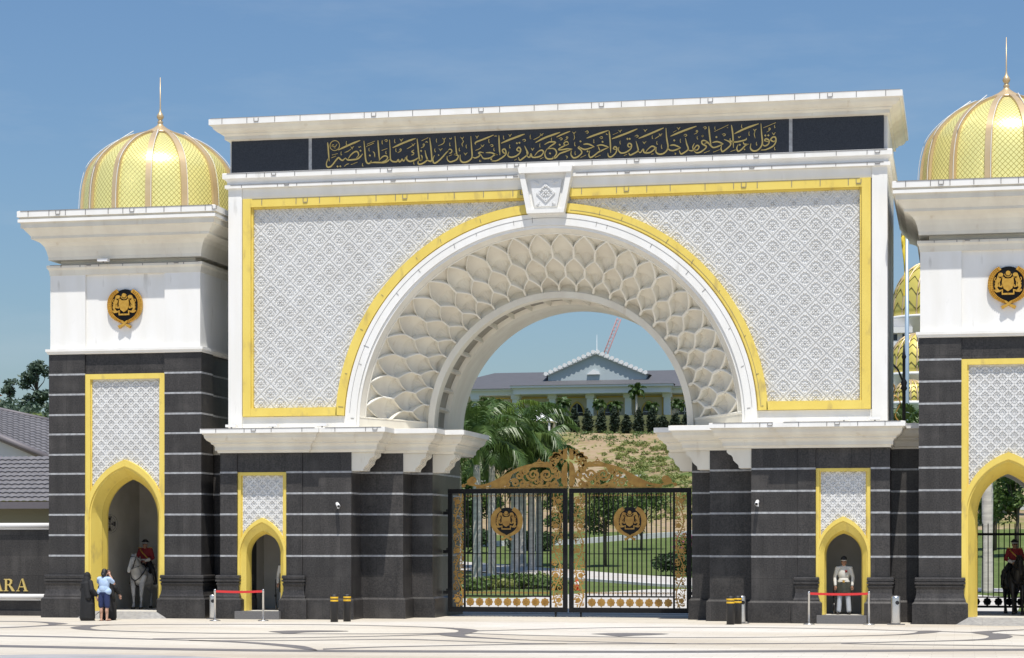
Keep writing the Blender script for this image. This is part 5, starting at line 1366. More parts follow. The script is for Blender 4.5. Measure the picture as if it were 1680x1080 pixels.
def flood(loc, label, rz=0):
    T = thing('floodlight', label, 'floodlight', loc, rz, 'small floodlights on the ledges')
    m = MB(); m.box(-.17, .17, -.10, .10, .04, .12); m.obj('housing', 'whitepaint', T)
    m = MB(); m.box(-.02, .02, -.02, .02, 0, .04); m.obj('foot', 'clip', T)
    return T
for x, lb in ((-8.65, 'left of the two floodlights on the left ledge'), (-7.05, 'right of the two floodlights on the left ledge'), (8.95, 'floodlight on the right ledge under the corner of the yellow frame'), (9.85, 'floodlight at the outer end of the right ledge'), (-10.0, 'flat floodlight at the outer end of the left ledge')):
    flood((x, -.30, 5.957), lb)
flood((-14.3, -.22, 11.27), 'small floodlight under the cornice of the left tower')
fan = thing('wall_fan', 'grey wall fan on the left side inside the niche of the grey horse', 'fan', (-14.90, 1.55, 3.0))
m = MB(); m.tube([(-.09, 0, 0), (0.12, 0, 0)], .02, 6); m.obj('arm', 'clip', fan)
m = MB()
for r in (.30, .22, .12): m.tube([(.18 + .0, r * math.cos(a), r * math.sin(a)) for a in [k * math.pi / 12 for k in range(24)]], .009, 5, closed=True)
for k in range(12): m.tube([(.18, 0, 0), (.18, .30 * math.cos(k * math.pi / 6), .30 * math.sin(k * math.pi / 6))], .005, 4)
m.v = [(p[0] * .8 + p[1] * .5, p[1] * .8 - p[0] * .5, p[2]) for p in m.v]
m.obj('cage', 'clip', fan)
m = MB()
for k in range(4):
    a = k * math.pi / 2; m.add([(.14, .03 * math.cos(a + q) if r == 0 else .26 * math.cos(a + q), .03 * math.sin(a + q) if r == 0 else .26 * math.sin(a + q)) for r, q in ((0, -.3), (1, -.35), (1, .35), (0, .3))], [(0, 1, 2, 3)])
m.v = [(p[0] * .8 + p[1] * .5, p[1] * .8 - p[0] * .5, p[2]) for p in m.v]
m.obj('blade', 'dark', fan)
# iron fence behind the black horse
fe = thing('iron_fence', 'black iron railing with round rosettes closing the passage of the right tower', 'fence', (13.68, 6.4, 0))
m = MB(); m.box(-2.4, 2.4, -.025, .025, 2.62, 2.70); m.box(-2.4, 2.4, -.025, .025, .30, .37); m.box(-2.4, 2.4, -.02, .02, .62, .66); m.box(-2.4, 2.4, -.03, .03, .02, .10); m.obj('rail', 'black', fe)
for i in range(29):
    x = -2.35 + i * .168; m = MB(); m.box(x - .016, x + .016, -.016, .016, .663, 2.96); m.prism([(x - .02, 2.96), (x + .02, 2.96), (x, 3.04)], 'xz', -.016, .016); m.obj('bar', 'black', fe)
for i in range(14):
    x = -2.28 + i * .35; m = MB(); m.prism([(x + .125 * (1 + .07 * math.cos(8 * a)) * math.cos(a), .495 + .125 * (1 + .07 * math.cos(8 * a)) * math.sin(a)) for a in [2 * math.pi * k / 32 for k in range(32)]], 'xz', -.02, .02); m.obj('rosette', 'black', fe)
INLAY_BANDS = [[[-10.63,-17.34,-10.47,-17.36,-10.32,-17.37,-10.17,-17.38,-9.96,-17.41,-9.66,-17.44,-9.24,-17.5,-8.74,-17.57,-8.18,-17.65,-7.62,-17.72,-7.09,-17.79,-6.59,-17.85,-6.11,-17.91,-5.64,-17.97,-5.14,-18.02,-4.63,-18.05,-4.09,-18.08,-3.53,-18.11,-2.95,-18.12,-2.36,-18.12,-1.74,-18.09,-1.11,-18.04,-0.45,-17.96,0.23,-17.87,0.93,-17.76,1.64,-17.65,2.42,-17.53,3.25,-17.39,4.08,-17.25,4.85,-17.11,5.5,-16.98,5.98,-16.87,6.34,-16.77,6.64,-16.68,6.95,-16.58,7.33,-16.46,7.79,-16.32,8.28,-16.17,8.8,-16.01,9.36,-15.83,9.97,-15.63,10.68,-15.38,11.5,-15.09,12.34,-14.79,13.11,-14.51,13.71,-14.28,14.1,-14.13,14.34,-14.02,14.49,-13.94,14.62,-13.86,14.8,-13.77],[-10.15,-18.32,-9.99,-18.33,-9.85,-18.35,-9.7,-18.36,-9.49,-18.38,-9.2,-18.41,-8.79,-18.46,-8.3,-18.53,-7.76,-18.6,-7.21,-18.68,-6.69,-18.74,-6.21,-18.8,-5.74,-18.85,-5.27,-18.9,-4.79,-18.95,-4.28,-18.98,-3.75,-19.0,-3.21,-19.03,-2.65,-19.04,-2.06,-19.03,-1.46,-19.0,-0.84,-18.95,-0.2,-18.87,0.47,-18.78,1.15,-18.68,1.85,-18.57,2.61,-18.45,3.43,-18.31,4.24,-18.17,5.0,-18.03,5.63,-17.91,6.11,-17.8,6.46,-17.7,6.75,-17.61,7.05,-17.51,7.43,-17.4,7.88,-17.26,8.36,-17.12,8.87,-16.96,9.42,-16.79,10.01,-16.59,10.71,-16.35,11.52,-16.07,12.34,-15.77,13.09,-15.5,13.68,-15.28,14.06,-15.13,14.3,-15.03,14.45,-14.95,14.58,-14.87,14.75,-14.79]],[[-12.7,-12.47,-12.57,-12.5,-12.45,-12.52,-12.33,-12.55,-12.17,-12.57,-11.95,-12.61,-11.66,-12.65,-11.32,-12.68,-10.94,-12.73,-10.54,-12.78,-10.16,-12.85,-9.8,-12.94,-9.43,-13.04,-9.06,-13.16,-8.68,-13.28,-8.29,-13.4,-7.85,-13.53,-7.39,-13.68,-6.93,-13.82,-6.49,-13.97,-6.09,-14.1,-5.75,-14.22,-5.45,-14.32,-5.17,-14.43,-4.9,-14.54,-4.63,-14.68,-4.37,-14.84,-4.11,-15.03,-3.86,-15.22,-3.63,-15.42,-3.41,-15.61,-3.21,-15.79,-3.02,-15.96,-2.84,-16.13,-2.68,-16.33,-2.51,-16.55,-2.35,-16.82,-2.2,-17.11,-2.05,-17.43,-1.9,-17.74,-1.76,-18.04],[-12.38,-13.14,-12.24,-13.16,-12.13,-13.19,-12.01,-13.21,-11.85,-13.24,-11.64,-13.27,-11.35,-13.31,-11.01,-13.35,-10.63,-13.39,-10.25,-13.44,-9.88,-13.51,-9.52,-13.58,-9.17,-13.66,-8.82,-13.74,-8.45,-13.84,-8.07,-13.94,-7.65,-14.05,-7.2,-14.16,-6.75,-14.29,-6.32,-14.42,-5.92,-14.56,-5.57,-14.71,-5.25,-14.87,-4.95,-15.03,-4.66,-15.22,-4.38,-15.42,-4.09,-15.66,-3.81,-15.92,-3.54,-16.19,-3.28,-16.47,-3.04,-16.74,-2.81,-17.01,-2.59,-17.29,-2.39,-17.57,-2.2,-17.82,-2.05,-18.03,-1.92,-18.18,-1.83,-18.29,-1.76,-18.38,-1.68,-18.46,-1.6,-18.55]],[[-7.42,-13.53,-7.24,-13.43,-7.06,-13.33,-6.87,-13.24,-6.68,-13.14,-6.48,-13.05,-6.26,-12.98,-6.02,-12.91,-5.78,-12.84,-5.54,-12.77,-5.32,-12.71,-5.11,-12.64,-4.91,-12.58,-4.72,-12.51,-4.52,-12.44,-4.31,-12.34,-4.08,-12.2,-3.83,-12.04,-3.57,-11.87,-3.33,-11.7,-3.11,-11.55,-2.93,-11.43,-2.79,-11.34,-2.65,-11.25,-2.5,-11.13,-2.31,-10.95,-2.08,-10.69,-1.81,-10.38,-1.52,-10.03,-1.23,-9.67,-0.94,-9.32],[-7.31,-13.82,-7.12,-13.73,-6.94,-13.65,-6.75,-13.57,-6.55,-13.49,-6.35,-13.41,-6.13,-13.34,-5.89,-13.27,-5.65,-13.2,-5.42,-13.13,-5.19,-13.06,-4.99,-12.99,-4.8,-12.92,-4.61,-12.85,-4.42,-12.77,-4.21,-12.66,-3.98,-12.53,-3.73,-12.37,-3.47,-12.2,-3.23,-12.04,-3.01,-11.89,-2.83,-11.77,-2.69,-11.67,-2.56,-11.58,-2.41,-11.46,-2.22,-11.29,-1.98,-11.07,-1.7,-10.8,-1.4,-10.5,-1.1,-10.19,-0.8,-9.89]],[[-6.18,-14.28,-5.85,-14.23,-5.51,-14.17,-5.17,-14.12,-4.85,-14.06,-4.56,-13.99,-4.31,-13.92,-4.09,-13.84,-3.89,-13.76,-3.68,-13.67,-3.45,-13.56,-3.19,-13.43,-2.9,-13.29,-2.62,-13.14,-2.34,-12.99,-2.09,-12.87,-1.89,-12.76,-1.71,-12.66,-1.55,-12.57,-1.38,-12.52,-1.18,-12.51,-0.95,-12.56,-0.71,-12.66,-0.45,-12.78,-0.18,-12.93,0.13,-13.08,0.48,-13.24,0.87,-13.43,1.27,-13.62,1.65,-13.79,1.97,-13.91,2.23,-13.99,2.43,-14.03,2.62,-14.05,2.81,-14.04,3.03,-14.02,3.27,-13.98,3.51,-13.92,3.77,-13.84,4.07,-13.75,4.43,-13.66,4.87,-13.57,5.37,-13.48,5.91,-13.38,6.46,-13.26,6.98,-13.13,7.51,-12.97,8.05,-12.79,8.58,-12.6,9.08,-12.41,9.51,-12.22,9.87,-12.03,10.17,-11.84,10.43,-11.65,10.67,-11.46,10.92,-11.28,11.18,-11.11,11.43,-10.94,11.67,-10.77,11.88,-10.62,12.08,-10.46,12.23,-10.32,12.35,-10.19,12.46,-10.06,12.55,-9.93,12.66,-9.8],[-6.08,-14.56,-5.74,-14.51,-5.4,-14.46,-5.06,-14.42,-4.74,-14.36,-4.45,-14.3,-4.2,-14.23,-3.99,-14.15,-3.79,-14.07,-3.58,-13.98,-3.35,-13.87,-3.09,-13.75,-2.81,-13.6,-2.53,-13.45,-2.25,-13.31,-2.0,-13.19,-1.8,-13.09,-1.62,-13.0,-1.45,-12.93,-1.28,-12.89,-1.07,-12.89,-0.85,-12.95,-0.61,-13.04,-0.36,-13.17,-0.08,-13.31,0.22,-13.45,0.56,-13.61,0.95,-13.8,1.35,-13.98,1.73,-14.15,2.05,-14.28,2.3,-14.35,2.51,-14.4,2.69,-14.42,2.88,-14.42,3.1,-14.41,3.34,-14.37,3.58,-14.31,3.84,-14.23,4.14,-14.14,4.5,-14.05,4.93,-13.97,5.43,-13.87,5.96,-13.77,6.5,-13.66,7.02,-13.52,7.54,-13.37,8.08,-13.19,8.61,-13.0,9.1,-12.81,9.53,-12.62,9.89,-12.44,10.19,-12.25,10.45,-12.06,10.69,-11.87,10.93,-11.7,11.19,-11.53,11.44,-11.36,11.67,-11.2,11.89,-11.06,12.08,-10.92,12.23,-10.81,12.35,-10.72,12.45,-10.64,12.55,-10.56,12.66,-10.47]],[[-1.78,-17.52,-1.59,-17.3,-1.4,-17.07,-1.21,-16.84,-1.01,-16.62,-0.8,-16.41,-0.58,-16.23,-0.35,-16.06,-0.11,-15.89,0.15,-15.73,0.43,-15.55,0.74,-15.34,1.09,-15.11,1.44,-14.87,1.79,-14.66,2.09,-14.48,2.35,-14.36,2.57,-14.27,2.77,-14.2,2.97,-14.14,3.18,-14.07],[-1.64,-17.97,-1.46,-17.73,-1.28,-17.49,-1.09,-17.25,-0.9,-17.01,-0.69,-16.8,-0.47,-16.6,-0.25,-16.43,-0.01,-16.27,0.25,-16.1,0.52,-15.91,0.83,-15.7,1.17,-15.47,1.52,-15.23,1.86,-15.02,2.16,-14.84,2.42,-14.7,2.64,-14.6,2.84,-14.52,3.03,-14.45,3.24,-14.36]],[[-17.53,-3.39,-17.28,-3.39,-17.03,-3.38,-16.79,-3.37,-16.56,-3.36,-16.34,-3.35,-16.16,-3.34,-16.0,-3.32,-15.85,-3.31,-15.71,-3.3,-15.56,-3.32,-15.41,-3.35,-15.26,-3.41,-15.11,-3.47,-14.97,-3.54,-14.83,-3.62,-14.7,-3.71,-14.58,-3.8,-14.46,-3.9,-14.34,-4.0,-14.22,-4.1],[-17.32,-3.81,-17.08,-3.8,-16.83,-3.79,-16.59,-3.78,-16.36,-3.78,-16.15,-3.77,-15.96,-3.76,-15.81,-3.74,-15.66,-3.73,-15.51,-3.74,-15.35,-3.78,-15.18,-3.87,-15.0,-3.98,-14.81,-4.12,-14.63,-4.28,-14.46,-4.44,-14.29,-4.62,-14.12,-4.82,-13.96,-5.02,-13.79,-5.23,-13.63,-5.43]],[[-14.92,-8.66,-14.78,-8.5,-14.62,-8.34,-14.47,-8.18,-14.33,-8.02,-14.21,-7.86,-14.11,-7.69,-14.03,-7.53,-13.96,-7.36,-13.9,-7.2,-13.84,-7.05,-13.8,-6.9,-13.76,-6.76,-13.73,-6.63,-13.71,-6.49,-13.69,-6.35,-13.67,-6.21,-13.66,-6.06,-13.66,-5.92,-13.65,-5.77,-13.64,-5.62],[-14.67,-9.17,-14.53,-9.01,-14.38,-8.85,-14.22,-8.69,-14.08,-8.53,-13.96,-8.38,-13.86,-8.22,-13.78,-8.06,-13.7,-7.91,-13.64,-7.76,-13.58,-7.62,-13.53,-7.48,-13.5,-7.35,-13.47,-7.22,-13.44,-7.09,-13.41,-6.98,-13.38,-6.87,-13.35,-6.76,-13.32,-6.67,-13.29,-6.57,-13.26,-6.47]],[[-13.5,-6.15,-13.33,-6.11,-13.16,-6.07,-12.99,-6.03,-12.82,-5.99,-12.66,-5.93,-12.5,-5.85,-12.35,-5.75,-12.21,-5.65,-12.06,-5.55,-11.92,-5.44],[-13.35,-6.49,-13.18,-6.45,-13.01,-6.41,-12.84,-6.37,-12.67,-6.33,-12.51,-6.26,-12.36,-6.19,-12.21,-6.09,-12.06,-5.99,-11.92,-5.89,-11.77,-5.79]],[[-12.21,-5.65,-12.01,-5.52,-11.81,-5.39,-11.61,-5.26,-11.39,-5.13,-11.15,-5.0,-10.89,-4.88,-10.61,-4.75,-10.31,-4.63,-10.0,-4.51,-9.68,-4.41,-9.35,-4.31,-9.01,-4.23,-8.65,-4.15,-8.29,-4.09,-7.93,-4.04,-7.56,-4.0,-7.18,-3.98,-6.8,-3.97,-6.43,-3.97,-6.08,-3.98,-5.76,-4.0,-5.47,-4.02,-5.18,-4.06,-4.88,-4.11,-4.55,-4.2,-4.15,-4.33,-3.71,-4.49,-3.27,-4.68,-2.86,-4.85,-2.52,-5.0,-2.27,-5.12,-2.08,-5.23,-1.92,-5.33,-1.77,-5.42,-1.6,-5.52],[-12.03,-6.07,-11.83,-5.93,-11.65,-5.78,-11.45,-5.63,-11.25,-5.49,-11.01,-5.35,-10.75,-5.22,-10.48,-5.09,-10.18,-4.97,-9.87,-4.86,-9.55,-4.76,-9.22,-4.67,-8.88,-4.58,-8.53,-4.51,-8.17,-4.44,-7.81,-4.39,-7.44,-4.36,-7.07,-4.33,-6.69,-4.32,-6.32,-4.32,-5.98,-4.34,-5.66,-4.36,-5.36,-4.38,-5.07,-4.43,-4.77,-4.49,-4.44,-4.59,-4.04,-4.73,-3.6,-4.91,-3.16,-5.1,-2.75,-5.3,-2.41,-5.47,-2.15,-5.61,-1.95,-5.75,-1.78,-5.88,-1.63,-6.0,-1.45,-6.13]],[[-10.64,-8.95,-10.43,-9.06,-10.23,-9.17,-10.03,-9.29,-9.8,-9.4,-9.53,-9.51,-9.18,-9.64,-8.78,-9.77,-8.35,-9.9,-7.94,-10.01,-7.57,-10.09,-7.26,-10.15,-6.96,-10.18,-6.69,-10.2,-6.43,-10.21,-6.18,-10.21,-5.94,-10.2,-5.72,-10.18,-5.5,-10.16,-5.28,-10.12,-5.04,-10.08,-4.77,-10.04,-4.47,-9.99,-4.17,-9.93,-3.88,-9.87,-3.62,-9.82,-3.4,-9.78,-3.22,-9.75,-3.05,-9.72,-2.88,-9.68,-2.68,-9.63,-2.44,-9.56,-2.19,-9.49,-1.92,-9.41,-1.68,-9.31,-1.47,-9.2,-1.3,-9.06,-1.17,-8.91,-1.06,-8.74,-0.95,-8.57,-0.83,-8.4],[-10.4,-9.51,-10.2,-9.6,-10.02,-9.69,-9.83,-9.78,-9.61,-9.86,-9.35,-9.96,-9.01,-10.06,-8.62,-10.17,-8.2,-10.28,-7.8,-10.38,-7.44,-10.45,-7.13,-10.5,-6.84,-10.52,-6.57,-10.53,-6.32,-10.53,-6.07,-10.53,-5.83,-10.52,-5.61,-10.5,-5.4,-10.47,-5.18,-10.44,-4.94,-10.41,-4.67,-10.36,-4.37,-10.31,-4.07,-10.25,-3.78,-10.2,-3.52,-10.15,-3.31,-10.11,-3.13,-10.07,-2.96,-10.04,-2.79,-10.0,-2.59,-9.95,-2.36,-9.89,-2.1,-9.82,-1.84,-9.74,-1.59,-9.65,-1.37,-9.56,-1.2,-9.46,-1.06,-9.35,-0.94,-9.23,-0.82,-9.11,-0.69,-9.0]],[[-0.6,-7.23,-0.46,-7.12,-0.33,-7.03,-0.2,-6.93,-0.05,-6.81,0.13,-6.64,0.35,-6.42,0.6,-6.16,0.87,-5.87,1.15,-5.59,1.41,-5.34,1.66,-5.12,1.9,-4.93,2.14,-4.75,2.39,-4.58,2.64,-4.43,2.88,-4.29,3.12,-4.16,3.36,-4.05,3.63,-3.94,3.94,-3.85,4.3,-3.76,4.72,-3.67,5.15,-3.6,5.57,-3.54,5.97,-3.51,6.34,-3.49,6.68,-3.49,7.02,-3.5,7.35,-3.54,7.69,-3.58,8.04,-3.65,8.4,-3.74,8.75,-3.84,9.09,-3.95,9.41,-4.06,9.71,-4.19,10.0,-4.33,10.27,-4.47,10.52,-4.6,10.75,-4.7,10.95,-4.77,11.11,-4.82,11.27,-4.86,11.41,-4.9,11.57,-4.96,11.74,-5.04,11.91,-5.14,12.08,-5.24,12.24,-5.33,12.37,-5.39,12.48,-5.42,12.56,-5.43,12.63,-5.43,12.7,-5.42,12.77,-5.42],[-0.49,-7.69,-0.36,-7.57,-0.24,-7.45,-0.12,-7.32,0.03,-7.18,0.2,-7.0,0.42,-6.77,0.67,-6.49,0.94,-6.2,1.21,-5.92,1.47,-5.67,1.72,-5.45,1.96,-5.26,2.2,-5.08,2.44,-4.92,2.69,-4.77,2.93,-4.63,3.17,-4.5,3.41,-4.39,3.68,-4.28,3.99,-4.19,4.35,-4.1,4.76,-4.02,5.19,-3.94,5.61,-3.89,6.01,-3.85,6.37,-3.83,6.72,-3.83,7.05,-3.84,7.38,-3.88,7.72,-3.93,8.07,-4.0,8.42,-4.09,8.77,-4.21,9.11,-4.32,9.42,-4.44,9.72,-4.56,10.01,-4.7,10.28,-4.83,10.53,-4.96,10.76,-5.07,10.96,-5.14,11.12,-5.2,11.27,-5.25,11.42,-5.3,11.57,-5.36,11.74,-5.44,11.91,-5.54,12.08,-5.64,12.24,-5.72,12.37,-5.78,12.48,-5.82,12.56,-5.83,12.63,-5.82,12.7,-5.82,12.77,-5.82]],[[-0.41,-8.78,-0.19,-8.91,0.02,-9.03,0.23,-9.15,0.46,-9.27,0.71,-9.39,1.0,-9.5,1.31,-9.61,1.64,-9.72,1.96,-9.81,2.26,-9.9,2.54,-9.97,2.8,-10.03,3.06,-10.08,3.32,-10.13,3.57,-10.16,3.82,-10.2,4.05,-10.24,4.29,-10.26,4.55,-10.27,4.83,-10.26,5.16,-10.21,5.53,-10.15,5.92,-10.07,6.29,-9.98,6.64,-9.88,6.96,-9.76,7.26,-9.64,7.55,-9.5,7.83,-9.36,8.12,-9.21,8.42,-9.05,8.73,-8.89,9.04,-8.71,9.33,-8.53,9.61,-8.33,9.88,-8.12,10.15,-7.89,10.4,-7.65,10.62,-7.4,10.81,-7.15,10.96,-6.89,11.06,-6.63,11.13,-6.35,11.21,-6.07,11.29,-5.8],[-0.31,-9.22,-0.09,-9.33,0.11,-9.44,0.32,-9.54,0.54,-9.65,0.79,-9.75,1.07,-9.85,1.38,-9.95,1.7,-10.04,2.02,-10.13,2.32,-10.21,2.59,-10.28,2.86,-10.34,3.11,-10.39,3.37,-10.44,3.62,-10.47,3.87,-10.51,4.1,-10.55,4.34,-10.57,4.59,-10.58,4.88,-10.56,5.21,-10.52,5.57,-10.46,5.95,-10.38,6.33,-10.29,6.67,-10.19,6.99,-10.07,7.29,-9.95,7.57,-9.81,7.86,-9.67,8.15,-9.52,8.45,-9.37,8.75,-9.21,9.06,-9.05,9.35,-8.87,9.63,-8.69,9.9,-8.5,10.16,-8.29,10.41,-8.08,10.64,-7.87,10.83,-7.67,10.97,-7.48,11.07,-7.3,11.15,-7.12,11.22,-6.94,11.31,-6.76]],[[0.15,-10.83,0.45,-11.11,0.77,-11.39,1.07,-11.67,1.35,-11.91,1.6,-12.11,1.8,-12.25,1.97,-12.35,2.12,-12.42,2.27,-12.49,2.45,-12.55,2.65,-12.62,2.86,-12.69,3.09,-12.75,3.32,-12.81,3.56,-12.88,3.84,-12.95,4.13,-13.02,4.43,-13.1,4.71,-13.17,4.95,-13.23,5.14,-13.27,5.3,-13.31,5.44,-13.34,5.57,-13.37,5.71,-13.4],[0.33,-11.64,0.61,-11.82,0.9,-12.0,1.18,-12.17,1.44,-12.33,1.67,-12.47,1.87,-12.58,2.03,-12.66,2.18,-12.73,2.34,-12.8,2.51,-12.87,2.71,-12.94,2.92,-13.0,3.14,-13.06,3.38,-13.12,3.62,-13.19,3.89,-13.26,4.18,-13.33,4.48,-13.41,4.76,-13.47,5.0,-13.53,5.19,-13.57,5.34,-13.6,5.48,-13.62,5.61,-13.64,5.74,-13.67]],[[9.53,-12.58,9.82,-12.62,10.12,-12.67,10.41,-12.72,10.7,-12.76,10.96,-12.79,11.2,-12.8,11.41,-12.8,11.61,-12.8,11.83,-12.79,12.09,-12.8,12.4,-12.81,12.75,-12.82,13.11,-12.84,13.45,-12.86,13.75,-12.88,13.98,-12.9,14.18,-12.92,14.36,-12.94,14.52,-12.96,14.7,-12.98],[9.55,-12.88,9.84,-12.94,10.14,-12.99,10.43,-13.04,10.71,-13.09,10.97,-13.12,11.2,-13.13,11.41,-13.13,11.61,-13.13,11.83,-13.12,12.09,-13.13,12.39,-13.14,12.74,-13.17,13.1,-13.19,13.45,-13.22,13.74,-13.24,13.97,-13.26,14.17,-13.28,14.34,-13.3,14.51,-13.31,14.69,-13.33]],[[13.24,-6.03,13.31,-6.17,13.38,-6.32,13.45,-6.46,13.53,-6.6,13.61,-6.75,13.72,-6.91,13.84,-7.07,13.96,-7.23,14.08,-7.39,14.2,-7.55],[13.23,-6.42,13.3,-6.56,13.37,-6.7,13.44,-6.84,13.52,-6.98,13.61,-7.13,13.71,-7.28,13.83,-7.44,13.95,-7.6,14.07,-7.76,14.19,-7.91]],[[13.35,-4.05,13.48,-3.93,13.6,-3.82,13.73,-3.7,13.86,-3.58,14.02,-3.45,14.2,-3.32,14.39,-3.19,14.6,-3.05,14.82,-2.91,15.02,-2.78],[13.34,-4.54,13.47,-4.41,13.59,-4.28,13.72,-4.14,13.85,-4.01,14.01,-3.87,14.18,-3.74,14.38,-3.6,14.59,-3.47,14.8,-3.34,15.0,-3.2]]]
INLAY_SHAPES = [[-14.68,-3.94,-14.45,-4.03,-14.18,-4.19,-13.75,-4.59,-13.38,-5.04,-13.35,-5.39,-13.41,-5.71,-13.34,-6.06,-13.3,-6.39,-13.41,-6.74,-13.54,-6.89,-13.57,-6.51,-13.61,-5.99,-13.72,-5.65,-13.87,-5.33,-14.06,-4.97,-14.27,-4.6,-14.48,-4.27],[-12.16,-7.71,-12.27,-7.28,-12.34,-6.87,-12.33,-6.5,-12.27,-6.17,-12.15,-5.77,-12.02,-5.56,-11.95,-5.9,-11.89,-6.41,-11.82,-6.82,-11.74,-7.19,-11.66,-7.46,-11.55,-7.72,-11.4,-8.04,-11.2,-8.37,-10.97,-8.68,-10.73,-8.95,-10.49,-9.13,-10.33,-9.27,-10.35,-9.42,-10.51,-9.47,-10.78,-9.34,-11.1,-9.11,-11.41,-8.82,-11.7,-8.48,-11.94,-8.11],[-5.9,-9.03,-5.76,-8.72,-5.57,-8.44,-5.22,-8.24,-4.81,-8.11,-4.44,-8.08,-4.12,-8.13,-3.9,-8.28,-3.81,-8.47,-3.97,-8.67,-4.24,-8.88,-4.53,-9.06,-4.78,-9.31,-4.84,-9.86,-4.9,-10.26,-5.15,-10.03,-5.45,-9.61,-5.68,-9.32],[-2.43,-5.36,-1.8,-5.63,-1.23,-5.98,-0.8,-6.55,-0.5,-7.21,-0.4,-7.91,-0.38,-8.54,-0.33,-8.97,-0.29,-9.3,-0.3,-9.57,-0.29,-9.86,-0.18,-10.27,0.01,-10.72,0.34,-11.25,0.57,-11.66,0.39,-11.69,0.07,-11.52,-0.21,-11.23,-0.49,-10.82,-0.8,-10.33,-1.01,-9.83,-0.96,-9.43,-0.85,-9.03,-0.83,-8.57,-0.88,-8.06,-1.0,-7.47,-1.19,-6.9,-1.44,-6.44,-1.74,-6.04,-2.08,-5.69],[2.83,-8.76,3.0,-8.44,3.25,-8.17,3.7,-8.01,4.19,-7.97,4.6,-8.07,4.85,-8.29,4.74,-8.66,4.5,-9.04,4.3,-9.27,4.1,-9.49,3.95,-9.89,3.8,-10.1,3.53,-9.67,3.24,-9.12,3.02,-8.9],[11.21,-4.91,11.34,-4.82,11.48,-4.77,11.68,-4.81,11.81,-4.99,11.78,-5.46,11.66,-6.01,11.48,-6.48,11.28,-6.86,11.12,-7.11,10.97,-7.31,10.78,-7.64,10.67,-7.74,10.87,-7.15,11.11,-6.32,11.18,-5.62],[12.53,-5.55,12.78,-5.13,13.02,-4.73,13.27,-4.4,13.51,-4.1,13.8,-3.73,14.02,-3.49,14.07,-3.63,14.0,-3.91,13.77,-4.21,13.5,-4.55,13.31,-4.96,13.17,-5.38,13.12,-5.77,13.13,-6.09,13.2,-6.24,13.31,-6.44,13.45,-6.95,13.57,-7.5,13.61,-7.86,13.6,-8.22,13.53,-8.76,13.41,-9.31,13.21,-9.72,12.95,-10.08,12.61,-10.48,12.37,-10.7,12.46,-10.42,12.66,-9.97,12.8,-9.63,12.92,-9.24,12.99,-8.71,13.02,-8.16,13.01,-7.7,12.94,-7.27,12.82,-6.82,12.69,-6.38,12.6,-5.96]]
# ------------------------------------------------------------------ plaza
def plaza_mat():
    m = mat('pale_plaza_paving', (.60, .555, .475), .7, c2=(.47, .41, .325), scale=.16, detail=5, stretch=(.35, 1, 1), contrast=(.38, .64), c3=(.62, .59, .54), scale3=.11, cut3=(.5, .62))
    t = m.node_tree; L = t.links.new; b = t.nodes['Principled BSDF']; src = b.inputs['Base Color'].links[0].from_socket
    tc = t.nodes.new('ShaderNodeTexCoord'); br = t.nodes.new('ShaderNodeTexBrick'); L(tc.outputs['Object'], br.inputs['Vector'])
    br.inputs['Scale'].default_value = 1.0; br.inputs['Mortar Size'].default_value = .006; br.inputs['Brick Width'].default_value = .9; br.inputs['Row Height'].default_value = .45
    br.inputs['Color1'].default_value = (1, 1, 1, 1); br.inputs['Color2'].default_value = (.91, .90, .89, 1); br.inputs['Mortar'].default_value = (.72, .70, .68, 1)
    mx = t.nodes.new('ShaderNodeMix'); mx.data_type = 'RGBA'; mx.blend_type = 'MULTIPLY'; mx.inputs[0].default_value = 1
    L(src, mx.inputs[6]); L(br.outputs['Color'], mx.inputs[7]); L(mx.outputs[2], b.inputs['Base Color'])
    return m
M['plaza'] = plaza_mat()
M['inlay'] = mat('dark_inlay_paving', (.125, .115, .115), .65, c2=(.16, .15, .15), scale=3)
M['greypave'] = mat('grey_paving', (.36, .355, .36), .7, c2=(.30, .295, .30), scale=1.2)
m = MB(); m.box(-160, 160, -400, 6.6, -.3, 0); tag(m.obj('plaza', 'plaza'), kind='structure')
m = MB()
for A, B in INLAY_BANDS:
    k = len(A) // 2
    vs = [(A[2 * i], A[2 * i + 1], .004) for i in range(k)] + [(B[2 * i], B[2 * i + 1], .004) for i in range(k)]
    m.add(vs, [(i, i + 1, k + i + 1, k + i) for i in range(k - 1)])
for q in INLAY_SHAPES: m.add([(q[2 * i], q[2 * i + 1], .008) for i in range(len(q) // 2)], [list(range(len(q) // 2))])
tag(m.obj('pavement_inlay', 'inlay'), kind='structure')
m = MB()
def blobpoly(cx, cy, rx, ry, z, k=40, seed=1):
    r = random.Random(seed); ph = [r.uniform(0, 6.3) for _ in range(4)]
    return [(cx + rx * math.cos(a) * (1 + .12 * math.sin(3 * a + ph[0])), cy + ry * math.sin(a) * (1 + .1 * math.sin(2 * a + ph[1])), z) for a in [2 * math.pi * i / k for i in range(k)]]
m.add(blobpoly(-4.5, -24.2, 4.2, 3.0, .012, seed=3), [list(range(40))]); m.add(blobpoly(9.6, -22.2, 3.4, 1.7, .014, seed=5), [list(range(40))])
tag(m.obj('grey_paving', 'greypave'), kind='structure')

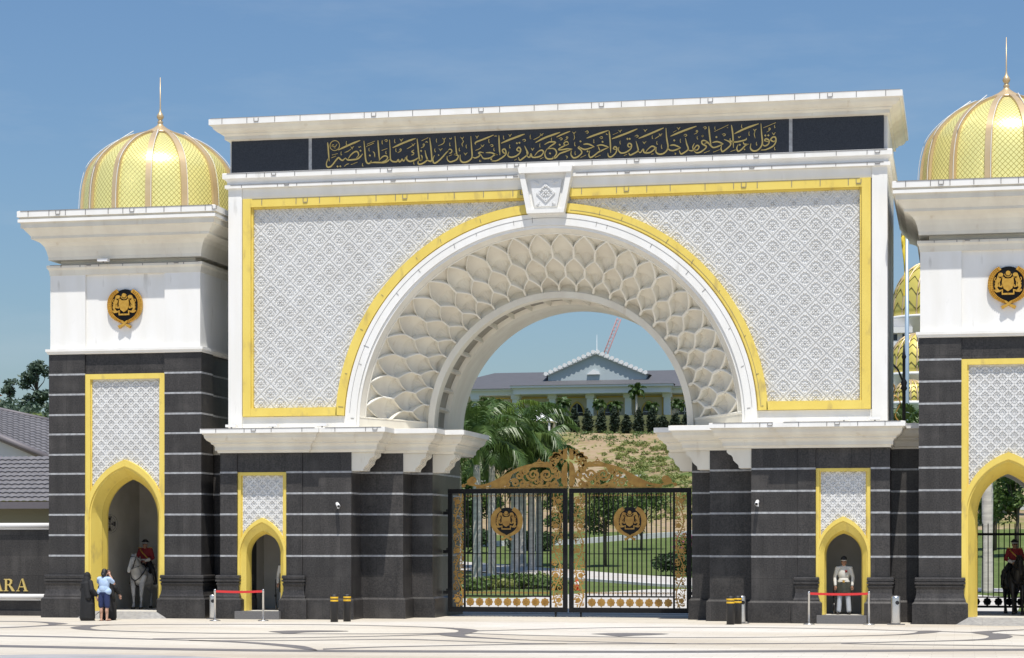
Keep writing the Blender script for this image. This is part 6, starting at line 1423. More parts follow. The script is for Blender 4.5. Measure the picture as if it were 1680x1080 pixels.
# ------------------------------------------------------------------ terrain
PY = np.array([0, 6.6, 45, 65, 85, 110, 125, 150, 170, 182, 187, 230, 300, 500, 1500]); PZ = np.array([0, 0, 0, .5, 1.2, 2.6, 4.3, 8.4, 12.4, 15.55, 15.7, 16.5, 16.5, 10, 0])
def terrain(x, y):
    x = np.asarray(x, float); y = np.asarray(y, float)
    z = np.interp(y, PY, PZ)
    z = z + .5 * np.sin(x * .11 + 1) * smoothstep(y, 100, 140) + .25 * np.sin(x * .31 + y * .23) * smoothstep(y, 95, 130) * (1 - smoothstep(y, 175, 183))
    hill = 12.5 * smoothstep(-x, 32, 58) * smoothstep(y, 50, 90) * (1 - smoothstep(y, 110, 170))
    return np.maximum(z, hill)
xs = np.concatenate([np.linspace(-600, -100, 26)[:-1], np.linspace(-100, 70, 171)[:-1], np.linspace(70, 600, 26)]); ys = np.concatenate([np.linspace(6.6, 240, 235), np.linspace(244, 1500, 60)])
X_, Y_ = np.meshgrid(xs, ys, indexing='ij')
m = MB(); m.grid(np.stack([X_, Y_, terrain(X_, Y_)], -1), 0, True)
def ground_mat():
    m = bpy.data.materials.new('lawn_and_bare_soil'); m.use_nodes = True; t = m.node_tree; b = t.nodes['Principled BSDF']; L = t.links.new; b.inputs['Roughness'].default_value = .95; b.inputs['Specular IOR Level'].default_value = .1
    tc = t.nodes.new('ShaderNodeTexCoord')
    def noise(s, d=5):
        n = t.nodes.new('ShaderNodeTexNoise'); n.inputs['Scale'].default_value = s; n.inputs['Detail'].default_value = d; L(tc.outputs['Object'], n.inputs['Vector']); return n.outputs['Fac']
    def mixc(f, a, c):
        x = t.nodes.new('ShaderNodeMix'); x.data_type = 'RGBA'; L(f, x.inputs[0])
        for i, q in ((6, a), (7, c)):
            if isinstance(q, tuple): x.inputs[i].default_value = (*q, 1)
            else: L(q, x.inputs[i])
        return x.outputs[2]
    def rng(f, a, c):
        r = t.nodes.new('ShaderNodeMapRange'); r.inputs[1].default_value = a; r.inputs[2].default_value = c; L(f, r.inputs[0]); return r.outputs[0]
    grass = mixc(rng(noise(.35), .35, .65), (.095, .135, .04), (.14, .175, .06)); grass = mixc(rng(noise(6), .4, .7), grass, (.07, .10, .03))
    soil = mixc(rng(noise(.25, 8), .38, .62), (.33, .255, .165), (.29, .205, .13)); soil = mixc(rng(noise(1.4, 7), .50, .66), soil, (.20, .19, .07)); soil = mixc(rng(noise(.12, 6), .55, .68), soil, (.17, .18, .055))
    at_ = t.nodes.new('ShaderNodeAttribute'); at_.attribute_name = 'soil'
    f = t.nodes.new('ShaderNodeMath'); f.operation = 'ADD'; L(at_.outputs['Fac'], f.inputs[0]); sc = t.nodes.new('ShaderNodeMath'); sc.operation = 'MULTIPLY_ADD'; sc.inputs[1].default_value = .9; sc.inputs[2].default_value = -.45
    L(noise(.4, 7), sc.inputs[0]); L(sc.outputs[0], f.inputs[1])
    L(mixc(rng(f.outputs[0], .42, .58), grass, soil), b.inputs['Base Color'])
    return m
M['ground'] = ground_mat()
go = m.obj('hill_ground', 'ground', fix=False); tag(go, kind='structure')
co = np.array([v.co for v in go.data.vertices])
soil = smoothstep(co[:, 1], 112, 122) * (1 - .5 * smoothstep(co[:, 0], -27, -21) * smoothstep(co[:, 1], 126, 134) * (1 - smoothstep(co[:, 1], 168, 176))) * (1 - smoothstep(co[:, 1], 182, 186)) * smoothstep(co[:, 0], -45, -40)
at_ = go.data.attributes.new('soil', 'FLOAT', 'POINT'); at_.data.foreach_set('value', soil.astype(np.float32))
def tz(x, y): return float(terrain(x, y))
def strip(name, pts, wd, mt, dz=.06, label=None):
    P = smooth_pts(pts, 8); m = MB(); vs = []
    for i in range(len(P)):
        p, q = P[max(i - 1, 0)], P[min(i + 1, len(P) - 1)]; d = Vector((q[0] - p[0], q[1] - p[1])).normalized(); n_ = Vector((-d.y, d.x)) * wd / 2
        for s in (1, .33, -.33, -1): x, y = P[i][0] + n_.x * s, P[i][1] + n_.y * s; vs.append((x, y, tz(x, y) + dz))
    m.add(vs, [(4 * i + j, 4 * i + j + 1, 4 * i + 5 + j, 4 * i + 4 + j) for i in range(len(P) - 1) for j in range(3)])
    return tag(m.obj(name, mt), kind='structure')
M['drive'] = mat('pale_drive_concrete', (.52, .50, .46), .8, c2=(.46, .43, .39), scale=.5, c3=(.42, .36, .30), scale3=.3)
m = MB(); pts = [(-11, 6.55), (14, 6.55), (15, 30), (9, 46), (-3, 44), (-5.2, 34), (-6.2, 26), (-11, 23)]
m.add([(x, y, tz(x, y) + .012) for x, y in pts], [list(range(len(pts)))]); tag(m.obj('forecourt', 'drive'), kind='structure')
strip('driveway', [(-52, 92), (-38, 87), (-26, 80), (-15, 68), (-7, 58), (1, 50), (12, 44), (25, 40)], 6.0, 'drive', .05)
M['kerbw'] = mat('white_kerb_concrete', (.62, .62, .61), .7, c2=(.5, .5, .48), scale=2)
def kerb(pts, h, label, dz=0, wd=.35):
    P = smooth_pts(pts, 8); m = MB(); vs = []
    for i in range(len(P)):
        p, q = P[max(i - 1, 0)], P[min(i + 1, len(P) - 1)]; d = Vector((q[0] - p[0], q[1] - p[1])).normalized(); n_ = Vector((-d.y, d.x)) * wd / 2
        x, y = P[i]; z = tz(x, y)
        vs += [(x - n_.x, y - n_.y, z - .2), (x - n_.x, y - n_.y, z + h), (x + n_.x, y + n_.y, z + h), (x + n_.x, y + n_.y, z - .2)]
    m.add(vs, [(4 * i + j, 4 * i + (j + 1) % 4, 4 * i + 4 + (j + 1) % 4, 4 * i + 4 + j) for i in range(len(P) - 1) for j in range(4)])
    return tag(m.obj('kerb', 'kerbw'), label, 'kerb')
kerb([(-30, 100), (-19.5, 103), (-12, 112), (-4, 121), (6, 128), (20, 133)], .42, 'low white kerb rising across the lawn behind the right gate leaf')
kerb([(-45, 155), (-34, 153), (-28, 156), (-20, 158)], .25, 'thin white kerb line crossing the bare hillside below the palace')
kerb([(-16, 61), (-8, 54), (-1.5, 46.5), (9, 41)], .14, 'dark edged white kerb along the near side of the driveway')

# ------------------------------------------------------------------ foliage
M['palm'] = mat('palm_leaf', (.06, .115, .026), .42, c2=(.11, .17, .042), scale=.7, trans=.25); M['palm2'] = mat('young_palm_leaf', (.16, .23, .035), .5, c2=(.10, .17, .03), scale=.9, trans=.3)
M['trunk'] = mat('grey_palm_trunk', (.64, .59, .52), .85, c2=(.48, .44, .39), scale=1.4, stretch=(1, 1, 6), bump=.2, bscale=14); M['shaft'] = mat('green_crownshaft', (.12, .20, .04), .4)
M['bark'] = mat('bark', (.13, .10, .075), .9, bump=.3, bscale=14)
M['leafd'] = mat('dark_foliage', (.030, .062, .018), .55, c2=(.055, .10, .028), scale=.8, trans=.2); M['leafm'] = mat('mid_foliage', (.085, .14, .035), .55, c2=(.13, .195, .05), scale=.9, trans=.25); M['leafl'] = mat('light_foliage', (.17, .22, .05), .55, c2=(.25, .27, .075), scale=1.2, trans=.25)
M['cyp'] = mat('cypress_foliage', (.012, .026, .012), .7, c2=(.022, .042, .018), scale=2.0)
def leaf_cloud(mb, centres, n, size, mi=0, aspect=2.2, up=.4):
    """n leaf-sized quads scattered through ellipsoids [(c, r)]"""
    w_ = np.array([c[1][0] * c[1][1] * c[1][2] for c in centres]) ** .75; w_ = w_ / w_.sum()
    idx = RNG.choice(len(centres), n, p=w_)
    C = np.array([c[0] for c in centres], float)[idx]; R = np.array([c[1] for c in centres], float)[idx]
    d = RNG.normal(size=(n, 3)); d /= np.linalg.norm(d, axis=1)[:, None]
    P = C + R * d * (RNG.random(n) ** .40)[:, None]
    a = RNG.normal(size=(n, 3)); a[:, 2] *= .7; a /= np.linalg.norm(a, axis=1)[:, None]
    b = np.cross(a, RNG.normal(size=(n, 3)) + np.array([0, 0, up])); b /= np.linalg.norm(b, axis=1)[:, None] + 1e-9
    s = size * (.6 + .8 * RNG.random(n))[:, None]
    V = np.stack([P - a * s, P + b * s / aspect, P + a * s, P - b * s / aspect], 1).reshape(-1, 3)
    mb.add(V.tolist(), [(4 * i, 4 * i + 1, 4 * i + 2, 4 * i + 3) for i in range(n)], mi)
def tree(name, label, x, y, h, tr, crown, n, size, leaf='leafm', group=None, z=None, lean=0):
    T = thing(name, label, 'tree', (x, y, tz(x, y) if z is None else z), random.uniform(0, 6.28) if lean == 0 else 0, group)
    m = MB(); m.tube([(0, 0, -.2), (.03 * h * .3, 0, h * .35), (.02 * h, .02 * h, h * .7)], [tr * 1.3, tr, tr * .5], 8)
    for c, r in crown: m.tube([(.01 * h, .01 * h, h * .33 + random.random() * .2 * h), ((c[0]) * .6, c[1] * .6, (c[2] + h * .4) * .52), c], [tr * .5, tr * .3, tr * .1], 5)
    m.obj('trunk', 'bark', T)
    m = MB(); leaf_cloud(m, crown, n, size); m.obj('crown', leaf, T, fix=False)
    return T
def clumps(rx, ry, z0, z1, k, r):
    out = []
    for i in range(k):
        a = random.uniform(0, 6.28); q = random.random() ** .5; zz = random.random()
        sh = math.sin(math.pi * (.15 + .8 * zz)); out.append(((rx * q * sh * math.cos(a), ry * q * sh * math.sin(a), z0 + (z1 - z0) * zz), tuple(r * random.uniform(.6, 1.2) for _ in range(3))))
    return out
def frond(mb, base, az, el, L, droop, wd, n=34, mi=0):
    """one feather palm leaf: arching midrib with drooping leaflets on both sides"""
    pts = []; p = Vector(base); e = el; st = L / n
    for i in range(n + 1):
        pts.append(p.copy()); p = p + Vector((math.cos(az) * math.cos(e), math.sin(az) * math.cos(e), math.sin(e))) * st; e -= droop / n * (.4 + 1.4 * i / n)
    mb.tube(pts[::3], [.035 * (1 - .85 * i / (len(pts[::3]) - 1)) for i in range(len(pts[::3]))], 4, mi)
    sd = Vector((-math.sin(az), math.cos(az), 0))
    for i in range(4, n + 1):
        d = (pts[i] - pts[i - 1]).normalized(); up = sd.cross(d)
        l = wd * math.sin(math.pi * (.12 + .80 * i / n)) ** .7 * random.uniform(.85, 1.15)
        for s in (-1, 1):
            for q in (0, .5):
                o = pts[i] - d * st * q
                dr = (sd * s * random.uniform(.75, 1) + d * .55 + up * random.uniform(-.25, .35) + Vector((0, 0, -.15))).normalized()
                t1 = o + dr * l * .5; t2 = o + dr * l + Vector((0, 0, -l * random.uniform(.25, .6)))
                w2 = d * .040
                mb.add([o - w2 * .5, o + w2 * .5, t1 + w2, t2, t1 - w2], [(0, 1, 2, 3, 4)], mi)
def palm(name, label, x, y, ht, nf, L, tr, group, z=None, wd=.75, spread=1.0, young=0):
    T = thing(name, label, 'palm tree', (x, y, tz(x, y) if z is None else z), 0, group)
    if ht > .3:
        m = MB(); m.lathe([(tr * 1.35, -.2), (tr * 1.2, .15), (tr * 1.0, ht * .25), (tr * 1.12, ht * .55), (tr * .85, ht * .9), (tr * .7, ht)], (0, 0, 0), 14); m.obj('trunk', 'trunk', T)
        m = MB(); m.lathe([(tr * .72, ht - .02), (tr * .78, ht + L * .10), (tr * .5, ht + L * .28), (tr * .2, ht + L * .36)], (0, 0, 0), 12); m.obj('crownshaft', 'shaft', T)
    m = MB(); b0 = ht + L * .30 if ht > .3 else .05; ph = random.uniform(0, 6)
    for i in range(nf):
        t_ = i / nf; az = ph + i * 2.399 + random.uniform(-.2, .2); el = rad(82) - rad(92) * t_ * spread + random.uniform(-.1, .1)
        frond(m, (0, 0, b0 - .1 * t_), az, el, L * random.uniform(.85, 1.1), rad(95) + rad(35) * t_, wd, 30, 1 if i < young else 0)
    m.obj('crown', ['palm', 'palm2'], T, fix=False)
    return T
def gp(u, v_, Y):        # helper: world X for a photo column at depth Y
    a = (u - 840) / FPX; s_, c_ = math.sin(TH), math.cos(TH); t = (Y + 63.73) / (c_ + a * s_); return 12.295 + t * (-s_ + a * c_)
ORD = ['first', 'second', 'third', 'fourth', 'fifth', 'sixth', 'seventh', 'eighth', 'ninth', 'tenth', 'eleventh', 'twelfth']
# royal palms behind the left gate leaf
for i, (u, Y, ht, tr, lab) in enumerate(((782, 56, 7.1, .25, 'leftmost and nearest of the royal palms behind the left gate leaf'), (807, 63, 7.2, .23, 'royal palm just right of the nearest palm trunk behind the left gate leaf'),
        (845, 66, 7.4, .24, 'royal palm seen behind the emblem of the left gate leaf'), (858, 72, 7.8, .20, 'slim dark trunked royal palm right of the left gate emblem'), (872, 68, 6.0, .22, 'royal palm between the left gate emblem and the middle of the gate'), (752, 70, 8.2, .22, 'royal palm growing close to the left pier behind the gate'))):
    palm('royal_palm', lab, gp(u, 0, Y), Y, ht - .5, 16, 4.2, tr, 'royal palms behind the gate', wd=.95, young=2 if i in (1,) else 0)
palm('royal_palm', 'rightmost royal palm of the cluster, with a smaller crown against the bare hillside', gp(884, 0, 74), 74, 5.3, 13, 3.0, .2, 'royal palms behind the gate', wd=.9)
# shrubs below the palms and lawn planting
M['flower'] = mat('magenta_bracts', (.30, .03, .16), .6)
def shrub(label, x, y, rx, ry, h, n, leaf, size=.13, group='shrubs on the lawn', cat='shrub', extra=None):
    T = thing('shrub', label, cat, (x, y, tz(x, y)), 0, group)
    m = MB()
    for i in range(7): a = random.uniform(0, 6.28); m.tube([(0, 0, -.05), (rx * .5 * math.cos(a), ry * .5 * math.sin(a), h * .7)], [.03, .012], 5)
    m.obj('stem', 'bark', T)
    m = MB(); leaf_cloud(m, [((random.uniform(-.6, .6) * rx, random.uniform(-.6, .6) * ry, h * random.uniform(.3, .7)), (rx * .42, ry * .42, h * .34)) for _ in range(9)], n, size); m.obj('foliage', leaf, T, fix=False)
    if extra:
        m = MB(); leaf_cloud(m, [((0, 0, h * .7), (rx * .9, ry * .9, h * .4))], n // 6, size); m.obj('blossom', extra, T, fix=False)
    return T
for u, Y, rx, h, lf, lab in ((770, 40, 1.5, .55, 'leafm', 'low green shrub at the left end of the bed behind the left gate leaf'), (800, 42, 1.6, .6, 'leafl', 'pale green shrub in the bed left of the palm trunks'), (828, 46, 1.7, .8, 'leafm', 'bushy shrub in front of the second palm trunk'),
        (856, 44, 1.7, .85, 'leafm', 'rounded shrub in the middle of the bed behind the left gate leaf'), (884, 46, 1.6, .8, 'leafl', 'light shrub left of the gate meeting stile'), (908, 42, 1.2, .6, 'leafm', 'shrub behind the inner scroll panel of the left gate leaf')):
    shrub(lab, gp(u, 0, Y), Y, rx, 1.4, h, 900, lf, .12)
shrub('dark clipped hedge behind the leftmost palm trunk', gp(766, 0, 92), 92, 3.4, 1.4, 1.9, 3500, 'leafd', .16, cat='hedge')
shrub('dark low hedge behind the slim palm trunk', gp(862, 0, 95), 95, 2.6, 1.3, 1.6, 2600, 'leafd', .16, cat='hedge')
shrub('dark green bush beside the right hinge of the gate', gp(1108, 0, 62), 62, 1.6, 1.2, 1.5, 1800, 'leafd', .13)
shrub('bougainvillea with magenta bracts behind the right scroll panel', gp(1132, 0, 70), 70, 1.2, 1.1, 2.2, 1400, 'leafm', .12, extra='flower')
tree('young_tree', 'young tree with a thin bent trunk behind the emblem of the right gate leaf', gp(993, 0, 74), 74, 5.6, .09, clumps(1.9, 1.9, 2.4, 5.6, 16, .75), 2600, .15, 'leafm')
tree('young_tree', 'young bushy tree on the lawn right of the right gate emblem', gp(1052, 0, 96), 96, 4.6, .09, clumps(1.8, 1.8, 1.6, 4.6, 12, .7), 2000, .15, 'leafm')
tree('dense_tree', 'dense tree behind the leftmost bars of the gate', gp(768, 0, 100), 100, 6.5, .14, clumps(2.6, 2.6, 2.0, 6.4, 16, 1.0), 4200, .19, 'leafm')
tree('dense_tree', 'dense low tree right of the palm trunks behind the middle of the gate', gp(905, 0, 108), 112, 3.4, .12, clumps(1.9, 1.8, 1.2, 3.4, 10, .7), 1700, .18, 'leafm')
# trees and trunk seen through the right tower
M['palegrey'] = M['trunk']
palm('royal_palm', 'royal palm with pale trunk seen through the passage of the right tower', gp(1620, 0, 40), 40, 8.5, 12, 4.0, .24, 'royal palms behind the gate')
for u, Y, h, rx, lab in ((1632, 96, 6.0, 2.6, 'spreading tree over the railing, seen left of the mounted guard in the right tower'), (1668, 88, 6.6, 2.6, 'tree behind the head of the mounted guard on the black horse'), (1610, 120, 9.0, 3.0, 'tall tree behind the pale trunk seen through the right tower'), (1655, 128, 9.5, 3.4, 'tree on the slope at the top of the right tower passage')):
    tree('garden_tree', lab, gp(u, 0, Y), Y, h, .12, clumps(rx, rx, h * .4, h, 15, .9), 3200, .18, 'leafm')
# palms in the gap left of the right tower
for u, Y, ht, L, lab in ((1480, 30, 6.7, 2.4, 'palm crown rising above the right ledge next to the flagpole'), (1502, 36, 7.0, 2.4, 'palm crown rising above the right ledge beside the right tower')):
    palm('areca_palm', lab, gp(u, 0, Y), Y, ht - .4, 16, L, .09, None, wd=.5)
# scrub on the bare hillside
m = MB(); pts = []
for i in range(1500):
    if i < 1200:
        x = random.uniform(-27, -8); y = random.uniform(126, 176)
        if x < -25 + (y - 150) * -.08: continue
    else: x, y = random.uniform(-60, -26), random.uniform(122, 178)
    s = random.uniform(.25, .65) * (.8 if i < 1200 else .45); pts.append(((x, y, tz(x, y) + s * .35), (s, s, s * .55)))
leaf_cloud(m, pts, 46000, .115)
tag(m.obj('hillside_scrub', 'leafl', fix=False), 'low yellow green scrub growing on the bare hillside', 'scrub', kind='stuff')
m = MB(); pts = []
for i in range(240):
    x, y = random.uniform(-42, 12), random.uniform(176, 184) ; pts.append(((x, y, tz(x, y) + .1), (.6, .6, .25)))
leaf_cloud(m, pts, 5000, .14); tag(m.obj('hilltop_ground_cover', 'leafm', fix=False), 'ground cover along the top edge of the hill below the cypresses', 'ground cover', kind='stuff')

# ------------------------------------------------------------------ palace on the hill
M['pwall'] = mat('pale_palace_render', (.62, .56, .43), .8, c2=(.56, .51, .39), scale=.5); M['pwhite'] = mat('palace_white', (.72, .72, .72), .7); M['proof'] = mat('slate_purple_roof', (.082, .083, .09), .6, c2=(.10, .10, .108), scale=1.2, stretch=(1, 6, 6)); M['pgable'] = mat('blue_grey_gable', (.38, .44, .46), .7)
M['glassd'] = mat('dark_window_glass', (.02, .025, .035), .15); M['pgreen'] = mat('mossy_retaining_wall', (.20, .22, .10), .9, c2=(.15, .17, .075), scale=.6); M['pyel'] = mat('palace_gilding', (.58, .40, .08), .5)
pal = thing('palace_wing', 'long pale palace wing with purple grey hipped roof and white pediment on the hilltop', 'palace', (-31.6, 195, 16.9))
px = lambda u: gp(u, 0, 195) + 31.6
b = MB(); b.box(-20, 16, .8, 18, -.6, 4.3); b.obj('wall', 'pwall', pal)
b = MB(); b.box(-20.4, 16.4, -1.0, 18.4, 3.70, 4.25); b.box(-9.9, 9.6, -2.2, -1.003, 3.70, 4.45); b.box(-20.8, 16.8, -1.5, 18.8, 4.253, 4.45); b.box(-10.2, 9.9, -2.6, -1.503, 4.453, 4.72); b.box(-20.4, 16.4, -.95, 1.2, -.8, .1); b.obj('entablature', 'pwhite', pal)
def roofm(mb, x0, x1, y0, y1, z0, rx0, rx1, ry, z1):
    mb.add([(x0, y0, z0), (x1, y0, z0), (x1, y1, z0), (x0, y1, z0), (rx0, ry, z1), (rx1, ry, z1)], [(0, 1, 5, 4), (1, 2, 5), (2, 3, 4, 5), (3, 0, 4), (0, 3, 2, 1)])
r = MB(); roofm(r, -21, 17, -1.7, 19, 4.46, -14.2, 11, 7, 7.1); r.obj('roof', 'proof', pal)
r = MB(); roofm(r, -10.3, 10.0, -2.7, 12, 4.73, -6.8, 6.6, 3.5, 6.5); r.obj('porch_roof', 'proof', pal)
g = MB(); g.prism([(-5.9, 6.1), (-5.9, 4.9), (6.3, 4.9), (6.3, 6.1), (.1, 8.75)], 'xz', -.2, 8); g.obj('gable', 'pgable', pal)
g = MB()
for s in (-1, 1):
    g.prism([(.1 + s * .0, 9.0), (.1 + s * 6.6, 6.12), (.1 + s * 5.9, 6.12), (.1, 8.62)], 'xz', -.6, 8.2)
    for k in range(11): t_ = (k + .5) / 11; g.prism([(.1 + s * 6.5 * t_ + q[0], 9.0 - 2.86 * t_ + q[1]) for q in arc(0, 0, .26, 0, 2 * math.pi * 7 / 8, 7)], 'xz', -.7, -.603)
g.prism([(-1.0, 6.13), (.6, 6.13), (.5, 6.45), (-.2, 6.75)], 'xz', -.5, -.21); g.obj('bargeboard', 'pwhite', pal)
g = MB(); g.lathe([(.08, 0), (.12, .2), (.04, .4), (.012, 2.2)], (.1, .5, 8.9), 8); g.obj('finial', 'pwhite', pal)
for u in (782, 848, 908, 970, 1032, 1096, 1150):
    c = MB(); x = px(u); c.box(x - .52, x + .52, -1.0, -.1, .1, .9); c.box(x - .40, x + .40, -.9, -.15, .903, 3.2); c.box(x - .55, x + .55, -1.05, -.05, 3.203, 3.697); c.obj('column', 'pwhite', pal)
for u in (815, 878, 945, 1001, 1063, 1122):
    x = px(u); f = MB()
    A = parch(.95, 1.6, 2.95, .1, 8); B = parch(.75, 1.6, 2.7, .1, 8); loft(f, [(A, .79), (A, .62), (B, .62), (B, .79)], x); f.box(x - 1.75, x + 1.75, .70, .79, 3.35, 3.5); 
    for s in (-1, 1): f.box(*sorted((x + s * 1.75, x + s * 1.62)), .70, .79, .1, 3.347)
    w_ = f.obj('window', 'pyel', pal)
    f = MB(); f.prism(B, 'xz', .74, .792)
    f.v = [(p[0] + x, p[1], p[2]) for p in f.v]; f.obj('pane', 'glassd', w_)
    f = MB(); f.box(x - .03, x + .03, .70, .738, .1, 2.6); f.box(x - .72, x + .72, .70, .737, 1.5, 1.56); f.obj('glazing_bar', 'pwhite', w_)
rw = MB(); rw.box(-60, 40, 184.6, 185.2, 12, 17.35); tag(rw.obj('retaining_wall', 'pgreen'), 'mossy green retaining wall behind the row of cypresses', 'wall')
# cypress row
cy = [(898, 36), (920, 36), (942, 40), (964, 40), (986, 38), (1008, 44), (1028, 31), (1048, 42), (1070, 42), (1087, 30), (1108, 34), (1128, 36)]
for i, (u, hp) in enumerate(cy):
    Y = 183.2; x = gp(u, 0, Y); h = hp / 13.9; T = thing('cypress', ORD[i] + ' from the left of the dark columnar cypresses along the retaining wall', 'tree', (x, Y, tz(x, Y)), 0, 'cypress row below the palace')
    m = MB(); m.tube([(0, 0, -.2), (0, 0, h * .8)], [.09, .03], 6); m.obj('trunk', 'bark', T)
    m = MB(); leaf_cloud(m, [((random.uniform(-.08, .08), random.uniform(-.08, .08), h * q), (.74 * math.sin(math.pi * (.22 + .74 * q)) ** .8 * random.uniform(.85, 1.1), .7 * math.sin(math.pi * (.22 + .74 * q)) ** .8, h * .13)) for q in (.1, .2, .3, .4, .5, .6, .7, .8, .9)], 1500, .14, up=1.5); m.obj('crown', 'cyp', T, fix=False)
for i, (u, ht, L) in enumerate(((800, 2.2, 1.2), (900, 1.6, 1.1), (925, 2.0, 1.2), (984, 1.8, 1.1), (1010, 1.6, 1.1), (1044, 3.3, 1.4), (1070, 1.5, 1.0), (1112, 1.7, 1.1))):
    palm('garden_palm', ORD[i] + ' from the left of the small palms in front of the palace columns', gp(u, 0, 190), 190, ht, 13, L, .14, 'small palms before the palace', z=16.9, wd=.45)
shrub('bright green bush at the right end of the palace terrace', gp(1108, 0, 189), 189, 1.6, 1.0, 1.2, 900, 'leafl', .15)['label']
pv = thing('pavilion_roof', 'small white hipped canopy roof half hidden behind the royal palms', 'canopy', (gp(878, 0, 170), 170, tz(gp(878, 0, 170), 170) - .5))
m = MB(); roofm(m, -2.2, 2.2, -1.8, 1.8, 4.2, -.2, .2, 0, 5.5); m.obj('roof', 'pwhite', pv)
for sx in (-1, 1):
    for sy in (-1, 1): m = MB(); m.box(sx * 1.9 - .1, sx * 1.9 + .1, sy * 1.5 - .1, sy * 1.5 + .1, -.3, 4.2); m.obj('post', 'pwhite', pv)
# crane far behind the palace
M['crane'] = mat('red_crane_paint', (.52, .24, .23), .6)
cr = thing('tower_crane', 'red lattice crane jib rising far behind the palace pediment', 'crane', (-56.0, 330, 12))
def lattice(par, name, A, B, wdt, nseg):
    A, B = Vector(A), Vector(B); d = (B - A).normalized(); s1 = d.cross(Vector((0, 1, 0))).normalized() * wdt / 2; s2 = Vector((0, wdt / 2, 0)); m = MB()
    Cn = [s1 + s2, s1 - s2, -s1 - s2, -s1 + s2]
    for c in Cn: m.tube([A + c, B + c], .045, 4)
    for i in range(nseg):
        p, q = A + (B - A) * i / nseg, A + (B - A) * (i + 1) / nseg
        for k in range(4): m.tube([p + Cn[k], q + Cn[(k + 1) % 4]], .028, 4)
    m.obj(name, 'crane', par)
lattice(cr, 'mast', (0, 0, 0), (0, 0, 18), 1.2, 14); lattice(cr, 'jib', (.4, 0, 18), (6.0, 0, 32.2), .7, 22)
m = MB(); m.box(-3, 1, -1, 1, 17.5, 19.5); m.obj('cab', 'crane', cr)

# ------------------------------------------------------------------ domed palace seen in the gap beside the right tower
M['ptile'] = mat('palace_dome_gold', (.62, .52, .12), .45, metal=.2); M['pline'] = mat('dome_chevron', (.16, .13, .03), .6)
dp_ = thing('domed_hall', 'domed palace hall with gold chevron domes in the gap beside the right tower', 'palace', (8.0, 215, 16.5))
def pdome(cx, cy, z0, R, h, base, par):
    prof = [(R * math.cos(math.pi / 2 * i / 12) ** .85, z0 + h * math.sin(math.pi / 2 * i / 12)) for i in range(12)] + [(.05, z0 + h)]
    m = MB(); m.lathe(prof, (cx, cy, 0), 48, 0, True); d = m.obj('dome', 'ptile', par)
    m = MB()
    for k in range(16):
        a = 2 * math.pi * k / 16
        m.tube([(cx + (r + .02) * math.cos(a), cy + (r + .02) * math.sin(a), z) for r, z in prof], .13, 5)
    m.obj('dome_ribs', 'bronze_rib', d)
    m = MB()
    for row in range(4):
        i0 = .6 + row * 2.0
        for k in range(16):
            pp = []
            for q, dd in ((0, 0), (.5, 1.3), (1, 0)):
                t_ = math.pi / 2 * (i0 + dd) / 12; r = R * math.cos(t_) ** .85 + .03; a = 2 * math.pi * (k + q) / 16
                pp.append((cx + r * math.cos(a), cy + r * math.sin(a), z0 + h * math.sin(t_)))
            m.tube(pp, .07, 4)
    m.obj('chevrons', 'pline', d)
    m = MB(); m.lathe([(R * 1.06, z0 - base), (R * 1.06, z0 - .5), (R * 1.12, z0 - .45), (R * 1.12, z0 - .05), (R * 1.0, z0)], (cx, cy, 0), 48, 0, True); m.obj('drum', 'pwhite', par)
pdome(1.0, 4, 15.1, 5.6, 7.3, 3.5, dp_); pdome(-.9, -6, 7.1, 3.7, 5.0, 2.2, dp_); pdome(-1.6, -12, 3.2, 2.2, 2.6, 1.4, dp_)
m = MB(); m.box(-8, 12, -1, 10, -1, 11.7); m.box(-8.3, 12.3, -1.3, 10.3, 12.75, 13.5); m.box(-7.6, 11.6, -.6, 9.6, 11.703, 12.747); m.obj('wall', 'pwhite', dp_)
m = MB(); m.box(-6, 8, -9, -1.003, -1, 4.9); m.box(-4, 5, -14, -9.003, -1, 1.8); m.obj('porch', 'pwhite', dp_)
for k in range(7):
    m = MB(); x = -5.5 + k * 2.55; m.box(x, x + 1.9, -.64, -.605, 11.85, 12.65); m.obj('window', 'glassd', dp_)
# flagpole and ornate lamp
M['flagy'] = mat('yellow_flag_cloth', (.70, .52, .04), .7); M['pole'] = mat('pale_blue_steel_pole', (.42, .52, .60), .35, metal=.4)
fp = thing('flagpole', 'pale steel flagpole with a limp yellow flag in the gap beside the right tower', 'flagpole', (gp(1488, 0, 40), 40, 0))
m = MB(); m.tube([(0, 0, 0), (0, 0, 9), (0, 0, 17.4)], [.13, .11, .08], 12); m.obj('pole', 'pole', fp)
m = MB(); ks = 14
vs = []
for i in range(ks + 1):
    t_ = i / ks
    for j, (dx, dy) in enumerate(((-.06, -.02), (-.16 - .05 * math.sin(9 * t_), .06 * math.sin(14 * t_)), (-.22 - .06 * math.sin(6 * t_ + 1), -.05), (-.12, .05))): vs.append((dx * (1 - .3 * t_), dy, 17.2 - 3.0 * t_))
m.add(vs, [(4 * i + j, 4 * i + j + 1, 4 * i + 5 + j, 4 * i + 4 + j) for i in range(ks) for j in range(3)], 0, True); m.obj('flag', 'flagy', fp)
lp = thing('street_lamp', 'ornate black lamp standard with gilt scrolls below the palace domes', 'lamp', (gp(1483, 0, 25), 25, 0))
m = MB(); m.lathe([(.16, 0), (.12, .3), (.08, .6), (.07, 8.6), (.14, 8.7), (.10, 8.8), (.13, 8.95), (.06, 9.1), (.06, 9.9), (.10, 10.0), (.06, 10.1), (.02, 10.6)], (0, 0, 0), 12); m.obj('post', 'black', lp)
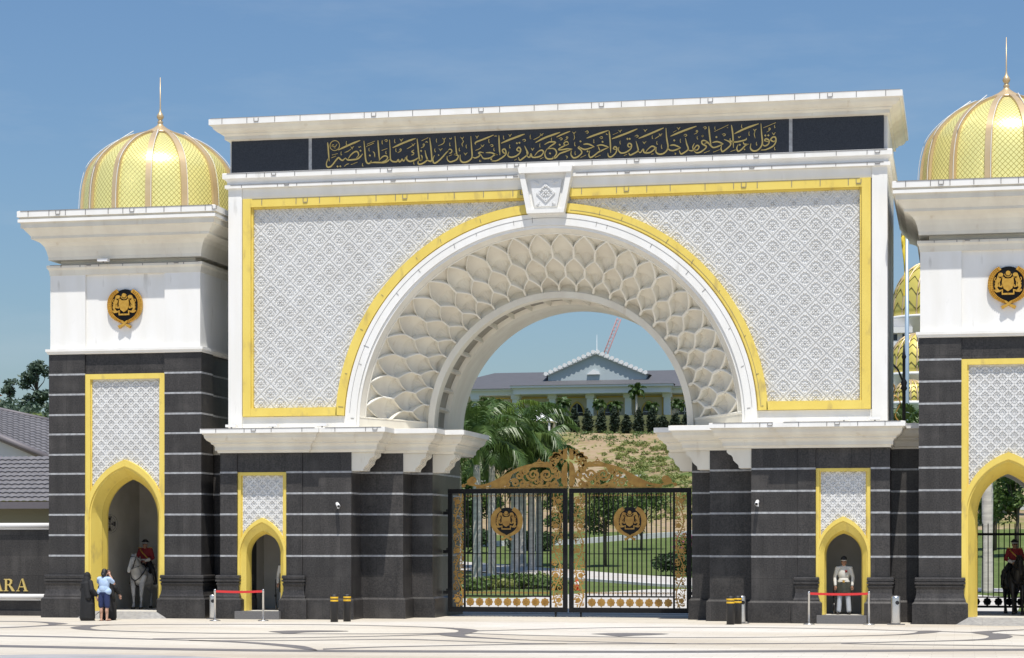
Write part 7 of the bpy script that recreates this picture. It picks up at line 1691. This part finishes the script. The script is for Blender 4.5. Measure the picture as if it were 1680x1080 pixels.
m = MB(); m.tube([(-p[0] - .05, 0, p[1]) for p in smooth_pts([(0, 9.0), (.25, 9.55), (.75, 9.9), (1.3, 9.95), (1.7, 9.7)], 5)], .045, 6); m.obj('arm', 'black', lp)
m = MB(); m.tube([(p[0], 0, p[1]) for p in spiral(-.62, 8.75, .38, .10, rad(90), 1.6, 30)], .035, 6); m.tube([(p[0], 0, p[1]) for p in smooth_pts([(-.06, 7.2), (-.35, 7.6), (-.15, 8.1), (-.35, 8.4), (-.62, 8.37)], 6)], .03, 6); m.obj('scroll', 'gilt', lp)
m = MB(); m.lathe([(.05, .2), (.22, .1), (.26, -.15), (.16, -.5), (.02, -.56)], (-1.75, 0, 9.6), 14); m.obj('lantern', 'pwhite', lp)
# traffic cone
tcn = thing('traffic_cone', 'small red and white traffic cone behind the left scroll panel of the right gate leaf', 'cone', (gp(946, 0, 40), 40, .02))
m = MB(); m.box(-.2, .2, -.2, .2, 0, .04); m.lathe([(.17, .04), (.12, .30), (.07, .56), (.04, .68)], (0, 0, 0), 16); m.obj('cone_body', 'red', tcn)
m = MB(); m.lathe([(.122, .30), (.095, .44), (.09, .44), (.115, .30)], (0, 0, 0), 16, 0, True, False); m.lathe([(.06, .62), (.044, .69), (.0, .70)], (0, 0, 0), 16); m.obj('reflective_band', 'whitepaint', tcn)

# ------------------------------------------------------------------ left side: sign wall, tiled building, wooded hill
sg = thing('sign_wall', 'dark granite sign wall with white rails and gold capital letters at the left edge', 'sign', (-18.5, 1.3, 0))
m = MB(); m.box(-14, 2.2, 0, .5, 0, 2.95); m.box(-14, 2.2, -.08, -.003, 0, .16); m.obj('slab', 'granite', sg)
for z in (.63, 2.95):
    m = MB(); m.tube([(-14, -.08, z), (2.2, -.08, z)], .085, 14); m.box(-14, 2.2, -.05, .1, z - .13, z - .087); m.obj('rail', 'whitepaint', sg)
def glyph(ch, x0, z0, h):
    m = MB(); y0, y1 = -.06, -.002; P = lambda x, z: (x0 + x * h, z0 + z * h)
    if ch == 'A':
        m.prism([P(.46, 1.03), (P(.56, 1.03)), P(.90, .06), P(.72, .06)], 'xz', y0, y1); m.prism([P(.43, .95), P(.48, 1.0), P(.17, .06), P(.10, .06)], 'xz', y0, y1 - .001)
        m.prism([P(.24, .32), P(.68, .32), P(.66, .40), P(.27, .40)], 'xz', y0 - .002, y1 - .002); m.prism([P(.0, 0), P(.27, 0), P(.27, .058), P(.0, .058)], 'xz', y0, y1); m.prism([P(.62, 0), P(1.0, 0), P(1.0, .058), P(.62, .058)], 'xz', y0, y1)
    elif ch in 'R':
        m.prism([P(.10, .06), P(.27, .06), P(.27, .94), P(.10, .94)], 'xz', y0, y1); m.prism([P(.0, 0), P(.37, 0), P(.37, .058), P(.0, .058)], 'xz', y0, y1); m.prism([P(.0, .942), P(.272, .942), P(.272, 1), P(.0, 1)], 'xz', y0 - .001, y1)
        m.ribbon([P(.26, .96), P(.42, .965), P(.56, .92), P(.63, .82), P(.62, .68), P(.54, .57), P(.42, .52), P(.27, .51)], [.07 * h, .09 * h, .13 * h, .17 * h, .17 * h, .13 * h, .09 * h, .06 * h], y0 - .002, y1 - .002)
        m.prism([P(.40, .52), P(.56, .52), P(.92, .0), P(.72, .0)], 'xz', y0 - .003, y1 - .003)
    elif ch == 'G':
        m.ribbon([P(.5 + .42 * math.cos(rad(a)), .5 + .46 * math.sin(rad(a))) for a in range(45, 330, 15)], .13 * h, y0, y1); m.prism([P(.72, .06), P(.88, .06), P(.88, .48), P(.72, .48)], 'xz', y0 - .001, y1)
    m.obj('letter', 'goldpale', sg)
for ch, x in (('A', -.15), ('R', -.80 + .17), ('A', -1.28), ('G', -1.92)):
    pass
glyph('A', .55, .80, .40); glyph('R', .11, .80, .40); glyph('A', -.33, .80, .40); glyph('G', -.76, .80, .40)
M['ltile'] = mat('grey_clay_roof_tile', (.175, .168, .175), .6, c2=(.14, .135, .142), scale=3); M['lwall'] = mat('olive_beige_render', (.30, .27, .17), .8); M['lridge'] = mat('ridge_tile', (.15, .135, .145), .6)
lb = thing('tiled_building', 'low building with grey ribbed roof tiles behind the sign wall', 'building', (-24, 8, 0))
m = MB(); m.box(-16, 4.8, -.2, 12, 0, 3.9); m.obj('wall', 'lwall', lb)
def tiled(par, name, x0, x1, y0, z0, y1, z1, rows, pitch, cutx=None):
    """pan-tile roof slope: scalloped waves along x, stepped courses up the slope"""
    nx = int((x1 - x0) / pitch) * 6; G = np.zeros((rows * 2, nx + 1, 3)); L = math.hypot(y1 - y0, z1 - z0); ny, nz_ = -(z1 - z0) / L, (y1 - y0) / L
    xs_ = np.linspace(x0, x1, nx + 1); wv = .035 * np.abs(np.sin(math.pi * (xs_ - x0) / pitch))
    for r in range(rows):
        for e in (0, 1):
            t_ = (r + e) / rows; lift = wv + (.05 if e == 0 else .0)
            G[2 * r + e, :, 0] = xs_ if cutx is None else np.minimum(xs_, cutx(t_)); G[2 * r + e, :, 1] = y0 + (y1 - y0) * t_ + ny * lift; G[2 * r + e, :, 2] = z0 + (z1 - z0) * t_ + nz_ * lift
    m = MB(); m.grid(G, 0, False); m.obj(name, 'ltile', par, fix=False)
tiled(lb, 'lower_roof', -16, 5.0, -.9, 3.82, 3.2, 5.62, 11, .26)
def tiled4(par, name, c00, c10, c01, c11, rows, pitch):
    """pan-tile patch between four corners (00-10 is the lower edge)"""
    c00, c10, c01, c11 = [np.array(c, float) for c in (c00, c10, c01, c11)]
    W_ = np.linalg.norm(c10 - c00); nx = int(W_ / pitch) * 6; t_ = np.linspace(0, 1, nx + 1)[:, None]; wv = .035 * np.abs(np.sin(math.pi * t_ * W_ / pitch))
    nrm = np.cross(c10 - c00, c01 - c00); nrm /= np.linalg.norm(nrm); rws = []
    for r in range(rows):
        for e in (0, 1):
            f = (r + e) / rows; rws.append((c00 * (1 - t_) + c10 * t_) * (1 - f) + (c01 * (1 - t_) + c11 * t_) * f + nrm * (wv + (.05 if e == 0 else 0)))
    m = MB(); m.grid(np.array(rws), 0, False); m.obj(name, 'ltile', par, fix=False)
def L3(u, v_, Y):
    b_ = (890 - v_) / FPX; a = (u - 840) / FPX; t = (Y + 63.73) / (math.cos(TH) + a * math.sin(TH)); return (gp(u, 0, Y) + 24, Y - 8, 2.4 + t * b_)
q00, q10, q01, q11 = L3(-260, 612, 15.5), L3(86, 755, 15.5), L3(-260, 614, 20), L3(86, 692, 20)
q00 = L3(-60, 693, 15.5); q01 = L3(-60, 660, 20)
tiled4(lb, 'upper_roof', q00, q10, q01, q11, 13, .26)
m = MB(); m.tube([(p[0], p[1] - .02, p[2] + .02) for p in (q00, q10)], .15, 8); m.obj('hip_ridge', 'lridge', lb)
m = MB(); m.tube([(p[0], p[1], p[2] + .03) for p in (q01, q11)], .09, 8); m.obj('ridge', 'lridge', lb)
m = MB(); g0 = L3(-60, 700, 15.7); g1 = L3(84, 758, 15.7); g2 = L3(84, 790, 15.7); g3 = L3(-60, 790, 15.7); m.prism([(g[0], g[2]) for g in (g0, g1, g2, g3)], 'xz', 7.75, 7.95); m.obj('gable', 'pwhite', lb)
m = MB(); m.box(-16, 5.0, -1.0, -.9, 3.6, 3.84); m.obj('fascia', 'lridge', lb)
# hill woods on the left
M['leafh'] = mat('haze_tinted_hill_foliage', (.065, .10, .07), .6, c2=(.09, .135, .085), scale=.8, trans=.2)  # leaf green paled and blued, distance haze put into the colour
tree('hill_tree', 'tall feathery tree on the wooded hill left of the left tower', gp(62, 0, 92), 92, 4.1, .11, clumps(1.6, 1.6, 1.0, 4.0, 18, .5), 1900, .17, 'leafh', z=tz(gp(62, 0, 92), 92) - .2)
tree('hill_tree', 'small ragged tree at the far left on the wooded hill', gp(16, 0, 94), 94, 3.3, .08, clumps(.7, .7, 1.8, 3.2, 6, .4), 420, .16, 'leafh', z=tz(gp(16, 0, 94), 94) - .2)
m = MB(); pts = []
for i in range(440):
    x, y = random.uniform(-78, -44), random.uniform(60, 96); s = random.uniform(.6, 1.3); pts.append(((x, y, tz(x, y) + s * .3), (s, s, s * .8)))
leaf_cloud(m, pts, 40000, .2); tag(m.obj('hill_undergrowth', 'leafh', fix=False), 'dense green undergrowth covering the hill behind the tiled building', 'undergrowth', kind='stuff')
kx = gp(-3, 0, 98); ko = thing('kiosk', 'tip of a small red roofed yellow eaved pavilion on the hill at the left edge', 'pavilion', (kx, 98, tz(kx, 98)))
M['kred'] = mat('red_kiosk_roof', (.25, .07, .05), .7)
m = MB(); m.box(-1.2, .25, -1, 1, -1, 1.25); m.obj('wall', 'pwhite', ko)
m = MB(); m.box(-1.5, .6, -1.3, 1.3, 1.253, 1.42); m.obj('eave', 'hazard', ko)
m = MB(); m.lathe([(.9, 1.9), (.5, 2.2), (.15, 2.7), (.0, 2.9)], (-.6, 0, 0), 12); m.box(-1.0, -.1, -.4, .4, 1.423, 1.9); m.obj('roof', 'kred', ko)
